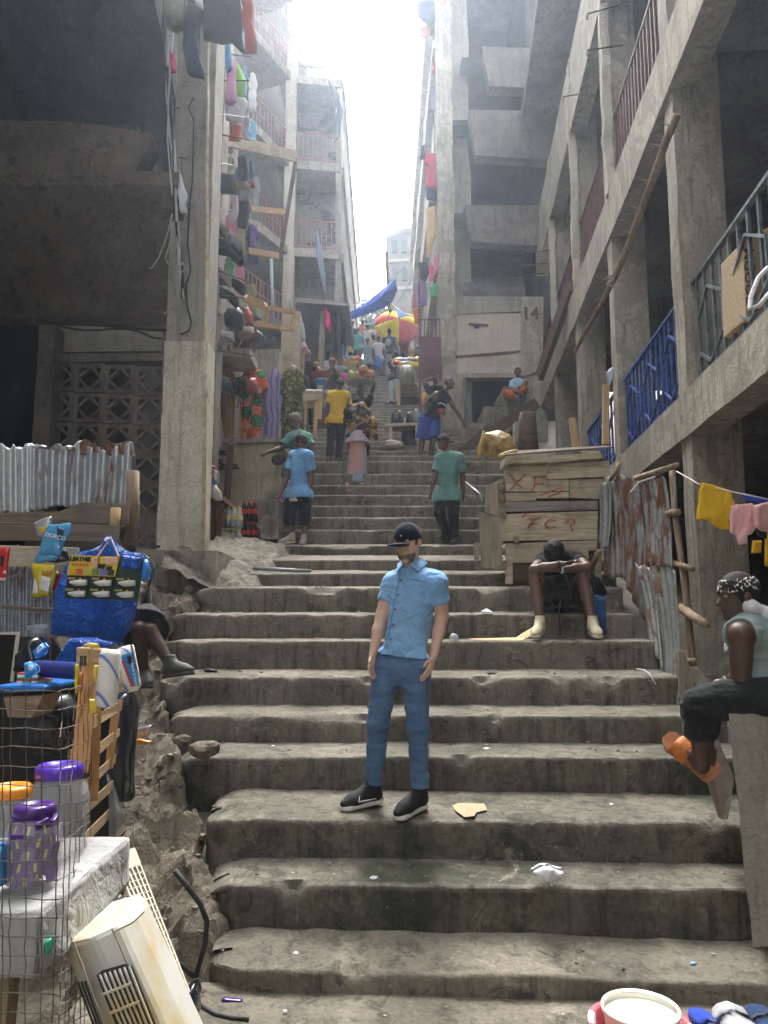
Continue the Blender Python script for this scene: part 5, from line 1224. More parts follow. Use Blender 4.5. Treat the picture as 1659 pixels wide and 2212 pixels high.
mesh('inner_wall', G().hexa([W(*zD(236, 170), KD+.06), W(*zD(780, 160), KD+.06), W(*zD(740, 815), KD+.06), W(*zD(243, 815), KD+.06)]+[p+Vector((0, .02, 0)) for p in (W(*zD(236, 170), KD+.06), W(*zD(780, 160), KD+.06), W(*zD(740, 815), KD+.06), W(*zD(243, 815), KD+.06))]), WOODD, KI)
RED = flat('red spray paint', (.44, .15, .13), .9, .35, 30)
for st in ([(262, 232), (300, 285), (335, 315)], [(352, 240), (310, 275), (265, 325)], [(385, 257), (425, 250), (466, 252)], [(402, 258), (396, 300), (385, 335)], [(398, 292), (450, 288)], [(420, 350), (470, 340), (520, 315), (552, 318), (540, 335), (470, 362)],
           [(365, 478), (400, 480), (434, 468)], [(392, 482), (380, 505), (362, 528)], [(366, 512), (412, 505)], [(515, 490), (478, 484), (455, 508), (470, 530), (515, 520)], [(566, 508), (580, 482), (610, 480), (616, 500), (592, 515)], [(592, 515), (605, 548)], [(330, 470), (350, 455), (370, 450)]):
    g = G(); pts = [W(*zD(x, y), KD-.036 if y < 262 and x > 460 else KD-.014 if y > 330 and x > 410 and y < 370 else KD-.006) for x, y in st]
    for a, b in zip(pts, pts[1:]): g.bar(a, b, .004, .017, up=(0, 1, 0) if False else (b-a).cross(Vector((0, 1, 0))))
    mesh('graffiti_stroke', g, RED, KI)
# torn sack of packaging on the roof edge
SK = thing('packaging_sack', 'torn brown and gold packaging sack slumped on the kiosk roof', 'sack', W(*zC(700, 1290), 8.7))
def wrapmat(name, c1, c2, sc=6):
    if name in MATS: return MATS[name]
    m, nt, b = base(name, .45, 0, .5); v = coords(nt); f = noise(nt, v, sc, 5, .6, 1.)
    nt.links.new(ramp(nt, f, [(.4, c1), (.52, c2), (.62, c1)]), b.inputs['Base Color']); bump(nt, b, noise(nt, v, 14, 4, .6, .6), .6, .02); MATS[name] = m; return m
GB = wrapmat('brown gold film', (.2, .12, .05), (.4, .28, .1))
puff('sack_body', zC, [(600, 1130), (700, 1115), (790, 1150), (830, 1210), (850, 1260), (800, 1300), (700, 1320), (620, 1310), (580, 1260), (585, 1190)], 8.75, .2, GB, parent=SK, fold=.06, fs=7, crisp=False)
puff('gold_rim', zC, [(565, 1310), (560, 1240), (590, 1150), (600, 1105), (618, 1110), (612, 1160), (585, 1240), (590, 1300)], 8.55, .04, wrapmat('gold tape', (.5, .36, .06), (.35, .28, .1), 14), parent=SK, fold=.02)
puff('gold_rim', zC, [(700, 1290), (760, 1260), (850, 1240), (855, 1265), (780, 1285), (710, 1315)], 8.45, .04, MATS['gold tape'], parent=SK, fold=.02)
# ---------------------------------------------------------------- corrugated fence
FE = thing('corrugated_fence', 'ragged rusty corrugated sheet fence on bamboo poles beside the right pillar', 'fence', W(*zE(430, 1480), 6.3))
WTN = corr('weathered tin', (.3, .31, .29), .42)
for k, (q, mt, n) in enumerate((([(92, 150, 7.9), (212, 75, 7.6), (238, 705, 7.6), (122, 702, 7.9)], RUST, 4), ([(210, 72, 7.58), (332, 108, 7.2), (398, 1042, 7.0), (238, 706, 7.5)], RUST, 4), ([(325, 102, 7.18), (488, 86, 6.6), (536, 640, 6.5), (380, 622, 7.0)], RUST, 6),
    ([(378, 600, 6.98), (545, 625, 6.5), (568, 1490, 6.15), (472, 1300, 6.6)], WTN, 5), ([(84, 160, 7.82), (165, 125, 7.66), (150, 530, 7.66), (88, 500, 7.82)], WTN, 2), ([(300, 640, 7.16), (400, 640, 6.9), (482, 1272, 6.5), (388, 1042, 6.9)], WTN, 3))):
    corrsheet('sheet', zE, q, mt, n, .016, FE, .05, k+3, 24, .02)
for pts, r in ([(530, 60, 6.55), (545, 300, 6.5), (585, 600, 6.4), (625, 900, 6.3), (655, 1230, 6.2)], .035), ([(310, 105, 7.1), (420, 70, 6.8), (560, 28, 6.3)], .032), ([(500, 312, 6.7), (562, 308, 6.35)], .042), ([(535, 612, 6.6), (650, 650, 6.1)], .032), ([(550, 848, 6.6), (650, 930, 6.1), (735, 985, 5.75)], .045), ([(600, 1215, 6.4), (662, 1200, 6.05)], .035), ([(150, 130, 7.8), (200, 60, 7.6), (215, 10, 7.6)], .03), ([(60, 620, 7.8), (95, 540, 7.7)], .035):
    mesh('bamboo_pole', rough(G().tube([W(*zE(x, y), d) for x, y, d in pts], r*.78, 9), .008, 9), POLE, FE, smooth=True)
for q, D in (([(568, 1140), (600, 1140), (690, 1395), (640, 1460), (575, 1420)], 6.05),): plank('board', zE, q, D, .03, WOODV, FE)
for pts in ([(545, 100), (548, 180), (540, 250), (545, 300)], [(430, 95), (330, 130), (280, 190)]): mesh('rope', G().tube([W(*zE(x, y), 6.4) for x, y in pts], .007, 5), flat('grey string', (.4, .4, .38)), FE)
o = mesh('scrap', G().prism([W(*zE(x, y), 6.5) for x, y in ((235, 30), (262, 60), (310, 125), (280, 110), (240, 75))], (0, .02, 0)), GALV, FE)
LBd = plank('plank', zE, [(748, 1700), (795, 1640), (905, 1905), (868, 2150), (828, 2150), (742, 1890)], [4.75, 4.75, 4.5, 4.35, 4.4, 4.7], .05, wood('shade darkened timber', (.05, .036, .024), (.02, .015, .01), 2), None); tag(LBd, 'dark broken plank leaning between the steps and the concrete block', 'plank')  # wood colour darkened to paint in the shade of this gap
# ---------------------------------------------------------------- concrete block seat
a = W(*zE(872, 1487), 3.78); g = wbox((a.x, 3.78, .72), (a.x+1.2, 4.6, a.z), (16, 12, 14), .02, 3., 6)
g.v = [(p[0]+.04*max(0, (a.z-p[2]))+.46*(p[1]-3.78), p[1], p[2]) for p in g.v]
tag(mesh('concrete_block', g, CONCG, smooth=True, origin=(a.x+.6, 4.2, .3)), 'waist high concrete block the man with the headband sits on', 'concrete block')
tag(mesh('earth_bank', rough(wbox((2.75, 4.7, .2), (3.9, 7.2, .95), (10, 16, 6), .05, 2, 8), .03, 3), RUB, smooth=True), 'packed earth bank behind the concrete block under the right building', 'earth')
# ---------------------------------------------------------------- washing line
LN = pxtube([(*zE(555, 62), 6.3), (*zE(690, 140), 5.6), (*zE(930, 195), 5.5), (*zE(1150, 240), 5.4)], .005, flat('cord', (.5, .5, .46)), 'washing_line', 'thin cord strung from the fence pole across the dark doorway', 'cord')
YLC = cloth('mustard yellow jersey', (.68, .42, .02), (.55, .33, .015)); PKC = cloth('pale pink jersey', (.72, .42, .42), (.62, .35, .36)); BLC = cloth('royal blue cloth', (.03, .08, .5))
puff('yellow_shirt', zE, [(698, 128), (890, 182), (895, 300), (885, 420), (830, 415), (750, 370), (762, 355), (668, 348), (688, 240)], 5.55, .014, YLC, 'yellow shirt folded over the washing line', 'shirt', .04, 11, rings=16, n=110)
puff('pink_garment', zE, [(885, 265), (1010, 255), (1020, 330), (1030, 410), (1010, 440), (985, 450), (985, 490), (935, 505), (930, 450), (880, 425)], 5.5, .012, PKC, 'pale pink garment on the washing line next to the yellow shirt', 'garment', .04, 14, rings=16, n=100)
puff('pink_garment', zE, [(1005, 268), (1130, 235), (1130, 420), (1060, 420), (1020, 400)], 5.42, .025, cloth('salmon jersey', (.72, .38, .36)), 'salmon pink garment at the right end of the washing line', 'garment', .04, 14, rings=16, n=100)
puff('blue_cloth', zE, [(930, 192), (1130, 230), (1130, 262), (1050, 258), (970, 240)], 5.6, .02, BLC, 'royal blue cloth over the washing line above the pink garments', 'cloth', .012)
puff('mustard_cloth', zE, [(1010, 480), (1065, 480), (1062, 555), (1005, 555)], 5.75, .02, YLC, 'small mustard cloth hanging in the dark doorway', 'cloth', .012)
puff('mustard_cloth', zE, [(1090, 400), (1130, 380), (1130, 640), (1085, 630)], 5.7, .02, YLC, 'long mustard cloth at the picture edge in the doorway', 'cloth', .012)
puff('navy_cloth', zE, [(1030, 420), (1100, 415), (1095, 470), (1045, 460)], 5.6, .02, NAVY, 'dark navy cloth under the salmon garment', 'cloth', .012)
# ---------------------------------------------------------------- basin, bucket, clothes heap at the lower right
bc = W(*zM(972, 1330), 3.24); zf = steps[0][5]+.004; bc.z = zf
BA = thing('basin', 'pink and white plastic basin on the lowest landing', 'basin', bc)
def sect(name, r0, r1, mats, prof, parent, n=48):
    for k in range(len(mats)):
        g = G(); a0, a1 = 2*math.pi*k/len(mats), 2*math.pi*(k+1)/len(mats)
        g.grid(lambda u, v: (bc.x+prof[round(v*(len(prof)-1))][0]*math.cos(a0+(a1-a0)*u), bc.y+prof[round(v*(len(prof)-1))][0]*math.sin(a0+(a1-a0)*u), bc.z+prof[round(v*(len(prof)-1))][1]), 8, len(prof)-1)
        mesh(name, g, mats[k], parent, smooth=True, thick=.004)
PKP = glossy('pink plastic', (.75, .13, .17), .35); WPL = glossy('white plastic', (.75, .74, .7), .4)
sect('basin_panel', 0, 0, [PKP, PKP, WPL, PKP, PKP, WPL, PKP, PKP, WPL, PKP, PKP, WPL], [(.0, .004), (.14, .004), (.17, .1), (.18, .2), (.2, .205), (.2, .195)], BA)
BU = thing('bucket', 'white bucket full of milky water standing in the pink basin', 'bucket', bc+Vector((0, 0, .01)))
mesh('bucket_body', G().lathe([(0, .012), (.12, .012), (.142, .26), (.15, .26), (.15, .245), (.138, .24)], 40, bc, cap=False), glossy('cream plastic', (.7, .68, .58), .45), BU, smooth=True)
mesh('milky_water', G().lathe([(0, .235), (.139, .235)], 40, bc, cap=False), glossy('soapy water', (.55, .55, .47), .12), BU, smooth=True)
mesh('bucket_rim', G().lathe([(.138, .255), (.148, .264), (.151, .255), (.144, .248), (.138, .255)], 40, bc, cap=False), glossy('cream rim', (.75, .72, .6), .4), BU, smooth=True)
for k, (pts, c, l) in enumerate((([(1270, 1370), (1330, 1350), (1400, 1370), (1420, 1420), (1270, 1420)], (.03, .07, .45), 'royal blue cloth lump next to the pink basin'), ([(1390, 1380), (1420, 1345), (1500, 1325), (1570, 1350), (1580, 1420), (1390, 1420)], (.42, .43, .44), 'pale grey garment heaped next to the basin'), ([(1560, 1360), (1600, 1330), (1680, 1325), (1690, 1420), (1560, 1420)], (.025, .05, .12), 'navy garment heaped at the lower right corner'))):
    puff('heaped_garment', zM, pts, 3.0+.04*k, .12, cloth('heap cloth %d' % k, c), l, 'garment', .04, 8)
# ---------------------------------------------------------------- litter
PAP = flat('white paper', (.72, .72, .76), .8); CARD = flat('brown cardboard', (.42, .31, .19), .9, .15, 40, .4)
def litter(name, T, pts, d, mat, label, cat='litter', lift=.01, crumple=.012, slope=True):
    """scrap lying on a tread: picture outline dropped onto the tread surface"""
    g = G(); P = []
    for p in pts:
        x, y = T(p[0], p[1]); w = W(x, y, d); dr = w-CAM; hz = tread(d)
        t = (hz+lift-CAM.z)/dr.z if abs(dr.z) > .02 else 1; t = t if .9 < t < 1.1 else 1; q = CAM+dr*t; q.z = hz+lift+random.uniform(0, crumple); P.append(q)
    c = sum(P, Vector())/len(P); c.z += crumple
    g.add(P+[c], [(i, (i+1) % len(P), len(P)) for i in range(len(P))])
    o = mesh(name, g, mat, origin=tuple(c), thick=.004); return tag(o, label, cat)
litter('cardboard_piece', z6, [(895, 1955), (920, 1945), (1005, 1960), (1110, 1968), (1125, 2000), (1060, 2015), (1045, 2045), (985, 2040), (930, 2010)], 4.88, CARD, 'torn brown cardboard piece lying right of the man in blue')
litter('paper_scrap', zD, [(110, 965), (172, 968), (172, 985), (106, 985)], 7.25, PAP, 'white folded paper on the step left of the seated man', crumple=.03)
puff('plastic_bag', zM, [(390, 560), (430, 525), (480, 522), (550, 545), (555, 565), (520, 590), (480, 600), (430, 590)], 4.3, .06, glossy('white film', (.72, .73, .78), .4), 'crumpled white plastic bag on the third lowest tread', 'plastic bag', .05, 14)
puff('plastic_scrap', z6, [(888, 905), (905, 885), (935, 893), (948, 915), (930, 928), (895, 925)], 6.75, .04, glossy('clear film', (.6, .65, .72), .3), 'small clear plastic scrap on the step right of the man', 'plastic scrap', .03, 14)
CF = thing('cardboard_sheet', 'flattened cardboard strip under the seated man\'s left shoe', 'cardboard', W(*zD(250, 1120), 6.8))
mesh('flap', rough(G().prism([W(*zD(x, y), d) for x, y, d in ((40, 1130, 6.75), (300, 1122, 6.85), (330, 1100, 6.9), (445, 1035, 6.98), (415, 1095, 6.85), (330, 1135, 6.75), (120, 1138, 6.74))], (0, .008, .004)), .008, 8), flat('tan cardboard', (.55, .39, .22), .9), CF)
tp = puff('paper_twist', z6, [(268, 425), (280, 420), (296, 470), (318, 495), (322, 420), (332, 418), (332, 480), (365, 485), (350, 498), (300, 502), (275, 465)], 9.6, .012, flat('kraft paper', (.52, .4, .25), .9), 'torn loop of kraft paper on the landing behind the man', 'paper', .012)
for k, (x, y, d, r, c) in enumerate(((1243, 1465, 6.4, .01, (.7, .7, .7)), (725, 1455, 6.2, .012, (.6, .6, .6)), (808, 1868, 4.4, .02, (.65, .66, .7)), (1062, 1448, 6.4, .03, (.1, .1, .12)), (640, 2012, 4.1, .015, (.6, .6, .6)), (1495, 2030, 4.0, .012, (.2, .5, .7)), (560, 2200, 3.6, .012, (.7, .7, .65)), (1320, 1725, 5.0, .012, (.75, .75, .75)), (1050, 1610, 5.5, .02, (.7, .7, .7)), (590, 1590, 5.6, .012, (.7, .65, .6)), (690, 1362, 7.0, .01, (.6, .2, .05)), (1190, 1880, 4.3, .01, (.7, .7, .7)))):
    w = W(x, y, d); w.z = tread(d)+.006; g = rough(G().ball(w, r, 6, (1.3, 1, .5)), r*.4, 40, k)
    tag(mesh('litter_scrap', g, flat('scrap %d' % k, c, .7), origin=tuple(w)), ('white crumb on the step by the wall', 'pale scrap on the left of the steps', 'white pellet on the tread below the shoes', 'crumpled dark wrapper right of the man\'s hand', 'white fleck near the bottom steps', 'blue fleck at the right of the bottom steps', 'white fleck on the lowest landing', 'white chip on the mossy tread', 'white scrap on the tread right of the man\'s knee', 'pale chip on the left half of the steps', 'orange scrap on the left upper step', 'white speck beside the plastic bag')[k], 'litter')
pxtube([(*zD(950, 1290), 6.35), (*zD(990, 1295), 6.3), (*zD(1020, 1320), 6.22), (*zD(1052, 1372), 6.18)], .006, PAP, 'plastic_strip', 'white plastic strip curling over a step edge at right', 'plastic strip')
# seated man's things
puff('black_jacket', zD, [(700, 770), (740, 790), (780, 860), (785, 890), (750, 905), (720, 870)], 7.5, .08, BLKT, 'black jacket bundled beside the seated man', 'jacket', .03)
puff('blue_towel', zD, [(718, 880), (770, 905), (780, 1000), (790, 1095), (750, 1110), (720, 1040), (700, 960)], 7.1, .06, cloth('blue shag', (.03, .09, .25), (.015, .05, .15), s=60, bmp=1.), 'shaggy blue towel beside the seated man\'s leg', 'towel', .03, 18)
puff('black_bag', zD, [(450, 790), (560, 775), (600, 870), (590, 940), (540, 955), (470, 940), (440, 870)], 7.15, .1, BLKT, 'black bag hanging between the seated man\'s knees', 'bag', .03)
pxtube([(*zD(540, 920), 7.0), (*zD(528, 990), 6.95), (*zD(535, 1060), 6.95), (*zD(538, 1110), 6.9)], .008, RUBB, 'bag_strap', 'thin black strap dangling from the black bag', 'strap')
# ---------------------------------------------------------------- nailed pole and odds on the right building
NP = thing('nailed_pole', 'long crooked branch studded with nails leaning across the right building', 'pole', W(1245, 757, 9.8))
pts = [(1463, 247, 6.55), (1440, 300, 6.7), (1402, 410, 7.1), (1372, 490, 7.5), (1345, 560, 7.9), (1330, 592, 8.1), (1300, 655, 8.7), (1262, 720, 9.4), (1243, 758, 9.9)]
mesh('branch', rough(G().tube([W(*p) for p in pts], [.04, .036, .036, .034, .034, .04, .03, .03, .026], 9), .008, 6), POLE, NP, smooth=True)
for k in range(10):
    t = .06+.085*k; i = min(int(t*8), 7); f = t*8-i; p = W(*pts[i]).lerp(W(*pts[i+1]), f); mesh('nail', G().bar(p, p+Vector((-.11, -.03, .015)), .007), flat('bright nail', (.5, .5, .48), .4, metal=.7), NP)
mesh('tie', G().tube([W(1318, 610, 8.1)+Vector((.04*math.cos(t), .03*math.sin(t*.7), .012*t-.05)) for t in range(14)], .008, 5), flat('rag', (.25, .22, .18)), NP)
tag(mesh('prop_plank', rough(G().bar(W(1232, 620, 13.2), W(1166, 812, 15.0), .1, .28), .02, 3), WOODD, origin=W(1166, 812, 15)), 'dark split plank propped up against the second floor edge', 'plank')
CB = thing('cardboard_box', 'cardboard box standing behind the grey railing', 'box', W(1640, 640, 5.4))
mesh('box', poly([(1605, 520), (1700, 470), (1700, 690), (1612, 690)], 5.55, .4), CARD, CB, bevel=.01); textmesh('box_print', 'GOODM', .12, BLK, W(1622, 600, 5.5), (.02, 0, 1), (-1, 0, 0), CB)
tag(mesh('webbing_loop', G().tube([W(1659, 578, 4.4), W(1638, 600, 4.4), (W(1622, 640, 4.4)), W(1618, 668, 4.4), W(1640, 660, 4.35), W(1665, 630, 4.35)], .014, 8), flat('white webbing', (.75, .75, .75)), smooth=True), 'white bag strap looped over the ledge below the grey railing', 'strap')
puff('hanging_bag', zL, [(185, 1010), (225, 970), (240, 1000), (240, 1060), (200, 1140), (190, 1060)], 9.6, .06, flat('blue white bag', (.45, .5, .6)), 'blue and white plastic bag tied to the second pillar', 'bag', .03)
tag(mesh('upright_plank', rough(G().bar(W(*zL(172, 1590), 9.35), W(*zL(175, 1110), 9.4), .075, .05), .012, 6), WOODN, origin=W(*zL(172, 1590), 9.35)), 'raw upright plank standing against the blue railing', 'plank')
tag(mesh('short_post', G().bar(W(*zC(1270, 1245), 9.6), W(*zC(1243, 1020), 9.6), .07), WOODN, origin=W(*zC(1270, 1245), 9.6)), 'short leaning wooden post behind the kiosk roof', 'post')
for k, (x0, x1, y0, y1, d) in enumerate(((835, 885, 1040, 1125, 10.5), (832, 882, 1125, 1190, 10.5))):
    a, b = W(*zC(x0, y1), d), W(*zC(x1, y0), d); tag(mesh('masonry_block', wbox((a.x, d, a.z), (b.x, d+.2, b.z), (4, 3, 5), .02, 4, k), CONCG, origin=(a.x, d, a.z)), ('upper grey masonry block stacked behind the kiosk', 'lower grey masonry block stacked behind the kiosk')[k], 'block')
tag(mesh('tree_stump', rough(G().lathe([(.14, 0), (.13, .2), (.12, .4), (.11, .55)], 14, W(*zC(930, 1260), 10.2)), .03, 4), WOODD, origin=W(*zC(930, 1260), 10.2), smooth=True), 'thick dark tree trunk post behind the kiosk', 'post')
PIP = glossy('steel pipe', (.55, .56, .58), .3, metal=.9)
for k in range(5): pxtube([(*zC(476+k*6, 1480+k*9), 10.4), (*zC(580+k*4, 1565+k*12), 9.4)], .012, PIP, 'steel_pipe', '%s steel pipe from the top in the bundle leaning beside the kiosk' % ORD[k], 'pipe', group='bundle of steel pipes by the kiosk')
for k in range(4):
    c = W(*zA(1175+k*14, 1365), 15.2); pts = [c+Vector((.16*math.cos(t*.7+k), .05*math.sin(t), .22*math.sin(t*.7+k))) for t in np.linspace(0, 9, 30)]
    if k == 0: HC = thing('coiled_hose', 'white hose coiled on the step behind the tank top man', 'hose', c)
    mesh('coil', G().tube(pts, .018, 6), flat('white hose', (.6, .58, .52)), HC, smooth=True)
# ================================================================ stalls and goods up the stairs
# flask table
TB = thing('flask_table', 'low wooden table of steel flasks beside the man in tank top', 'table', W(*zA(940, 1290), 15.7))
plank('table_top', zA, [(785, 1118), (1078, 1108), (1078, 1128), (785, 1142)], 15.5, .55, WOODP, TB)
for x in (835, 1060): mesh('leg', G().bar(W(*zA(x, 1130), 15.55), W(*zA(x, 1255), 15.55), .07), WOODP, TB)
mesh('apron', G().bar(W(*zA(850, 1165), 15.6), W(*zA(1060, 1160), 15.6), .03, .08), WOODD, TB)
FK = [flat('flask navy', (.02, .035, .05), .3, metal=.5), flat('flask black', (.015, .015, .015), .3), flat('flask steel', (.4, .4, .4), .25, metal=.9), flat('flask green', (.16, .26, .24), .35), flat('flask charcoal', (.05, .05, .055), .3)]
for k, (x, y0, y1, r, m_, l) in enumerate(((862, 1030, 1112, .055, 0, 'tall navy steel flask at the left of the table'), (880, 1055, 1112, .045, 1, 'short black flask behind the navy one'), (917, 1005, 1112, .035, 1, 'slim black flask in the middle of the table'), (938, 1058, 1112, .045, 4, 'small charcoal flask in the middle'), (993, 1022, 1112, .05, 1, 'black flask with looped handle'), (960, 1070, 1112, .035, 2, 'bare steel flask on the table'), (1015, 1062, 1112, .04, 4, 'small charcoal flask beside the large green one'), (1055, 998, 1108, .07, 3, 'large grey green flask at the right of the table'))):
    b = W(*zA(x, y1), 15.72); h = (W(*zA(x, y0), 15.72)-b).z; o = mesh('steel_flask', G().lathe([(0, 0), (r, .002), (r, h*.72), (r*.75, h*.8), (r*.75, h*.83)], 14, b), FK[m_], origin=b, smooth=True); tag(o, l, 'flask', 'flasks on the low table')
    mesh('lid', G().lathe([(r*.8, h*.83), (r*.8, h*.97), (r*.6, h), (0, h)], 14, b), FK[2 if k % 3 else 1], o, smooth=True)
b = W(*zA(993, 1298), 15.8); tag(mesh('steel_pot', G().lathe([(0, 0), (.16, 0), (.165, .38), (.15, .4)], 20, b), glossy('dark steel', (.05, .05, .055), .25, metal=.8), origin=b, smooth=True), 'dark shiny steel pot under the flask table', 'pot')
for k, (x, y, r) in enumerate(((845, 1275, .1), (880, 1290, .12), (835, 1298, .08))):
    c = W(*zA(x, y), 15.4); tag(mesh('stone', rough(G().ball(c, r, 8, (1.4, 1, .6)), r*.3, 6, k), CREAM, origin=c), ('flat pale stone by the flask table', 'larger pale stone by the flask table', 'small pale stone by the flask table')[k], 'stone')
# sack table and goods stall right of the upper steps
ST2 = thing('goods_stall', 'right hand stall of planks piled with coloured packets', 'stall', W(*zA(990, 930), 19.4))
plank('stall_top', zA, [(900, 768), (1115, 770), (1115, 785), (900, 782)], 19.0, 1.2, WOODP, ST2)
for x in (905, 1110): mesh('post', G().bar(W(*zA(x, 790), 19.0), W(*zA(x, 960), 19.0), .08), WOODN, ST2)
mesh('brace', G().bar(W(*zA(1060, 792), 18.95), W(*zA(1120, 830), 18.95), .06), WOODN, ST2)
mesh('back_board', poly([zA(900, 800), zA(1110, 800), zA(1110, 950), zA(900, 950)], 20.1, .05), WOODD, ST2)
plank('upper_shelf', zA, [(890, 625), (1090, 622), (1090, 640), (890, 640)], 20.0, .9, WOODP, ST2)
def stripes(name, c1, c2, sc, d='Z'):
    if name in MATS: return MATS[name]
    m, nt, b = base(name, .7, 0, .3); v = coords(nt); w = _n(nt, 'TexWave'); w.inputs['Scale'].default_value = sc; w.inputs['Distortion'].default_value = 1.5; w.bands_direction = d; nt.links.new(v, w.inputs['Vector'])
    nt.links.new(mix(nt, w.outputs['Fac'], c1, c2), b.inputs['Base Color']); bump(nt, b, w.outputs['Fac'], .5, .03); MATS[name] = m; return m
puff('grain_sack', zA, [(915, 770), (905, 700), (915, 645), (960, 628), (1020, 635), (1048, 680), (1055, 740), (1040, 770)], 18.9, .4, crisp=False, mat=stripes('woven sack', (.3, .29, .24), (.42, .41, .35), 2.2, 'X'), label='bulging pale woven sack on the stall right of the upper steps', cat='sack', fold=.05, fs=4)
PKN = ('red', 'yellow', 'white', 'blue', 'pink', 'green', 'orange')
PKC_ = [(.55, .05, .04), (.6, .45, .05), (.6, .6, .6), (.05, .2, .45), (.5, .2, .3), (.1, .35, .15), (.55, .25, .05)]
for k in range(16):
    x = 895+k % 8*25; y = 618-(k//8)*32-random.uniform(0, 14); c = W(*zA(x, y), 20.1+.1*(k//8)); g = rough(G().ball(c, .13, 8, (1.1, .9, .55)), .03, 7, k)
    tag(mesh('goods_packet', g, glossy('packet %d' % (k % 7), PKC_[k % 7], .4), origin=c, smooth=True), '%s packet, %s from the left in the %s row on the right stall' % (PKN[k % 7], ORD[k % 8], ('lower', 'upper')[k//8]), 'packet', 'packets on the right stall')
puff('cardboard_box', zA, [(985, 480), (1035, 475), (1040, 525), (985, 530)], 21, .2, CARD, 'open cardboard box on the far right stall', 'box', .01, crisp=True)
puff('yellow_cloth', zA, [(965, 605), (1085, 598), (1088, 635), (970, 632)], 19.9, .08, cloth('yellow oilcloth', (.62, .5, .03)), 'yellow cloth hanging from the right stall shelf', 'cloth', .02)
puff('yellow_garment', zA, [(1100, 870), (1115, 850), (1140, 855), (1140, 890), (1110, 930), (1100, 925)], 16.6, .06, cloth('yellow print', (.6, .38, .03)), 'yellow garment hanging behind the tank top man', 'garment')
# left stall: plank table with wares, basin, yellow table
TA = thing('plank_table', 'tall plank market table beyond the leaf print dress', 'table', W(*zB(950, 1110), 14.6))
plank('table_top', zB, [(865, 720), (1035, 712), (1035, 728), (866, 742)], 14.4, 1.0, WOODP, TA)
for k, q in enumerate(([(868, 742), (1033, 728), (1033, 752), (868, 766)], [(868, 768), (1033, 754), (1030, 780), (868, 792)])): plank('front_plank', zB, q, 14.38, .03, WP2, TA, .006, k)
for (x0, y0, x1, y1) in ((995, 800, 970, 1110), (1022, 780, 1015, 950), (890, 800, 885, 1000)): mesh('leg', G().bar(W(*zB(x0, y0), 14.42), W(*zB(x1, y1), 14.42), .07), WOODN, TA)
for k in range(7):
    c = W(*zB(900+k*20, 712), 14.6+.1*(k % 3)); tag(mesh('small_ware', rough(G().ball(c, .06, 7, (1.2, 1, .45)), .015, 12, k), glossy('ware %d' % (k % 3), ((.35, .36, .38), (.12, .13, .15), (.5, .5, .48))[k % 3], .35), origin=c, smooth=True), '%s wrapped item from the left on the plank market table' % ORD[k], 'ware', 'wares on the plank table')
b = W(*zB(1030, 612), 17.0); tag(mesh('red_basin', G().lathe([(0, 0), (.18, 0), (.22, .14), (.235, .14), (.225, .125)], 24, b), glossy('red plastic', (.4, .06, .045), .4), origin=b, smooth=True), 'red plastic basin beside the man with shoulder flashes', 'basin')
puff('blue_crate', zB, [(985, 618), (1080, 618), (1078, 640), (985, 640)], 16.9, .2, glossy('blue plastic', (.05, .2, .45), .4), 'shallow blue crate under the red basin', 'crate', .004, crisp=True)
puff('magenta_bundle', zB, [(1195, 570), (1250, 565), (1262, 600), (1245, 625), (1200, 600)], 17.3, .1, cloth('magenta cloth', (.55, .05, .35)), 'magenta bundle beside the pineapple tray', 'bundle')
T3 = thing('yellow_table', 'narrow table with yellow cloth at the upper left stalls', 'table', W(*zB(1250, 540), 22))
mesh('table_top', poly([zB(1150, 455), zB(1350, 455), zB(1350, 470), zB(1150, 470)], 21.8, .8), cloth('yellow oilcloth', (.62, .5, .03)), T3)
for x in (1160, 1340): mesh('leg', G().bar(W(*zB(x, 470), 21.85), W(*zB(x, 560), 21.85), .07), WOODD, T3)
for k in range(8):
    c = W(*zB(1165+k*24, 440-6*(k % 2)), 22.1); tag(mesh('goods_packet', rough(G().ball(c, .12, 7, (1, 1, .6)), .03, 8, k+40), glossy('packet %d' % (k % 7), PKC_[k % 7], .4), origin=c, smooth=True), '%s packet, %s from the left on the yellow table' % (PKN[k % 7], ORD[k]), 'packet', 'packets on the yellow table')
puff('blue_plastic_bag', zA, [(700, 545), (730, 535), (755, 575), (765, 630), (745, 660), (700, 660), (680, 630), (695, 580)], 25.9, .16, glossy('blue film', (.04, .16, .6), .4), 'blue plastic carrier bag held by the man in the printed tee', 'bag', .04)
# fruit tray
FT = thing('fruit_tray', 'wide enamel tray carried on the woman\'s head', 'tray', W(*zB(1372, 650), 14.9))
c = W(*zB(1372, 655), 14.9); mesh('tray', G().lathe([(0, 0), (.2, 0), (.29, .05), (.31, .05), (.29, .035), (.2, -.015), (0, -.015)], 32, c, cap=False), glossy('dented enamel', (.3, .29, .25), .3, metal=.6), FT, smooth=True)
def pinemat():
    m, nt, b = base('pineapple skin', .7, 0, .3); t = _n(nt, 'TexVoronoi'); t.inputs['Scale'].default_value = 26; nt.links.new(coords(nt), t.inputs['Vector'])
    nt.links.new(ramp(nt, t.outputs['Distance'], [(.2, (.5, .2, .06)), (.6, (.2, .08, .03))]), b.inputs['Base Color']); bump(nt, b, t.outputs['Distance'], .8, .02); return m
PM = pinemat(); GF = flat('green fruit', (.24, .28, .05), .5, .2, 8)
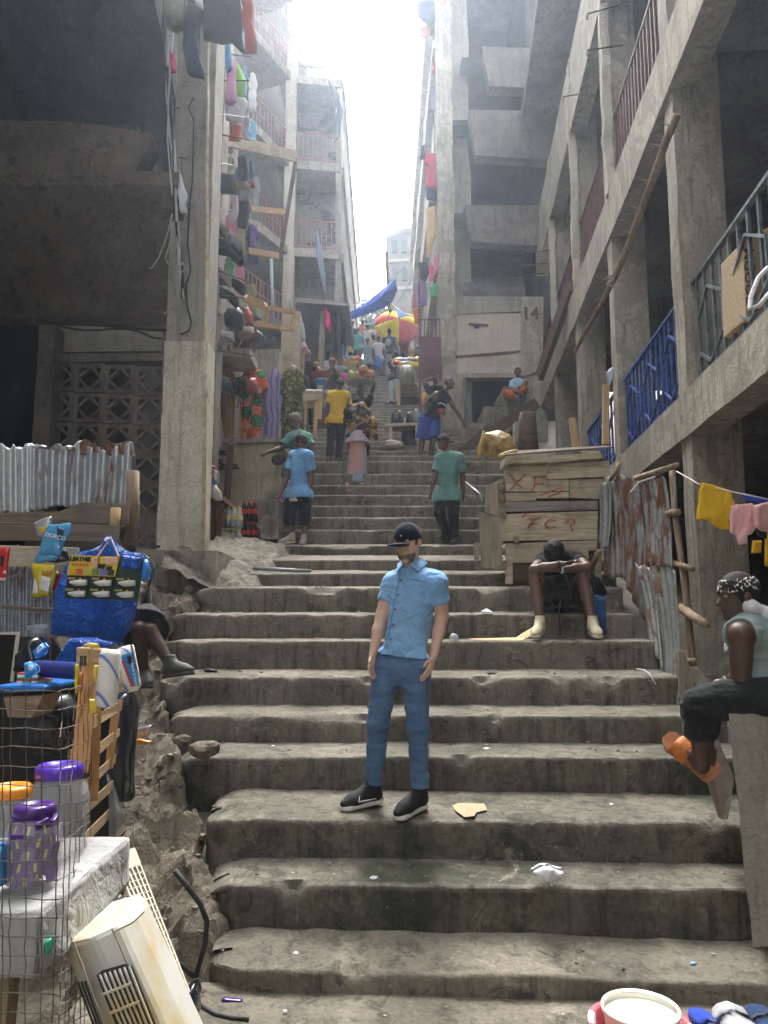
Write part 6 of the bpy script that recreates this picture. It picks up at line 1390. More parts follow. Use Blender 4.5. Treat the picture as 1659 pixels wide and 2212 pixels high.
for k, (x, y, r, green, l) in enumerate(((1283, 580, .085, 1, 'green papaya at the left of the fruit tray'), (1325, 585, .085, 0, 'orange pineapple at the left of the tray'), (1388, 540, .1, 0, 'topmost pineapple on the fruit tray'), (1400, 590, .1, 0, 'front middle pineapple on the fruit tray'), (1448, 580, .1, 0, 'rightmost pineapple on the fruit tray'), (1360, 600, .07, 0, 'small pineapple half hidden in the tray'))):
    c = W(*zB(x, y), 14.85+.06*(k % 2)); o = tag(mesh('papaya' if green else 'pineapple', rough(G().ball(c, r, 12, (1, 1, 1.2)), .006, 18, k), GF if green else PM, origin=c, smooth=True), l, 'fruit')
    if not green:
        g = G()
        for t in range(7): a = c+Vector((0, 0, r*1.1)); g.add([a+Vector((.015*math.cos(t), .015*math.sin(t), 0)), a+Vector((.015*math.cos(t+1.5), .015*math.sin(t+1.5), 0)), a+Vector((.05*math.cos(t+.7), .05*math.sin(t+.7), .07))], [(0, 1, 2)])
        mesh('leaf_crown', g, GF, o, thick=.004)
# umbrellas, blue awning, pole, trees at the top
def brolly(name, label, apex, axis, r, h, cols, d):
    c = W(*zA(*apex), d); ax = Vector(axis).normalized(); x = ax.orthogonal().normalized(); y = ax.cross(x); U = thing(name, label, 'umbrella', c-ax*h*2.2)
    n = len(cols)
    for k in range(n):
        g = G()
        def fn(u, v, k=k):
            t = 2*math.pi*(k+u)/n; rr = r*v; sag = h*v**1.6*(1-.06*math.sin(math.pi*u)*v); return c-ax*sag+x*(rr*math.cos(t))+y*(rr*math.sin(t))
        g.grid(fn, 5, 6); mesh('canopy_panel', g, cols[k], U, smooth=True, thick=.006)
    mesh('shaft', G().tube([c+ax*.08, c-ax*h*2.2], .02, 8), IRON, U)
UY, UR, UB, UG = [cloth('umbrella '+n, c) for n, c in (('yellow', (.75, .6, .02)), ('red', (.65, .06, .04)), ('blue', (.04, .12, .5)), ('green', (.15, .5, .1)))]
brolly('umbrella', 'large yellow, red and blue umbrella tilted over the right stalls', (905, 230), (.12, -.86, .42), .85, .4, [UY, UR, UR, UY, UB, UY, UR, UY], 27)
brolly('umbrella', 'flatter yellow and green umbrella above the tilted one', (900, 172), (0, -.3, 1), .8, .2, [UY, UY, UG, UY, UR, UY, UY, UG], 29)
puff('blue_awning', zA, [(470, 190), (600, 110), (720, 20), (800, -50), (880, -110, -1), (895, -30, -1), (850, 90), (770, 140), (650, 185), (560, 222), (490, 232)], 24.5, .02, cloth('blue tarpaulin', (.04, .13, .62), (.03, .09, .5)), 'blue tarpaulin awning stretched across the top of the alley', 'awning', .1, 1.5, rings=12)
pxtube([(*zA(835, 170), 26.5), (*zA(820, -20), 26.5), (*zA(800, -330), 26.5)], .07, POLE, 'utility_pole', 'leaning wooden pole rising through the blue awning', 'pole')
for k, q in enumerate(([(826, 700), (905, 575)], [(828, 620), (915, 520)], [(750, 670), (828, 600)], [(828, 640), (905, 690)])): pxtube([(*q[0], 27), ((q[0][0]+q[1][0])/2, (q[0][1]+q[1][1])/2+8, 25), (*q[1], 23)], .012, flat('pale cable', (.5, .5, .5)), 'overhead_cable', ('cable rising from the pole to the upper right', 'highest cable between pole and far block', 'cable from the pole to the left wall', 'low cable from the pole to the right wall')[k], 'cable')
TRN = 0
def tree(label, x, y, d, r, seed):
    c = W(x, y, d); t = thing('tree', label, 'tree', (c.x, d, c.z-r*1.6)); rnd = np.random.RandomState(seed)
    mesh('trunk', G().tube([(c.x, d, c.z-r*2.2), (c.x+.1, d, c.z-r*.8), (c.x, d, c.z)], [.22, .15, .06], 8), POLE, t)
    n = 1500; q = rnd.normal(size=(n, 3)); q /= np.linalg.norm(q, axis=1)[:, None]; q *= (rnd.rand(n, 1)**.4); q *= np.array([1, 1, .75])*r*(1+.35*fbm(q*2, 1.3, 3, seed)[:, None]); q += np.array(c)
    a = rnd.normal(size=(n, 3)); b = rnd.normal(size=(n, 3)); a /= np.linalg.norm(a, axis=1)[:, None]; b /= np.linalg.norm(b, axis=1)[:, None]; s = r*.09
    V = np.stack([q-a*s, q+b*s*.6, q+a*s, q-b*s*.6], 1).reshape(-1, 3); mesh('crown', (V, [(4*i, 4*i+1, 4*i+2, 4*i+3) for i in range(n)]), flat('leaf green', (.05, .085, .035), .7, .4, 2), t)
tree('hazy dark tree behind the crowd at the top of the alley', 808, 695, 46, 2.0, 3); tree('smaller hazy tree left of the umbrella at the top', 845, 700, 50, 1.6, 5)
# clothes on the far left porch and far right facade
for k, (T, pts, d, c, l) in enumerate(((zA, [(280, 140), (300, 135), (325, 200), (328, 290), (318, 355), (300, 320), (278, 270)], 19.4, (.75, .03, .25), 'hot pink tee hanging from the porch post'), (zA, [(335, 190), (365, 180), (372, 300), (370, 520), (350, 540), (338, 400)], 19.8, (.02, .022, .025), 'long black garment left on the porch rail'), (zA, [(372, 200), (405, 190), (415, 380), (405, 560), (380, 560)], 19.9, (.05, .04, .04), 'dark brown garment in the middle of the porch rail'), (zA, [(410, 160), (470, 150), (478, 300), (460, 440), (420, 440)], 20.2, (.022, .024, .03), 'wide black garment right on the porch rail'), (zA, [(440, 430), (462, 425), (462, 520), (445, 545)], 20.4, (.03, .15, .5), 'narrow blue cloth below the porch rail'),
    (zI, [(405, 1115), (450, 1105), (550, 1120), (553, 1215), (540, 1225), (540, 1370), (410, 1350), (412, 1180), (395, 1175)], 18.6, (.5, .05, .09), 'crimson shirt hanging from the far right wall'), (zI, [(410, 1345), (540, 1370), (520, 1450), (420, 1440)], 18.7, (.02, .025, .04), 'black garment below the crimson shirt'), (zI, [(360, 1890), (420, 1880), (435, 1960), (410, 2030), (370, 2000)], 18.6, (.02, .022, .025), 'black bag hanging lower on the far right wall'), (zI, [(330, 2040), (400, 2010), (425, 2060), (420, 2200), (330, 2210)], 18.8, (.3, .22, .42), 'lilac flower print skirt on the far right wall'), (zI, [(315, 2130), (345, 2100), (350, 2210), (318, 2215)], 19, (.6, .12, .08), 'narrow red cloth beside the lilac skirt'), (zI, [(430, 2060), (500, 2030), (508, 2100), (490, 2150), (440, 2140)], 18.2, (.1, .35, .15), 'green and white bag hung beside the right pillar'), (zI, [(470, 1830), (500, 1830), (505, 1960), (475, 2000)], 18.2, (.65, .1, .25), 'pink cloth strip above the green bag'), (zI, [(430, 1920), (465, 1910), (470, 2020), (435, 2030)], 18.5, (.6, .15, .25), 'rose cloth next to the black bag'), (zI, [(365, 200), (450, 190), (440, 270), (370, 275)], 19.2, (.6, .25, .25), 'pale red cloth near the top of the far right wall'), (zI, [(340, 0), (560, 0), (550, 110), (420, 170), (350, 120)], 19, (.1, .12, .2), 'dark blue sheet at the very top of the far right wall'), (zI, [(440, 690), (480, 600), (485, 700), (470, 810), (440, 800)], 18.8, (.15, .13, .2), 'dark scarf on the far right wall above the crimson shirt'), (zI, [(455, 460), (485, 440), (485, 520), (458, 530)], 18.9, (.45, .06, .06), 'small red cloth on the far right wall'), (zI, [(415, 1500), (480, 1480), (485, 1680), (440, 1860), (415, 1860)], 18.4, (.55, .42, .2), 'straw coloured mat hanging on the far right wall'), (zI, [(380, 1050), (405, 1040), (405, 1150), (370, 1150)], 19, (.03, .03, .05), 'small black cloth left of the crimson shirt'), (zA, [(1025, 140), (1085, 130), (1095, 265), (1045, 270)], 18.2, (.65, .14, .05), 'orange cloth hanging beside the maroon gate'))):
    puff('hung_garment', T, pts, d, .045, cloth('hung cloth %d' % k, c), l, 'garment', .05, 6)
# ================================================================ mannequins on the retaining wall
def rings_mat(name, bg, ring, sc):
    m, nt, b = base(name, .9, 0, .15); v = coords(nt); t = _n(nt, 'TexVoronoi'); t.inputs['Scale'].default_value = sc; nt.links.new(v, t.inputs['Vector']); n = noise(nt, v, 9, 4)
    bgc = ramp(nt, n, [(.42, bg), (.58, (.55, .3, .2))])
    w = _n(nt, 'Math', operation='SINE'); mu = _n(nt, 'Math', operation='MULTIPLY'); mu.inputs[1].default_value = 42; nt.links.new(t.outputs['Distance'], mu.inputs[0]); nt.links.new(mu.outputs[0], w.inputs[0])
    rc = mix(nt, ramp(nt, w.outputs[0], [(.2, 0), (.6, 1)]), ring, tuple(x*.35 for x in ring)); k = ramp(nt, t.outputs['Distance'], [(.36, 1), (.4, 0)])
    nt.links.new(mix(nt, k, bgc, rc), b.inputs['Base Color']); bump(nt, b, n, .3, .02); return m
def dress(label, T, pts, d, mat, stump=None, base_=None):
    P = [W(*T(p[0], p[1]), d) for p in pts]; lo = min(P, key=lambda p: p.z); cx_ = sum(p.x for p in P)/len(P)
    t = thing('dress_form', label, 'mannequin', (cx_, d, lo.z)); puff('dress', T, pts, d, .13, mat, parent=t, fold=.035, fs=7, ax=(1.4, 1, .12), crisp=False)
    if stump: c = W(*T(*stump), d); mesh('neck_stump', G().lathe([(.05, -.1), (.055, 0), (.045, .03), (0, .035)], 12, c), flat('mannequin skin', (.45, .3, .22), .5), t, smooth=True)
    if base_: c = W(*T(*base_), d-.05); mesh('stand_base', G().lathe([(.17, 0), (.16, .02), (.03, .04), (.025, .2)], 18, c), flat('brass stand', (.3, .2, .13), .5), t, smooth=True)
    return t
D1 = batik('amber and maroon batik', [(.4, .22, .03), (.12, .02, .03), (.5, .3, .04), (.16, .03, .05)], 7, 'wave')
dress('amber and maroon batik dress on the leftmost mannequin', zB, [(175, 520), (215, 503), (260, 525), (300, 580), (302, 700), (298, 900), (290, 1040), (275, 1130), (215, 1140), (195, 1040), (170, 800), (160, 600)], 12.75, D1)
dress('red dress with green tie dye circles on the second mannequin', zB, [(360, 560), (410, 525), (520, 525), (575, 600), (588, 690), (525, 690), (530, 850), (520, 1000), (505, 1125), (340, 1115), (330, 1000), (345, 830), (360, 690)], 12.9, rings_mat('red green circles', (.5, .08, .03), (.06, .22, .09), 3.4), (463, 515), (380, 1160))
dress('blue and orange tie dye kaftan on the third mannequin', zB, [(560, 590), (620, 512), (655, 515), (690, 580), (688, 720), (690, 880), (665, 1060), (655, 1150), (570, 1150), (540, 1080), (525, 900), (530, 720)], 13.0, batik('blue orange tie dye', [(.05, .09, .3), (.5, .2, .1), (.03, .05, .15), (.55, .3, .18), (.1, .2, .5)], 3.2, 'wave'), None, (560, 1175))
dress('green and gold leaf print dress on the rightmost mannequin', zB, [(710, 560), (760, 515), (820, 515), (870, 560), (900, 690), (870, 720), (885, 900), (880, 1050), (840, 1120), (690, 1115), (685, 950), (700, 760), (670, 680)], 13.2, batik('leaf print', [(.02, .025, .02), (.2, .2, .05), (.02, .025, .02), (.3, .28, .1), (.12, .16, .05), (.35, .15, .06)], 9), (790, 510))
def pack(label, T, pts, d, mat, straps):
    P = [W(*T(*p), d) for p in pts]; c = sum(P, Vector())/len(P); t = thing('backpack', label, 'backpack', c); puff('bag', T, pts, d, .13, mat, parent=t, fold=.03, fs=8, crisp=False)
    for s_ in straps: mesh('strap', G().tube([W(*T(x, y), d-.12) for x, y in s_], .009, 5), RUBB, t, smooth=True)
pack('dark grey backpack hanging at the left of the dresses', zB, [(150, 610), (190, 575), (260, 600), (285, 660), (270, 715), (200, 725), (150, 700)], 12.3, glossy('grey nylon', (.1, .105, .1), .5), [[(240, 700), (245, 780), (240, 850)], [(265, 700), (272, 770)], [(200, 720), (195, 790)]])
pack('camouflage backpack hanging in front of the red dress', zB, [(275, 640), (310, 600), (370, 585), (410, 640), (400, 720), (350, 760), (300, 740)], 12.35, batik('camouflage', [(.03, .035, .03), (.1, .1, .08), (.05, .03, .03)], 16), [[(300, 740), (330, 800), (315, 855)], [(370, 750), (372, 850), (368, 950), (350, 980)], [(330, 750), (350, 830)]])
pack('dusty red backpack hanging in front of the red dress', zB, [(395, 640), (430, 600), (480, 605), (500, 660), (485, 730), (440, 750), (400, 720)], 12.3, glossy('dusty red nylon', (.35, .09, .08), .5), [[(420, 740), (435, 860), (440, 980), (430, 990)], [(460, 740), (440, 830), (410, 960)], [(480, 720), (470, 780)]])
# handbags strung high beside the pillar
for k, (pts, d, c, l) in enumerate((([(50, 10), (110, -20), (175, -10), (180, 70), (60, 75)], 11.3, (.42, .4, .3), 'striped straw hat bag strung beside the left pillar'), ([(205, 60), (240, 5), (330, 0), (380, 60), (370, 150), (300, 185), (215, 160)], 11.6, (.03, .025, .03), 'large black shoulder bag strung beside the left pillar'), ([(375, 20), (410, 0), (450, 70), (455, 150), (400, 165), (375, 110)], 11.8, (.4, .04, .03), 'bright red bag hanging next to the black bag'), ([(230, 150), (360, 150), (365, 195), (260, 200)], 11.7, (.12, .02, .025), 'maroon bag under the black shoulder bag'), ([(310, 215), (380, 170), (460, 175), (470, 235), (400, 260), (320, 255)], 11.8, (.42, .36, .3), 'beige handbag under the red bag'), ([(100, 250), (180, 200), (290, 215), (300, 290), (200, 325), (110, 300)], 11.5, (.35, .34, .33), 'pale grey handbag in the strung row'), ([(70, 210), (110, 190), (140, 260), (100, 310), (72, 280)], 11.3, (.08, .08, .09), 'small charcoal purse at the left of the strung row'), ([(470, 195), (530, 225), (545, 250), (480, 260)], 11.9, (.2, .19, .18), 'flat grey pouch at the right of the strung row'))):
    P = [W(*zB(*p), d) for p in pts]; cc = sum(P, Vector())/len(P); t = thing('handbag', l, 'handbag', cc, 'bags strung beside the left pillar'); puff('bag', zB, pts, d, .12, glossy('bag skin %d' % k, c, .4), parent=t, fold=.02, fs=7, crisp=False)
    rd = random.Random(k)
    for q in range(3):
        x = pts[0][0]+rd.uniform(10, 90); y = max(p[1] for p in pts)-10; mesh('strap', G().tube([W(*zB(x+20*math.sin(t_*.6+q)*(1+q*.3), y+t_*(14+8*q)), d-.06) for t_ in range(7)], .009, 5), glossy('bag strap %d' % k, tuple(x_*.6 for x_ in c), .4), t, smooth=True)
for k, pts in enumerate(([(95, 365), (280, 385), (450, 415)], [(60, 150), (330, 330)])): pxtube([(*zB(*p), 11.4) for p in pts], .01, IRON, 'hanging_rod', ('thin iron rod below the strung handbags', 'slanted iron rod behind the strung handbags')[k], 'rod')
# plywood side panel, sign pole, table with sack, drinks
tag(mesh('plywood_panel', rough(G().prism([W(*zB(x, y), d) for x, y, d in ((48, 190, 10.9), (72, 300, 11.2), (105, 420, 11.6), (190, 1170, 12.0), (180, 1185, 11.8), (45, 1180, 10.9))], (-.03, .04, 0)), .006, 3), WOODV, origin=W(*zB(110, 1100), 11.4)), 'grey plywood side panel of the stall beside the left pillar', 'panel')
SGP = thing('sign_pole', 'rusty brown iron pole with small lattice plate before the yellow wall', 'pole', W(*zB(220, 1690), 11.6)); RS = flat('rusty iron', (.1, .055, .04), .8, .3)
mesh('pole', G().bar(W(*zB(222, 1690), 11.6), W(*zB(265, 1165), 11.6), .09), RS, SGP); mesh('lattice_plate', poly([zB(245, 1098), zB(315, 1102), zB(305, 1162), zB(238, 1160)], 11.55, .05), batik('lattice print', [(.12, .08, .07), (.4, .33, .3), (.12, .08, .07)], 30), SGP)
TS = thing('stall_table', 'reddish brown wooden table carrying a printed sack beside the left pillar', 'table', W(*zB(110, 2030), 10.6)); RW = wood('red brown timber', (.15, .06, .035), (.08, .03, .02), 2)
plank('table_top', zB, [(20, 1575), (205, 1600), (210, 1650), (20, 1625)], 10.3, .8, RW, TS)
for q in ([(28, 1625), (68, 1630), (62, 1990), (25, 1985)], [(145, 1650), (205, 1655), (165, 2030), (130, 2030)], [(95, 1640), (130, 1645), (125, 1980), (95, 1980)]): plank('leg', zB, q, 10.35, .08, RW, TS)
puff('plastic_cover', zB, [(25, 1500), (140, 1505), (175, 1560), (210, 1630), (150, 1640), (25, 1600)], 10.25, .06, glossy('clear white film', (.5, .5, .5), .35), 'wrinkled clear plastic cover on the brown table', 'plastic cover', .04, 12)
SA = thing('printed_sack', 'white and red printed sack on the brown table', 'sack', W(*zB(95, 1500), 10.35))
puff('sack', zB, [(22, 1345), (45, 1315), (130, 1350), (165, 1400), (160, 1480), (120, 1505), (22, 1495)], 10.45, .2, glossy('white red film', (.66, .64, .62), .4), parent=SA, fold=.03)
puff('red_corner', zB, [(40, 1318), (130, 1348), (160, 1390), (120, 1375), (40, 1350)], 10.22, .03, glossy('sack red', (.6, .04, .05), .4), parent=SA, fold=.01)
puff('blue_corner', zB, [(30, 1478), (140, 1462), (140, 1495), (30, 1500)], 10.22, .03, glossy('sack blue', (.03, .15, .45), .4), parent=SA, fold=.01)
for t_, y, s_, m_ in (('EJORES', 1388, .05, BLK), ('CAS', 1425, .1, glossy('sack red', (.6, .04, .05))), ('JORES', 1462, .05, BLK)): textmesh('sack_print', t_, s_, m_, W(*zB(126, y), 10.2), (1, -.02, -.06), (0, 0, 1), SA, .002, .002, 'RIGHT')
BT = G().lathe([(0, 0), (.033, .002), (.034, .09), (.03, .11), (.034, .13), (.033, .19), (.014, .245), (.014, .262)], 10, (0, 0, 0)); CAPG = G().lathe([(.016, .26), (.016, .282), (0, .284)], 8, (0, 0, 0)); LBL = G().lathe([(.0352, .1), (.0352, .165)], 10, (0, 0, 0), cap=False)
def bottles(label, px, py, d, nx, ny, nz, mat, capm, lblm, group, dz=.29):
    o = W(*zB(px, py), d); T_ = thing('bottle_pack', label, 'bottle pack', o, group); proto = None
    for k in range(nz):
        for i in range(nx):
            for j in range(ny):
                b = mesh('bottle', G().add([Vector(p) for p in BT.v], BT.f), mat, None, smooth=True) if proto is None else proto.copy()
                if proto is None:
                    proto = b; pc_ = mesh('cap', G().add(CAPG.v, CAPG.f), capm, None, smooth=True); pl2 = mesh('wrap_label', G().add(LBL.v, LBL.f), lblm, None, smooth=True); c_, l_ = pc_, pl2
                else: COL.objects.link(b); c_ = pc_.copy(); l_ = pl2.copy(); COL.objects.link(c_); COL.objects.link(l_)
                b.parent = T_; b.location = (i*.075, j*.075, k*dz); c_.parent = b; l_.parent = b
WAT = glossy('bottled water', (.72, .76, .78), .12, 1., .55); COLA = glossy('cola', (.03, .012, .01), .12); YC = glossy('yellow cap', (.7, .52, .04), .4); RC_ = glossy('red cap', (.6, .03, .03), .4)
bottles('stack of clear water bottles with yellow caps by the pillar', 185, 2045, 10.7, 4, 3, 2, WAT, YC, glossy('yellow label', (.62, .55, .2), .4), 'shrink wrapped drinks by the pillar', .31)
bottles('stack of cola bottles with red caps beside the water', 365, 1985, 11.1, 3, 3, 2, COLA, RC_, glossy('red label', (.5, .03, .03), .4), 'shrink wrapped drinks by the pillar', .31)
# ================================================================ clothes and frames on the upper left
for k, (pts, d, c, l, th) in enumerate((([(60, -30), (230, -30), (240, 60), (205, 200), (150, 235), (80, 190)], 7.6, (.2, .23, .17), 'grey green net bundle hanging from the left pillar top', .12), ([(290, -30), (355, -30), (355, 75), (300, 30)], 7.6, (.55, .55, .6), 'white cloth corner at the top of the left pillar', .03), ([(200, 110), (260, 30), (370, 60), (330, 200), (320, 400), (365, 520), (360, 575), (250, 545), (225, 470), (215, 300)], 7.7, (.02, .04, .07), 'dark blue trousers hanging at the top left', .06), ([(350, -30), (620, -30), (640, 100), (640, 250), (660, 385), (560, 310), (450, 305), (360, 290), (350, 150)], 7.8, (.018, .024, .03), 'large black shirt hanging at the top of the picture', .06), ([(620, -30), (700, -30), (735, 300), (735, 385), (655, 380), (645, 200)], 7.75, (.35, .05, .02), 'black and red flame print sleeve at the top of the picture', .05), ([(120, 370), (150, 400), (168, 530), (125, 540)], 8.1, (.6, .06, .16), 'crimson cloth corner behind the cables', .03),
    ([(515, 320), (555, 320), (565, 490), (535, 520), (515, 480)], 10.5, (.1, .3, .55), 'bright blue tee on the upper left rack', .05), ([(535, 470), (570, 440), (600, 480), (602, 740), (560, 765), (512, 740), (520, 600)], 10.6, (.62, .3, .48), 'pink and lilac dress on the upper left rack', .06), ([(600, 450), (645, 520), (670, 590), (650, 700), (595, 700)], 10.7, (.3, .6, .15), 'lime green vest on the upper left rack', .05), ([(510, 745), (570, 690), (650, 690), (680, 740), (650, 870), (600, 905), (520, 860)], 10.9, (.55, .53, .57), 'white lace top on the upper left rack', .05), ([(545, 900), (600, 880), (640, 900), (630, 1025), (540, 1010)], 11.0, (.6, .14, .06), 'red and white checked cloth on the upper left rack', .04), ([(600, 400), (640, 380), (655, 470), (625, 550), (600, 540)], 10.8, (.35, .33, .38), 'grey patterned cloth beside the lime vest', .04), ([(430, 1260), (500, 1250), (590, 1265), (590, 1385), (430, 1390)], 11.2, (.02, .02, .025), 'black structured handbag with metal handle on the left rack', .1), ([(605, 1140), (640, 1110), (685, 1140), (690, 1250), (670, 1300), (615, 1290)], 11.4, (.03, .028, .03), 'black quilted bag hung high on the left rack', .1), ([(690, 1160), (715, 1160), (735, 1260), (700, 1300)], 11.6, (.06, .12, .18), 'dark teal bag behind the quilted one', .06), ([(590, 1290), (650, 1300), (690, 1360), (640, 1370), (590, 1380)], 11.5, (.32, .25, .17), 'tan suede pouch on the left rack', .06), ([(615, 1370), (690, 1375), (690, 1475), (610, 1475)], 11.5, (.14, .13, .11), 'grey canvas bag below the tan pouch', .06), ([(610, 1475), (690, 1480), (690, 1560), (660, 1650), (605, 1640)], 11.5, (.02, .022, .035), 'dark navy jeans on the left rack', .05), ([(550, 1420), (605, 1410), (612, 1500), (600, 1610), (545, 1600)], 11.4, (.6, .5, .6), 'pale pink shorts on the left rack', .05), ([(695, 1630), (740, 1625), (765, 1690), (745, 1700), (745, 1800), (690, 1795)], 12.6, (.2, .12, .35), 'purple and red print shirt hanging right of the left rack', .05), ([(690, 1310), (725, 1310), (730, 1350), (700, 1355)], 11.6, (.2, .05, .05), 'small maroon purse on the left rack', .05))):
    puff('hung_bag' if 'bag' in l or 'pouch' in l or 'purse' in l else 'hung_garment', zH, pts, d, th, cloth('rack cloth %d' % k, c), l, 'bag' if ('bag' in l or 'pouch' in l or 'purse' in l) and 'net' not in l else 'garment', .06 if d < 9 else .04, 5)
# folded trousers on iron rods
for k, (y0, c) in enumerate(((1560, (.2, .2, .19)), (1605, (.08, .08, .085)), (1640, (.22, .22, .22)), (1680, (.025, .025, .03)), (1715, (.18, .18, .18)), (1755, (.03, .03, .035)), (1905, (.24, .22, .19)), (1960, (.03, .03, .03)), (2050, (.025, .025, .028)))):
    h = 45 if k < 6 else 75; x1 = (540, 560, 630, 640, 635, 640, 560, 655, 610)[k]
    puff('folded_trousers', zH, [(385, y0), (460, y0+6), (x1-40, y0+55), (x1, y0+90), (x1+5, y0+150), (x1-15, y0+170), (x1-40, y0+100), (470, y0+55+h*.5), (385, y0+h)], 11.0+.04*k, .05, cloth('trouser cloth %d' % k, c), ('pale grey trousers uppermost on the stacked rods', 'charcoal trousers second from the top of the rods', 'light grey trousers third from the top of the rods', 'black trousers in the middle of the rods', 'mid grey trousers below the middle of the rods', 'black trousers sixth from the top of the rods', 'beige trousers near the bottom of the rods', 'black crumpled trousers near the bottom of the rods', 'lowest black trousers on the rods')[k], 'trousers', .03, 6)
for k, (a, b, l) in enumerate((((125, 768), (700, 852), 'iron rod crossing the pillar highest'), ((190, 1135), (570, 1188), 'iron rod crossing the pillar in the middle'), ((245, 1485), (560, 1512), 'iron rod crossing the pillar lowest'), ((430, 376), (700, 410), 'iron rod with hooked end at the pink dress'), ((425, 580), (690, 580), 'thin iron rod at the lime vest'), ((410, 1930), (660, 2020), 'iron rod under the beige trousers'), ((385, 2110), (655, 2145), 'iron rod under the lowest trousers'), ((490, 970), (700, 1010), 'iron rod below the checked cloth'))):
    d0 = 8.4 if k < 3 else 10.6; A, B = W(*zH(*a), d0), W(*zH(*b), 10.6); o = mesh('iron_rod', G().tube([A, B, B+Vector((0, 0, .1))], .01, 6).tube([A.lerp(B, .4), A.lerp(B, .4)+Vector((0, 0, .12 if k % 2 else .2))], .008, 5), IRON, origin=A); tag(o, l, 'rod')
TF = thing('timber_bracket', 'long timber bracket frame jutting over the stairs from the upper left', 'frame', W(*zH(415, 1000), 11.6))
for a, b, w, m_ in (((415, 985, 11.4), (1030, 1128, 13.2), .2, WOODP), ((1022, 1150, 13.2), (910, 1862, 13.0), .11, WOODD), ((695, 1503, 12.4), (960, 1530, 13.1), .1, WOODN), ((680, 1805, 12.4), (910, 1842, 13.0), .1, WOODN), ((420, 1105, 11.5), (560, 1080, 11.9), .1, WOODD)):
    mesh('timber', rough(G().bar(W(*zH(a[0], a[1]), a[2]), W(*zH(b[0], b[1]), b[2]), .05, w), .01, 3), m_, TF)
for k, (q, l) in enumerate((([(455, 140), (780, 188), (818, 45), (585, 5), (560, 120)], 'raw pine window frame leaning over the dresses'), ([(380, -60), (560, 10), (545, -30), (400, -90)], 'smaller pine frame behind the straw bag'))):
    fr_ = thing('wooden_frame', l, 'frame', W(*zB(*q[0]), 13.4)); P = [W(*zB(x, y), 13.4+.05*i) for i, (x, y) in enumerate(q)]
    for i in range(len(P)): mesh('timber', G().bar(P[i], P[(i+1) % len(P)], .05, .075), WOODN, fr_)
for (x0, y0, x1, y1) in ((510, 60, 510, 300), (560, 60, 560, 330), (450, 180, 640, 200), (455, 310, 640, 330)): pass
# white sheet and dark cloth on the far left block
puff('white_sheet', zH, [(1035, -40), (1090, -40), (1110, 350), (1180, 430), (1245, 490), (1150, 500), (1040, 480), (1030, 200)], 22.0, .1, cloth('white tarpaulin', (.7, .7, .72)), 'white tarpaulin draped over the far left balconies', 'tarpaulin', .2, 1.5)
puff('dark_cloth', zH, [(1260, 570), (1320, 640), (1358, 800), (1345, 950), (1295, 1040), (1320, 900), (1315, 760)], 22.2, .06, cloth('black tarp', (.02, .022, .03)), 'black cloth billowing from the far left balcony end', 'cloth', .1, 2)
puff('striped_cloth', zH, [(1165, 1650), (1200, 1750), (1235, 1950), (1245, 2110), (1225, 2080), (1170, 1850)], 21, .05, batik('mixed print', [(.1, .2, .4), (.1, .35, .2), (.4, .15, .1), (.3, .3, .4)], 6, 'wave'), 'multicoloured cloth hanging from the far left balcony', 'cloth', .06, 3)
puff('plastic_sacks', zB, [(850, 180), (880, 150), (895, 230), (885, 300), (855, 290)], 17, .2, glossy('green sack film', (.3, .42, .35), .4), 'pale green sack leaning at the plywood hut', 'sack', .05, 5)
puff('plastic_sacks', zB, [(855, 330), (885, 300), (920, 350), (905, 380), (860, 375)], 17, .2, glossy('red white film', (.5, .3, .3), .4), 'red and white sack below the green one', 'sack', .05, 5)

# more clothes hung in columns between the pillar and the far balconies
CN = (('navy', (.03, .04, .09)), ('white', (.6, .6, .6)), ('maroon', (.2, .03, .05)), ('khaki', (.3, .26, .16)), ('sky blue', (.2, .4, .6)), ('black', (.02, .02, .022)), ('rose', (.6, .25, .3)), ('grey', (.25, .25, .26)), ('ochre', (.5, .33, .08)), ('green', (.1, .3, .15)))
rd = random.Random(11)
for c_ in range(4):
    for r in range(6):
        x = 470+c_*26+rd.uniform(-4, 4); y = 95+r*112+rd.uniform(-12, 12)+c_*20; w = rd.uniform(13, 20); h = rd.uniform(60, 95); nm, col = CN[(c_*7+r*3) % 10]
        if y > 640: continue
        puff('hung_garment', ID, [(x-w*.5, y), (x, y-5), (x+w*.5, y), (x+w*.8, y+h*.3), (x+w*.55, y+h*.35), (x+w*.6, y+h), (x-w*.6, y+h*.97), (x-w*.55, y+h*.35), (x-w*.8, y+h*.3)], 12.2+c_*.9, .03, cloth('column cloth %d' % ((c_*7+r*3) % 10), col), '%s garment, %s from the top in the %s column of hung clothes' % (nm, ORD[r], ORD[c_]), 'garment', .04, 7)
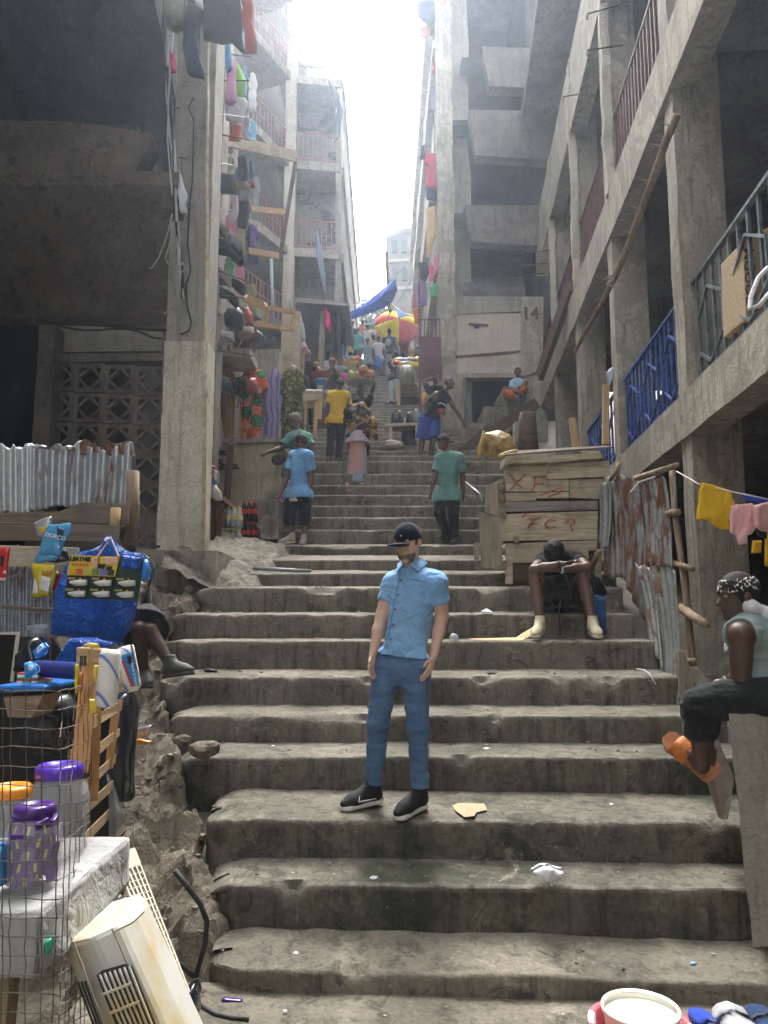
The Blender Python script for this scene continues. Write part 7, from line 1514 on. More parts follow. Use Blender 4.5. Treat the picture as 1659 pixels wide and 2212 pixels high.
# ================================================================ cables on the left pillar
z1 = zt(0, 0, 2.211)
CBL = [flat('black cable', (.02, .02, .022), .6), flat('white cable', (.45, .44, .4), .7), flat('grey rope', (.3, .28, .24), .9)]
CT = thing('cable_bundle', 'tangled bundle of cables and frayed rope down the left pillar', 'cables', W(*z1(1200, 60), 8.4))
for k in range(9):
    rd = random.Random(k); pts = []
    for i, (x, y) in enumerate(((1172, -40), (1178, 200), (1190, 450), (1205, 700), (1225, 950), (1240, 1200), (1255, 1450), (1275, 1700), (1295, 1920), (1308, 2150))):
        if k > 5 and i > 7: break
        pts.append(W(*z1(x+rd.uniform(-14, 16)+k*2, y), 8.35+rd.uniform(-.03, .05)))
    mesh('cable', G().tube(pts, .009+.004*(k % 3), 5), CBL[(0, 1, 0, 2, 0, 1, 0, 2, 0)[k]], CT, smooth=True)
for k, p in enumerate(([(1240, 1540), (1215, 1650), (1180, 1760), (1140, 1860), (1100, 1920), (1075, 1935)], [(1245, 1600), (1230, 1720), (1205, 1810), (1190, 1860), (1215, 1905)], [(1250, 230), (1225, 450), (1215, 700), (1205, 1000), (1240, 1400)], [(1295, 2150), (1260, 2050), (1235, 2210), (1180, 2260)], [(1290, 1880), (1320, 1900), (1335, 1930), (1310, 1960), (1285, 1925), (1320, 1890)])):
    mesh('frayed_rope', G().tube([W(*z1(x, y), 8.3) for x, y in p], .01, 5), CBL[2 if k != 2 else 1], CT, smooth=True)
mesh('wire', G().tube([W(*z1(x, y), 8.56) for x, y in ((1395, 700), (1355, 775), (1395, 860), (1395, 1000), (1385, 1300), (1362, 1500), (1350, 1750), (1372, 1950), (1340, 2050), (1345, 2200))]+[W(*zK(x, y), 8.55) for x, y in ((1378, 330), (1360, 390), (1300, 418))], .011, 5), CBL[0], CT, smooth=True)
mesh('wire', G().tube([W(*zK(x, y), 9.3) for x, y in ((380, 345), (480, 370), (600, 388), (720, 385), (820, 378), (930, 380), (1020, 405), (1100, 440), (1165, 445))], .014, 5), CBL[0], CT, smooth=True)
mesh('wire', G().tube([W(*zK(x, y), 9.3) for x, y in ((360, 600), (372, 400), (400, 340), (700, 345), (1000, 378), (1200, 388))], .02, 5), CBL[0], CT, smooth=True)
puff('plastic_rag', z1, [(1290, 1215), (1310, 1300), (1350, 1430), (1335, 1470), (1350, 1530), (1300, 1530), (1278, 1400)], 8.3, .03, glossy('pale film', (.5, .52, .56), .4), 'pale torn plastic rag caught in the cables', 'rag', .03, 10)
puff('knotted_rag', zK, [(1465, 680), (1488, 690), (1482, 740), (1498, 850), (1480, 895), (1465, 800), (1445, 735)], 8.4, .03, cloth('dirty white rag', (.45, .43, .4)), 'knotted white rag on the pillar edge', 'rag', .02, 12)
# ================================================================ tin fence and boards behind the left stall
LFn = thing('tin_fence', 'galvanised corrugated tin fence with weathered boards behind the left stall', 'fence', W(0, 1300, 5.6))
GB_ = corr('bright galvanised', (.6, .62, .63), .05)
corrsheet('sheet', zK, [(-120, 1205, 5.55), (222, 1222, 5.55), (222, 1710, 5.5), (-120, 1700, 5.5)], GB_, 4, .02, LFn, .02, 2)
corrsheet('sheet', zK, [(218, 1215, 5.5), (955, 1205, 5.65), (925, 1640, 5.62), (218, 1690, 5.5)], GALV, 8, .014, LFn, .06, 5)
corrsheet('rusty_edge', zK, [(240, 1214, 5.49), (955, 1204, 5.64), (975, 1300, 5.64), (240, 1228, 5.49)], RUST, 8, .012, LFn, .03, 9)
corrsheet('lower_sheet', zF, [(-60, 330, 5.4), (440, 330, 5.5), (440, 900, 5.4), (-60, 900, 5.3)], corr('dull tin', (.35, .38, .4), .25), 9, .014, LFn, .01, 4)  # darker tin than the sheets above it
WDK = wood('old brown board', (.2, .16, .12), (.11, .085, .065), 0)
for k, (T, q, d, m_) in enumerate(((zK, [(-40, 1700), (430, 1690), (590, 1622), (925, 1635), (920, 1780), (-40, 1775)], 5.45, WDK), (zK, [(-40, 1765), (850, 1795), (850, 1905), (-40, 1900)], 5.35, WDK), (zK, [(-40, 1930), (560, 1955), (555, 2085), (-40, 2085)], 5.25, wood('bleached board', (.55, .47, .36), (.4, .33, .25), 0)), (zF, [(-40, 635), (400, 665), (395, 690), (-40, 665)], 5.2, WDK))):
    plank('board', T, q, d, .03, m_, LFn, .006, k)
mesh('post', rough(G().tube([W(*zK(960, 1400), 5.6), W(*zK(955, 1650), 5.6), W(*zK(945, 1900), 5.6)], [.045, .048, .045], 10), .008, 6), POLE, LFn, smooth=True)
mesh('post', G().tube([W(*zK(835, 1665), 5.4), W(*zK(822, 1860), 5.4)], .035, 9), WOODN, LFn, smooth=True)
mesh('twine', G().tube([W(*zK(x, y), 5.35) for x, y in ((130, 1930), (150, 2000), (160, 2100), (120, 2150), (60, 2170))], .005, 5), CBL[2], LFn)
mesh('iron_hook', G().bar(W(*zK(920, 1918), 5.3), W(*zK(1150, 1945), 5.2), .012, .02), IRON, LFn)
# black panel standing in for the shade inside the stall
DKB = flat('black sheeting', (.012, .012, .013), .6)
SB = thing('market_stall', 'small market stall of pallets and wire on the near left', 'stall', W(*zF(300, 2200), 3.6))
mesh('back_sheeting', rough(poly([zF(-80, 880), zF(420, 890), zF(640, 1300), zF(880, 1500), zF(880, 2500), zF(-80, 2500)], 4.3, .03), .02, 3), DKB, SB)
mesh('stall_post', G().bar(W(*zF(362, 890), 3.9), W(*zF(345, 1230), 3.9), .035), flat('brown post', (.16, .07, .05)), SB)
SLT = wood('pallet pine', (.42, .3, .17), (.28, .19, .1), 0)
for k, (T, q) in enumerate(((zF, [(660, 1525), (935, 1378), (925, 1455), (665, 1618)]), (zF, [(635, 1790), (908, 1592), (905, 1655), (635, 1905)]), (zG, [(560, 300), (770, 115), (765, 180), (555, 390)]), (zG, [(560, 460), (752, 295), (745, 370), (552, 545)]), (zG, [(565, 650), (730, 482), (722, 560), (560, 745)]), (zG, [(590, 850), (710, 682), (706, 770), (590, 935)]), (zF, [(700, 1240), (960, 1160), (955, 1235), (690, 1350)]))):
    plank('pallet_slat', T, q, (3.1, 3.75, 3.75, 3.1), .03, SLT, SB, .006, k)
for pts, w in ([(712, 965, 3.2), (610, 1930, 3.05)], .06), ([(760, 1120, 3.35), (720, 2150, 3.2)], .035), ([(900, 1370, 3.7), (840, 1900, 3.65)], .03): mesh('pallet_post', G().bar(W(*zF(*pts[0][:2]), pts[0][2]), W(*zF(*pts[1][:2]), pts[1][2]), w, w*.8), wood('orange pine', (.48, .26, .11), (.35, .18, .07), 2), SB)
for q in ([(590, 965), (690, 968), (685, 1090), (588, 1080)], [(715, 975), (782, 975), (778, 1085), (712, 1085)], [(530, 1750), (625, 1755), (620, 1890), (520, 1880)]): plank('pallet_block', zF, q, 3.15, .09, SLT, SB)
[mesh('pallet_stamp', G().bar(W(*zF(x, 1110), 3.148), W(*zF(x, 1030), 3.148), .004, .003), BLK, SB) for x in (622, 634, 650, 662)]
tag(plank('timber_offcut', zF, [(25, 1345), (330, 1335), (290, 1440), (240, 1510), (60, 1505)], 3.3, .2, wood('pale offcut', (.36, .28, .19), (.2, .15, .1), 0), None), 'splintered pale timber offcut under the blue tray', 'timber')
# blue sheeting and the leather glue display
TARP = glossy('blue polythene', (.02, .17, .85), .3)
nt = TARP.node_tree; bs = nt.nodes['Principled BSDF']; bump(nt, bs, noise(nt, coords(nt), 6, 5, .65, 2.5), 1., .16)
puff('plastic_sheeting', zF, [(855, 100), (905, 170), (1000, 240), (1105, 265), (1145, 300), (1175, 440), (1085, 455), (1060, 600), (1000, 830), (920, 940), (700, 895), (545, 905), (360, 860), (400, 700), (430, 520), (520, 330), (590, 240), (770, 170), (820, 110)], 4.72, .07, TARP, 'bright blue plastic sheeting hung in folds behind the glue display', 'sheeting', .09, 4.)
puff('plastic_sheeting', zF, [(545, 905), (740, 880), (900, 930), (760, 1000), (600, 1110), (560, 1280), (410, 1290), (430, 1180), (370, 1165), (430, 1090)], 4.1, .05, TARP, 'lower ragged piece of blue plastic sheeting above the pallet', 'sheeting', .08, 5.)
puff('plastic_sheeting', zF, [(1100, 280), (1145, 280), (1180, 440), (1130, 470), (1085, 400)], 4.2, .05, glossy('lighter blue polythene', (.05, .25, .75), .3), 'lighter blue strip of plastic at the right of the display', 'sheeting', .05, 8.)
LC_ = thing('glue_display', 'yellow and green leather glue display card hanging on blue sheeting', 'display card', W(*zF(780, 600), 4.1))
GRD = glossy('card green', (.015, .055, .035), .35); YLD = glossy('card yellow', (.75, .62, .02), .35)
def card(T, q, d, m_, name='card', t=.006): return mesh(name, G().prism([W(*T(x, y), d) for x, y in q], (0, t, 0)), m_, LC_)
card(zF, [(548, 252), (1112, 270), (1062, 604), (495, 586)], 4.12, GRD, 'green_board', .01); card(zF, [(548, 253), (922, 267), (886, 420), (515, 408)], 4.105, YLD, 'yellow_panel')
textmesh('headline', 'LEATHER', .029, BLK, W(*zF(626, 285), 4.1), W(*zF(690, 288), 4.1)-W(*zF(560, 283), 4.1), (0, 0, 1), LC_, .001, .002)
for k in range(5): c = W(*zF(563+k*29, 322+k*1.2), 4.1); mesh('star', G().lathe([(0, -.002), (.011, 0), (0, .002)], 5, c, (0, 1, 0)), glossy('star red', (.65, .2, .02)), LC_)
puff('printed_hand', zF, [(695, 280), (760, 275), (765, 310), (745, 360), (715, 345)], 4.1, .004, flat('print skin', (.7, .42, .3)), parent=LC_, fold=.0); puff('printed_hand', zF, [(790, 275), (905, 272), (915, 310), (850, 330), (800, 320)], 4.1, .004, flat('print skin', (.7, .42, .3)), parent=LC_, fold=.0)
for q in ([(760, 320), (815, 325), (800, 360), (755, 355)], [(820, 340), (868, 345), (850, 372), (818, 368)]): card(zF, q, 4.098, BLK, 'printed_lens', .004)
for k, c in enumerate(((.7, .4, .05), (.6, .1, .08), (.5, .5, .1), (.15, .25, .1), (.2, .15, .6), (.05, .05, .05))):
    x = 530+k*60; card(zF, [(x, 355+k*2), (x+50, 357+k*2), (x+46, 402+k*2), (x-4, 400+k*2)], 4.098, flat('print swatch %d' % k, c), 'printed_picture', .004)
for r in range(2):
    for c_ in range(3):
        x0, y0 = 518+c_*187-r*13, 420+c_*3+r*86
        card(zF, [(x0, y0), (x0+170, y0+3), (x0+163, y0+78), (x0-8, y0+74)], 4.108, glossy('sachet green', (.012, .04, .028), .3), 'sachet', .006)
        card(zF, [(x0+4, y0+4), (x0+62, y0+6), (x0+60, y0+22), (x0+2, y0+20)], 4.098, flat('gold print', (.4, .32, .12)), 'sachet_title', .004)
        card(zF, [(x0+98, y0+5), (x0+128, y0+40), (x0+72, y0+38)], 4.098, flat('orange print', (.75, .33, .02)), 'sachet_triangle', .004)
        mesh('sachet_tube', G().tube([W(*zF(x0+20, y0+42), 4.096), W(*zF(x0+70, y0+48), 4.096), W(*zF(x0+150, y0+45), 4.096)], [.006, .016, .016], 8), flat('white tube', (.7, .72, .66)), LC_, smooth=True)
        card(zF, [(x0+40, y0+60), (x0+150, y0+62), (x0+148, y0+70), (x0+38, y0+68)], 4.098, flat('red print', (.4, .1, .04)), 'sachet_text', .004)
puff('blue_flap', zF, [(955, 255), (1105, 275), (1060, 380), (930, 350)], 4.07, .02, TARP, 'blue plastic flap folded over the display card', 'flap', .02, 8)
mesh('string', G().tube([W(*zF(735, 290), 4.06), W(*zF(855, 120), 4.2), W(*zF(918, 268), 4.06)], .006, 5), flat('brown string', (.35, .2, .12)), LC_)
# hanging blister packs
def dpack(label, T, pts, d, m_, texts=(), th=.02, extra=()):
    P = [W(*T(*p), d) for p in pts]; t = thing('hanging_pack', label, 'pack', sum(P, Vector())/len(P)); puff('pouch', T, pts, d, th, m_, parent=t, fold=.015, fs=14)
    for e_p, e_m in extra: puff('inset', T, e_p, d-th*.9, .008, e_m, parent=t, fold=.004)
    for s_, x, y, sz, mm, tl in texts: textmesh('pack_print', s_, sz, mm, W(*T(x, y), d-th-.016), (1, 0, tl), (0, 0, 1), t, .001, .001)
WHI = flat('white print', (.75, .75, .73), .6)
dpack('blue razor pack hanging on the boards', zF, [(375, 15), (550, 5), (545, 65), (485, 180), (462, 262), (290, 250), (325, 130)], 5.0, glossy('sky blue film', (.1, .4, .68), .25), (('DORCO', 428, 112, .037, WHI, -.25), ('5', 452, 190, .02, WHI, 0)), .02, (([(440, 30), (500, 60), (470, 150), (440, 120)], glossy('dark blister', (.03, .07, .14), .2)),))
dpack('clear and silver pack behind the blue razor pack', zF, [(270, 0), (395, -45), (400, 10), (330, 120), (295, 110)], 5.05, glossy('silver film', (.5, .52, .54), .2, metal=.4), (), .02, (([(300, 40), (370, 30), (350, 80), (310, 90)], glossy('yellow print film', (.7, .45, .03))),))
dpack('lower blue razor pack hanging below the first', zF, [(255, 300), (290, 240), (450, 262), (430, 300), (370, 300), (300, 318)], 5.03, glossy('clear blue film', (.12, .42, .7), .2))
dpack('dark blister pack of razors under the blue packs', zF, [(335, 250), (510, 210), (535, 300), (440, 320), (360, 300)], 5.06, glossy('black film', (.02, .025, .035), .2))
dpack('yellow zip bag with white charger and cable', zF, [(245, 318), (430, 328), (432, 400), (395, 520), (380, 575), (238, 580), (262, 470), (250, 380)], 4.95, glossy('yellow film', (.62, .5, .02), .2), (), .025, (([(320, 410), (395, 440), (375, 545), (305, 520)], WHI), ([(265, 430), (300, 430), (290, 555), (250, 550)], WHI), ([(320, 370), (400, 370), (395, 410), (320, 405)], glossy('amber print', (.55, .3, .02)))))
dpack('red blister card at the left picture edge', zF, [(-30, 190), (80, 190), (48, 462), (-30, 462)], 4.6, glossy('red card', (.6, .03, .03), .3), (('BLE', 20, 440, .022, WHI, 0), ('A', 35, 385, .03, WHI, 0)), .015, (([(5, 255), (30, 260), (25, 340), (2, 335)], BLK),))
dpack('dark red pack beside the yellow zip bag', zF, [(435, 370), (470, 400), (450, 545), (405, 520)], 5.1, glossy('crimson film', (.3, .02, .04), .3))
# screen, small boxes, tray, tube
SCn = thing('flat_screen', 'thin black screen with pale edge at the left picture edge', 'screen', W(*zF(60, 1230), 3.7))
mesh('panel', poly([zF(-60, 862), zF(134, 865), zF(88, 1222), zF(-60, 1225)], 3.7, .03), glossy('screen black', (.008, .008, .01), .15), SCn)
mesh('edge', G().bar(W(*zF(140, 858), 3.69), W(*zF(93, 1228), 3.69), .014).bar(W(*zF(-60, 856), 3.69), W(*zF(143, 858), 3.69), .012), flat('pale bezel', (.5, .48, .4)), SCn)
tag(mesh('tray', poly([zF(-60, 1262), zF(355, 1258), zF(350, 1305), zF(-60, 1318)], 3.25, .5), glossy('blue tray film', (.02, .15, .5), .3), origin=W(*zF(150, 1310), 3.4), bevel=.01), 'blue plastic covered tray under the small boxes', 'tray')
k = 0
for row, (y0, y1, xs_) in enumerate(((1212, 1258, (128, 185, 242, 296)), (1162, 1208, (132, 188, 246)))):
    for x in xs_:
        b = thing('small_box', 'little red, white and green box, %s from the left in the %s row' % (ORD[xs_.index(x)], ('lower', 'upper')[row]), 'box', W(*zF(x+25, y1), 3.4), 'little boxes on the blue tray')
        for (a, c, m_, nm) in ((0, .3, glossy('box red', (.55, .08, .05)), 'top_band'), (.3, .75, WHI, 'middle_band'), (.75, 1, glossy('box green', (.08, .4, .15)), 'bottom_band')):
            if k % 2 and nm == 'middle_band': m_ = glossy('box green', (.08, .4, .15))
            mesh(nm, poly([zF(x, y0+(y1-y0)*a), zF(x+48, y0+(y1-y0)*a), zF(x+48, y0+(y1-y0)*c), zF(x, y0+(y1-y0)*c)], 3.38, .08), m_, b)
        k += 1
tag(mesh('blue_tube', G().lathe([(0, 0), (.036, 0), (.036, .3), (.045, .31), (.045, .36), (0, .365)], 16, W(*zF(290, 1128), 3.45), W(*zF(590, 1148), 3.3)-W(*zF(290, 1128), 3.45)), glossy('navy plastic', (.02, .04, .22), .35), smooth=True), 'navy plastic tube lying above the small boxes', 'tube')
puff('blue_wipes_pack', zF, [(205, 1085), (240, 1075), (285, 1110), (300, 1160), (255, 1185), (212, 1205)], 3.3, .03, batik('blue splash', [(.05, .25, .6), (.5, .65, .8), (.1, .35, .7)], 20), 'blue and white splash print packet by the navy tube', 'packet', .02, 12)
puff('black_plastic_heap', zF, [(130, 1150), (150, 1010), (230, 940), (330, 900), (370, 960), (350, 1060), (300, 1100), (200, 1160)], 3.75, .1, glossy('black film', (.02, .025, .035), .2), 'heap of glossy black and blue plastic beside the screen', 'plastic', .06, 9)
puff('blue_crumple', zF, [(265, 1000), (330, 930), (365, 960), (350, 1020), (300, 1045)], 3.6, .04, MATS['blue splash'], 'crumpled blue packet on the black plastic heap', 'packet', .03, 12)
tag(mesh('scrub_brush', G().box(W(*zF(245, 858), 3.9), W(*zF(335, 825), 3.9)+Vector((0, .06, 0))).bar(W(*zF(205, 815), 3.9), W(*zF(360, 800), 3.95), .03, .02), flat('brush grey', (.3, .32, .4))), 'pale scrubbing brush hung on the tin fence', 'brush')
# paint rollers and packets on the pallet
def stripemat():
    m, nt, b = base('roller pile', .95, 0, .1); v = coords(nt); w = _n(nt, 'TexWave'); w.inputs['Scale'].default_value = 4.2; w.bands_direction = 'DIAGONAL'; w.inputs['Distortion'].default_value = .6; nt.links.new(v, w.inputs['Vector'])
    nt.links.new(ramp(nt, w.outputs['Fac'], [(.0, (.12, .2, .5)), (.06, (.68, .67, .64)), (.5, (.7, .69, .66)), (.53, (.65, .52, .2)), (.58, (.7, .69, .66))]), b.inputs['Base Color']); bump(nt, b, noise(nt, v, 60, 3), .5, .01); return m
RPM = stripemat(); t = thing('paint_roller', 'white striped paint roller sleeve hanging on the pallet', 'paint roller', W(*zF(815, 1430), 3.05)); a, b = W(*zF(815, 1425), 3.05), W(*zF(855, 985), 3.05)
mesh('sleeve', G().lathe([(0, 0), (.034, .003), (.041, .02), (.041, (b-a).length-.02), (.034, (b-a).length), (0, (b-a).length)], 18, a, b-a), RPM, t, smooth=True)
t = thing('roller_pack', 'packed paint roller with blue and red label on the pallet', 'paint roller', W(*zF(1010, 1310), 3.3)); puff('sleeve', zF, [(920, 960), (1010, 935), (1025, 1000), (1080, 1270), (1060, 1300), (985, 1315), (940, 1120)], 3.35, .05, RPM, parent=t, fold=.01)
puff('label_card', zF, [(930, 1030), (1020, 1000), (1068, 1260), (1010, 1270)], 3.28, .006, glossy('label blue', (.02, .22, .55), .3), parent=t, fold=.002); puff('label_red', zF, [(935, 1065), (950, 1060), (1030, 1268), (1010, 1270)], 3.268, .004, glossy('label red', (.6, .03, .03), .3), parent=t, fold=.0); puff('label_mark', zF, [(980, 1030), (1010, 1025), (1015, 1090), (988, 1095)], 3.266, .004, BLK, parent=t, fold=.0)
textmesh('label_print', 'Painter at Work', .014, WHI, W(*zF(1035, 1170), 3.262), (.25, 0, -1), (1, 0, .2), t, .0008)
for k, (pts, c, l) in enumerate((([(590, 1090), (612, 1085), (610, 1290), (598, 1335), (588, 1290)], (.7, .55, .02), 'yellow packet strip hanging left on the pallet post'), ([(620, 1150), (645, 1150), (640, 1300), (622, 1330)], (.45, .15, .05), 'brown and yellow packet strip on the pallet post'), ([(735, 1095), (768, 1100), (760, 1240), (738, 1230)], (.65, .5, .03), 'yellow packet strip behind the pallet post'), ([(700, 1360), (755, 1370), (755, 1480), (715, 1470), (695, 1440)], (.65, .5, .03), 'yellow leaf shaped packets low on the pallet'), ([(600, 1390), (640, 1340), (625, 1490), (608, 1530)], (.7, .35, .05), 'orange and pink packet dangling from the pallet'), ([(650, 950), (700, 930), (765, 935), (770, 962), (660, 968)], (.6, .55, .12), 'yellow plastic heap on top of the pallet'))):
    puff('packet', zF, pts, 3.0+.02*k, .012, glossy('sweet film %d' % k, c, .3), l, 'packet', .02, 14)
# black printed bag inside the stall
t = thing('printed_bag', 'large dark bag printed 2025 inside the stall', 'bag', W(*zF(400, 1780), 3.8)); puff('bag', zF, [(330, 1310), (560, 1330), (650, 1440), (620, 1700), (560, 1800), (300, 1770), (190, 1720), (250, 1500)], 3.9, .15, glossy('charcoal film', (.02, .022, .028), .35), parent=t, fold=.05, fs=6)
OLV = flat('dull gold print', (.1, .09, .06)); textmesh('bag_print', '2025', .06, OLV, W(*zF(490, 1700), 3.7), (1, 0, .05), (0, 0, 1), t, .002); textmesh('bag_print', 'BRAVO', .045, OLV, W(*zF(500, 1640), 3.7), (1, 0, .05), (0, 0, 1), t, .002); puff('print_panel', zF, [(310, 1460), (460, 1500), (400, 1710), (250, 1680)], 3.72, .01, flat('grey print', (.06, .065, .075), .6, .5, 30), parent=t, fold=.01)
puff('dark_plastic_sheet', zF, [(930, 1330), (1010, 1320), (1040, 1430), (1010, 1800), (1005, 2150), (960, 2160), (890, 1900), (880, 1500)], 3.95, .1, glossy('black film', (.02, .025, .035), .2), 'black plastic sheet hanging at the end of the pallet', 'plastic sheet', .05, 6)
puff('clear_plastic', zG, [(735, 240), (770, 300), (800, 440), (850, 560), (800, 620), (760, 740), (745, 500)], 3.75, .03, glossy('smoky film', (.3, .31, .33), .15, .5), 'torn clear plastic trailing behind the pallet slats', 'plastic', .04, 8)
# table with jars
tz_ = tz(zG(200, 1030)[1], 2.45)
JT = thing('jar_table', 'table covered with white woven plastic at the lower left', 'table', Vector((-1.1, 2.5, .5)))
WSH = cloth('white woven sheet', (.36, .36, .345), (.28, .28, .265), .6, .8, 14)
xr_ = W(*zG(420, 1040), 2.4).x
def drape(u, v):
    x = -1.75+(xr_+1.75)*u; y = 2.25+.75*v; P = np.stack([x, y, 0*x+tz_], 1); P[:, 2] += .008*fbm(P, 9, 3, 4); return P
mesh('table_top', G().vgrid(drape, 30, 20), WSH, JT, smooth=True, thick=.01)
def skirtf(u, v):
    x = -1.75+(xr_+1.75)*u; P = np.stack([x, 2.25-.02*v, tz_-.17*v], 1); n = fbm(P*np.array([1, 1, .6]), 10, 3, 8); P[:, 1] -= .025*n*v; P[:, 2] -= .03*v*fbm(P, 5, 2, 3); return P
mesh('sheet_skirt', G().vgrid(skirtf, 50, 12), WSH, JT, smooth=True, thick=.004)
def sidef(u, v):
    y = 2.25+.75*u; P = np.stack([0*u+xr_+.015*v, y, tz_-.16*v], 1); n = fbm(P, 10, 3, 18); P[:, 0] += .025*n*v; return P
mesh('sheet_side', G().vgrid(sidef, 30, 10), WSH, JT, smooth=True, thick=.004)
for x, y in ((xr_-.12, 2.33), (xr_-.35, 2.4), (-1.6, 2.33)): mesh('leg', rough(G().bar((x, y, tz_-.02), (x-.03, y, .4), .065), .006, 4), wood('scuffed leg', (.26, .2, .12), (.14, .1, .06), 2), JT)
CLR = glossy('clear jar plastic', (.86, .88, .9), .08, .2)
def jar(label, cx_, yb, yt, d, rpx, lid, extra=None, lidr=.7):
    b = W(*zG(cx_, yb), d); b.z = tz_+.006; dd = b.y; top = tz(zG(cx_, yt)[1], d); h = top-b.z; r = rpx/2.074*.6636/F*d*.97
    t = thing('plastic_jar', label, 'jar', b); mesh('jar', G().lathe([(r*.9, 0), (r, .02), (r, h*.62), (r*.93, h*.74), (r*lidr, h*.84), (r*lidr, h*.87)], 28, b), CLR, t, smooth=True)
    L = mesh('lid', G().lathe([(r*lidr*1.08, h*.85), (r*lidr*1.1, h*.96), (r*lidr*.95, h), (r*lidr*.7, h*1.0), (r*lidr*.68, h*.985), (0, h*.985)], 28, b), lid, t, smooth=True)
    return t, b, r, h
PUR = glossy('violet plastic', (.1, .035, .5), .3); PUR2 = glossy('purple plastic', (.07, .02, .2), .3); ORJ = glossy('orange plastic', (.85, .3, .02), .35)
jar('big clear jar with violet lid on the white table', 360, 1000, 178, 2.78, 200, PUR)
jar('clear jar with orange lid at the left picture edge', 40, 900, 322, 2.7, 150, ORJ, lidr=.85)
t, b, r, h = jar('jar of purple chocolate bars with purple lid', 205, 1020, 448, 2.45, 180, PUR2, lidr=.68)
CHO = glossy('purple foil', (.075, .012, .2), .3); CHB = glossy('gold lettering', (.55, .5, .05), .4); rd = random.Random(3); n = 0
for lay in range(5):
    for k in range(9):
        a = k*.7+lay*.35; rr = r*(.8 if k < 8 else .2); p = b+Vector((rr*math.cos(a)*.94, rr*math.sin(a)*.94, .02+lay*h*.145)); up_ = Vector((rd.uniform(-.3, .3), rd.uniform(-.3, .3), 1)).normalized()
        o = mesh('chocolate_bar', G().bar(p, p+up_*h*.2, r*.5, .016, up=(math.cos(a), math.sin(a), 0)), CHO, t, bevel=.003)
        if math.sin(a) < 0: mesh('bar_print', G().bar(p+up_*h*.03-Vector((math.cos(a), math.sin(a), 0))*-.009, p+up_*h*.13+Vector((math.cos(a), math.sin(a), 0))*.009, .008, .002, up=(math.cos(a), math.sin(a), 0)), CHB, o)
puff('blue_packs', zG, [(-40, 720), (35, 730), (48, 800), (40, 990), (-40, 1000)], 2.38, .06, glossy('azure film', (.05, .3, .7), .25), 'stack of azure blue sachets at the left picture edge', 'sachets', .03, 12)
# wire mesh round the stall
g = G(); rd = random.Random(5); WM = flat('rusty wire', (.11, .09, .075), .7, .3)
def wp(x, y):
    if x <= 400: return W(*zG(x, y), 2.12)
    return W(*zG(x, y), 2.12+(x-400)/230*1.0)
xsw = [-40, 18, 70, 175, 285, 392, 440, 475, 510, 545, 575, 605]
for x in xsw: g.tube([wp(x+rd.uniform(-7, 7)-(y-600)*.03*(1 if x > 390 else .2), y) for y in range(-330, 2000, 110)], .0016, 4, False)
for y in range(-320, 2000, 128): g.tube([wp(x, y+rd.uniform(-9, 9)+(x*.03 if x < 400 else 12-(x-400)*(.25 if y < 600 else .7))) for x in xsw], .0016, 4, False)
tag(mesh('wire_mesh', g, WM, origin=W(*zG(200, 1900), 2.12)), 'rusty wire mesh screen across the front of the stall', 'wire mesh')
# ================================================================ discarded appliances at the lower left
ACM = glossy('yellowed white plastic', (.62, .58, .47), .4); nt = ACM.node_tree; bs = nt.nodes['Principled BSDF']; nt.links.new(ramp(nt, noise(nt, coords(nt), 3.2, 4, .6), [(.45, (.52, .51, .46)), (.62, (.46, .36, .18))]), bs.inputs['Base Color'])
AC = thing('air_cooler', 'yellowed white air cooler case with slatted grille leaning at lower left', 'appliance', W(*zG(800, 1935), 2.5))
foot = [((412, 1390), 2.47), ((600, 1348), 2.42), ((790, 1262), 2.44), ((910, 1180), 2.52), ((985, 1090), 2.66), ((950, 1042), 2.76), ((740, 1110), 2.82), ((530, 1195), 2.8)]
dn = (W(*zG(640, 1935), 2.43)-W(*zG(412, 1390), 2.47)).normalized()
mesh('case', G().prism([W(*zG(*p), d) for p, d in foot], dn*.62), ACM, AC, bevel=.018)
def acp(x, y, k=0): return W(*zG(x, y), 2.385+k-max(0, y-1480)*.00012)
mesh('grille_recess', G().prism([acp(650, 1608), acp(690, 1575), acp(850, 1530), acp(893, 1545), acp(1060, 1960), acp(800, 1990)], (0, .004, 0)), BLK, AC)
for k in range(7):
    x = 672+k*33; mesh('grille_slat', G().bar(acp(x, 1603-k*10, -.006), acp(x+165, 1990-k*4, -.006), .0035, .006), ACM, AC)
for q in (((690, 1738), (890, 1660)), ((740, 1865), (940, 1785))): mesh('grille_cross_bar', G().bar(acp(*q[0], -.009), acp(*q[1], -.009), .006, .006), ACM, AC)
for k in range(4): mesh('side_slot', G().bar(acp(528+k*22, 1655-k*5, .03), acp(640+k*22, 1960, .02), .004, .006), BLK, AC)
for q in (((500, 1390), (700, 1935)), ((755, 1290), (860, 1530)), ((760, 1318), (900, 1250)), ((900, 1250), (975, 1178))): mesh('panel_seam', G().bar(acp(*q[0], .018), acp(*q[1], .018), .003, .004), flat('seam', (.3, .26, .18)), AC)
mesh('latch', G().bar(acp(540, 1505, .02), acp(565, 1560, .02), .008, .006), flat('seam', (.3, .26, .18)), AC)
t = thing('air_cooler', 'smaller yellowed appliance case behind the leaning air cooler', 'appliance', W(*zG(700, 1200), 2.9))
mesh('case', G().prism([W(*zG(*p), d) for p, d in (((520, 1190), 2.9), ((700, 1130), 2.85), ((850, 1060), 2.95), ((815, 945), 3.1), ((765, 938), 3.1), ((610, 1010), 3.1), ((560, 1100), 3.05))], Vector((.12, -.02, -.4))), ACM, t, bevel=.012)
for k in range(6): mesh('vent_slot', G().bar(W(*zG(545+k*24, 1165-k*11), 2.84), W(*zG(560+k*24, 1240-k*11), 2.83), .004, .004), flat('seam', (.3, .26, .18)), t)
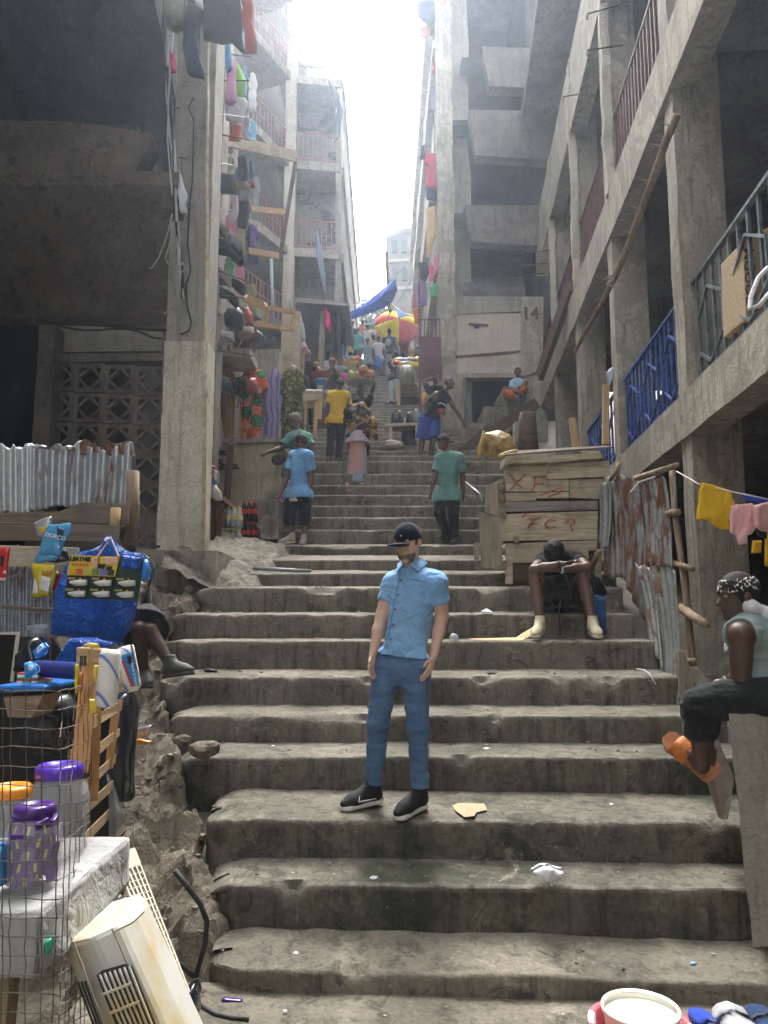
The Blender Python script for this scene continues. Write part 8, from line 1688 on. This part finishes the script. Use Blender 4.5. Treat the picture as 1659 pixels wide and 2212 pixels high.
mesh('sticker', poly([zG(605, 1060), zG(690, 1015), zG(705, 1040), zG(615, 1085)], 2.98, .004), flat('grey sticker', (.35, .35, .36)), t)
for k in range(6): mesh('side_slot', G().bar(W(*zG(805+k*9, 1010), 2.95), W(*zG(825+k*9, 1075), 2.93), .004, .004), flat('seam', (.3, .26, .18)), t)
t = thing('plastic_carton', 'open cream plastic carton on top of the discarded appliances', 'carton', W(*zG(680, 990), 3.05)); mesh('carton', G().prism([W(*zG(*p), d) for p, d in (((590, 945), 3.0), ((705, 905), 3.0), ((735, 920), 3.0), ((740, 950), 3.0), ((625, 990), 3.0))], (0, .05, 0)).prism([W(*zG(*p), d) for p, d in (((592, 940), 3.0), ((680, 800), 3.2), ((808, 745), 3.25), ((720, 890), 3.0))], (0, .01, .005)), glossy('cream carton', (.65, .52, .28), .45), t)
GP = thing('grille_panel', 'cream plastic lattice panel leaning behind the air cooler', 'panel', W(*zG(1250, 1740), 2.75)); CRP = glossy('cream lattice', (.55, .49, .37), .5)
def gpp(u, v): a, b, c, d = W(*zG(745, 800), 3.1), W(*zG(905, 757), 3.2), W(*zG(1278, 1722), 2.85), W(*zG(1215, 1750), 2.75); return a.lerp(b, u).lerp(d.lerp(c, u), v)
mesh('panel_head', G().hexa([gpp(0, 0), gpp(1, 0), gpp(1, .12), gpp(0, .12)]+[p+Vector((0, .012, .004)) for p in (gpp(0, 0), gpp(1, 0), gpp(1, .12), gpp(0, .12))]), CRP, GP)
for k in range(6): mesh('lattice_bar', G().bar(gpp(k/5, .12), gpp(k/5, 1), .006, .008), CRP, GP)
for k in range(19): mesh('lattice_bar', G().bar(gpp(0, .13+k*.048), gpp(1, .13+k*.048), .006, .006), CRP, GP)
# straps, wrappers and bags on the rubble
for k, (p, r_, l) in enumerate(([[(1180, 900), (1260, 1000), (1350, 1120), (1398, 1240), (1385, 1400), (1320, 1620)], .012, 'thick black strap arching over the rubble'], [[(1095, 1420), (1200, 1520), (1310, 1615)], .011, 'black strap running under the lattice panel'], [[(1350, 1810), (1450, 1870), (1560, 1895), (1680, 1908)], .01, 'black strap lying across the lowest landing'], [[(1180, 902), (1110, 980), (1042, 1100)], .003, 'thin wire dangling from the black strap'], [[(905, 610), (905, 680), (920, 760)], .003, 'short pale wire stuck in the rubble'])):
    pxtube([(*zG(x, y), 3.55-.1*(k == 2)) for x, y in p], r_, RUBB if k < 3 else CBL[2], 'strap' if k < 3 else 'wire', l, 'strap' if k < 3 else 'wire')
puff('black_bag', zG, [(1270, 1660), (1320, 1640), (1345, 1720), (1350, 1860), (1310, 1935), (1255, 1870), (1240, 1760)], 3.1, .06, glossy('black film', (.02, .025, .035), .2), 'crumpled black bag at the foot of the lattice panel', 'bag', .04, 10)
puff('sweet_wrapper', zG, [(1495, 1770), (1510, 1755), (1640, 1770), (1635, 1785), (1500, 1785)], 3.45, .012, MATS['purple foil'], 'purple sweet wrapper on the lowest landing', 'wrapper', .008)
puff('foil_wrapper', zF, [(1000, 1650), (1060, 1575), (1172, 1562), (1150, 1640), (1100, 1670), (1010, 1690)], 4.85, .02, glossy('foil', (.6, .6, .62), .2, metal=.7), 'crumpled silver foil wrapper on the rubble', 'wrapper', .03, 14); puff('crisp_packet', zF, [(1000, 1690), (1090, 1670), (1175, 1690), (1130, 1722), (1010, 1705)], 4.78, .02, glossy('orange foil', (.7, .25, .02), .3), 'orange crisp packet beside the foil wrapper', 'packet', .02, 14)
puff('black_rag', zN, [(475, 890), (500, 876), (560, 880), (570, 898), (500, 903)], 6.15, .03, RUBB, 'small black rag on the step beside the clog', 'rag', .02, 14)
puff('bag_scrap', zN, [(200, 580), (235, 550), (350, 525), (360, 545), (250, 560), (215, 585)], 7.4, .03, glossy('black film', (.02, .025, .035), .2), 'flat black plastic on the left end of the upper step', 'plastic', .02, 10)
pxtube([(*zN(780, 275), 8.75), (*zN(950, 285), 8.75), (*zN(1130, 295), 8.75)], .025, glossy('grey gutter pipe', (.22, .23, .25), .4), 'grey_pipe', 'grey pipe lying along the landing edge on the left', 'pipe')
puff('green_scrap', zG, [(305, 1345), (360, 1345), (362, 1400), (330, 1465), (298, 1430)], 2.3, .02, glossy('green film', (.04, .35, .2), .3), 'green plastic scrap under the white table sheet', 'plastic', .015, 12)
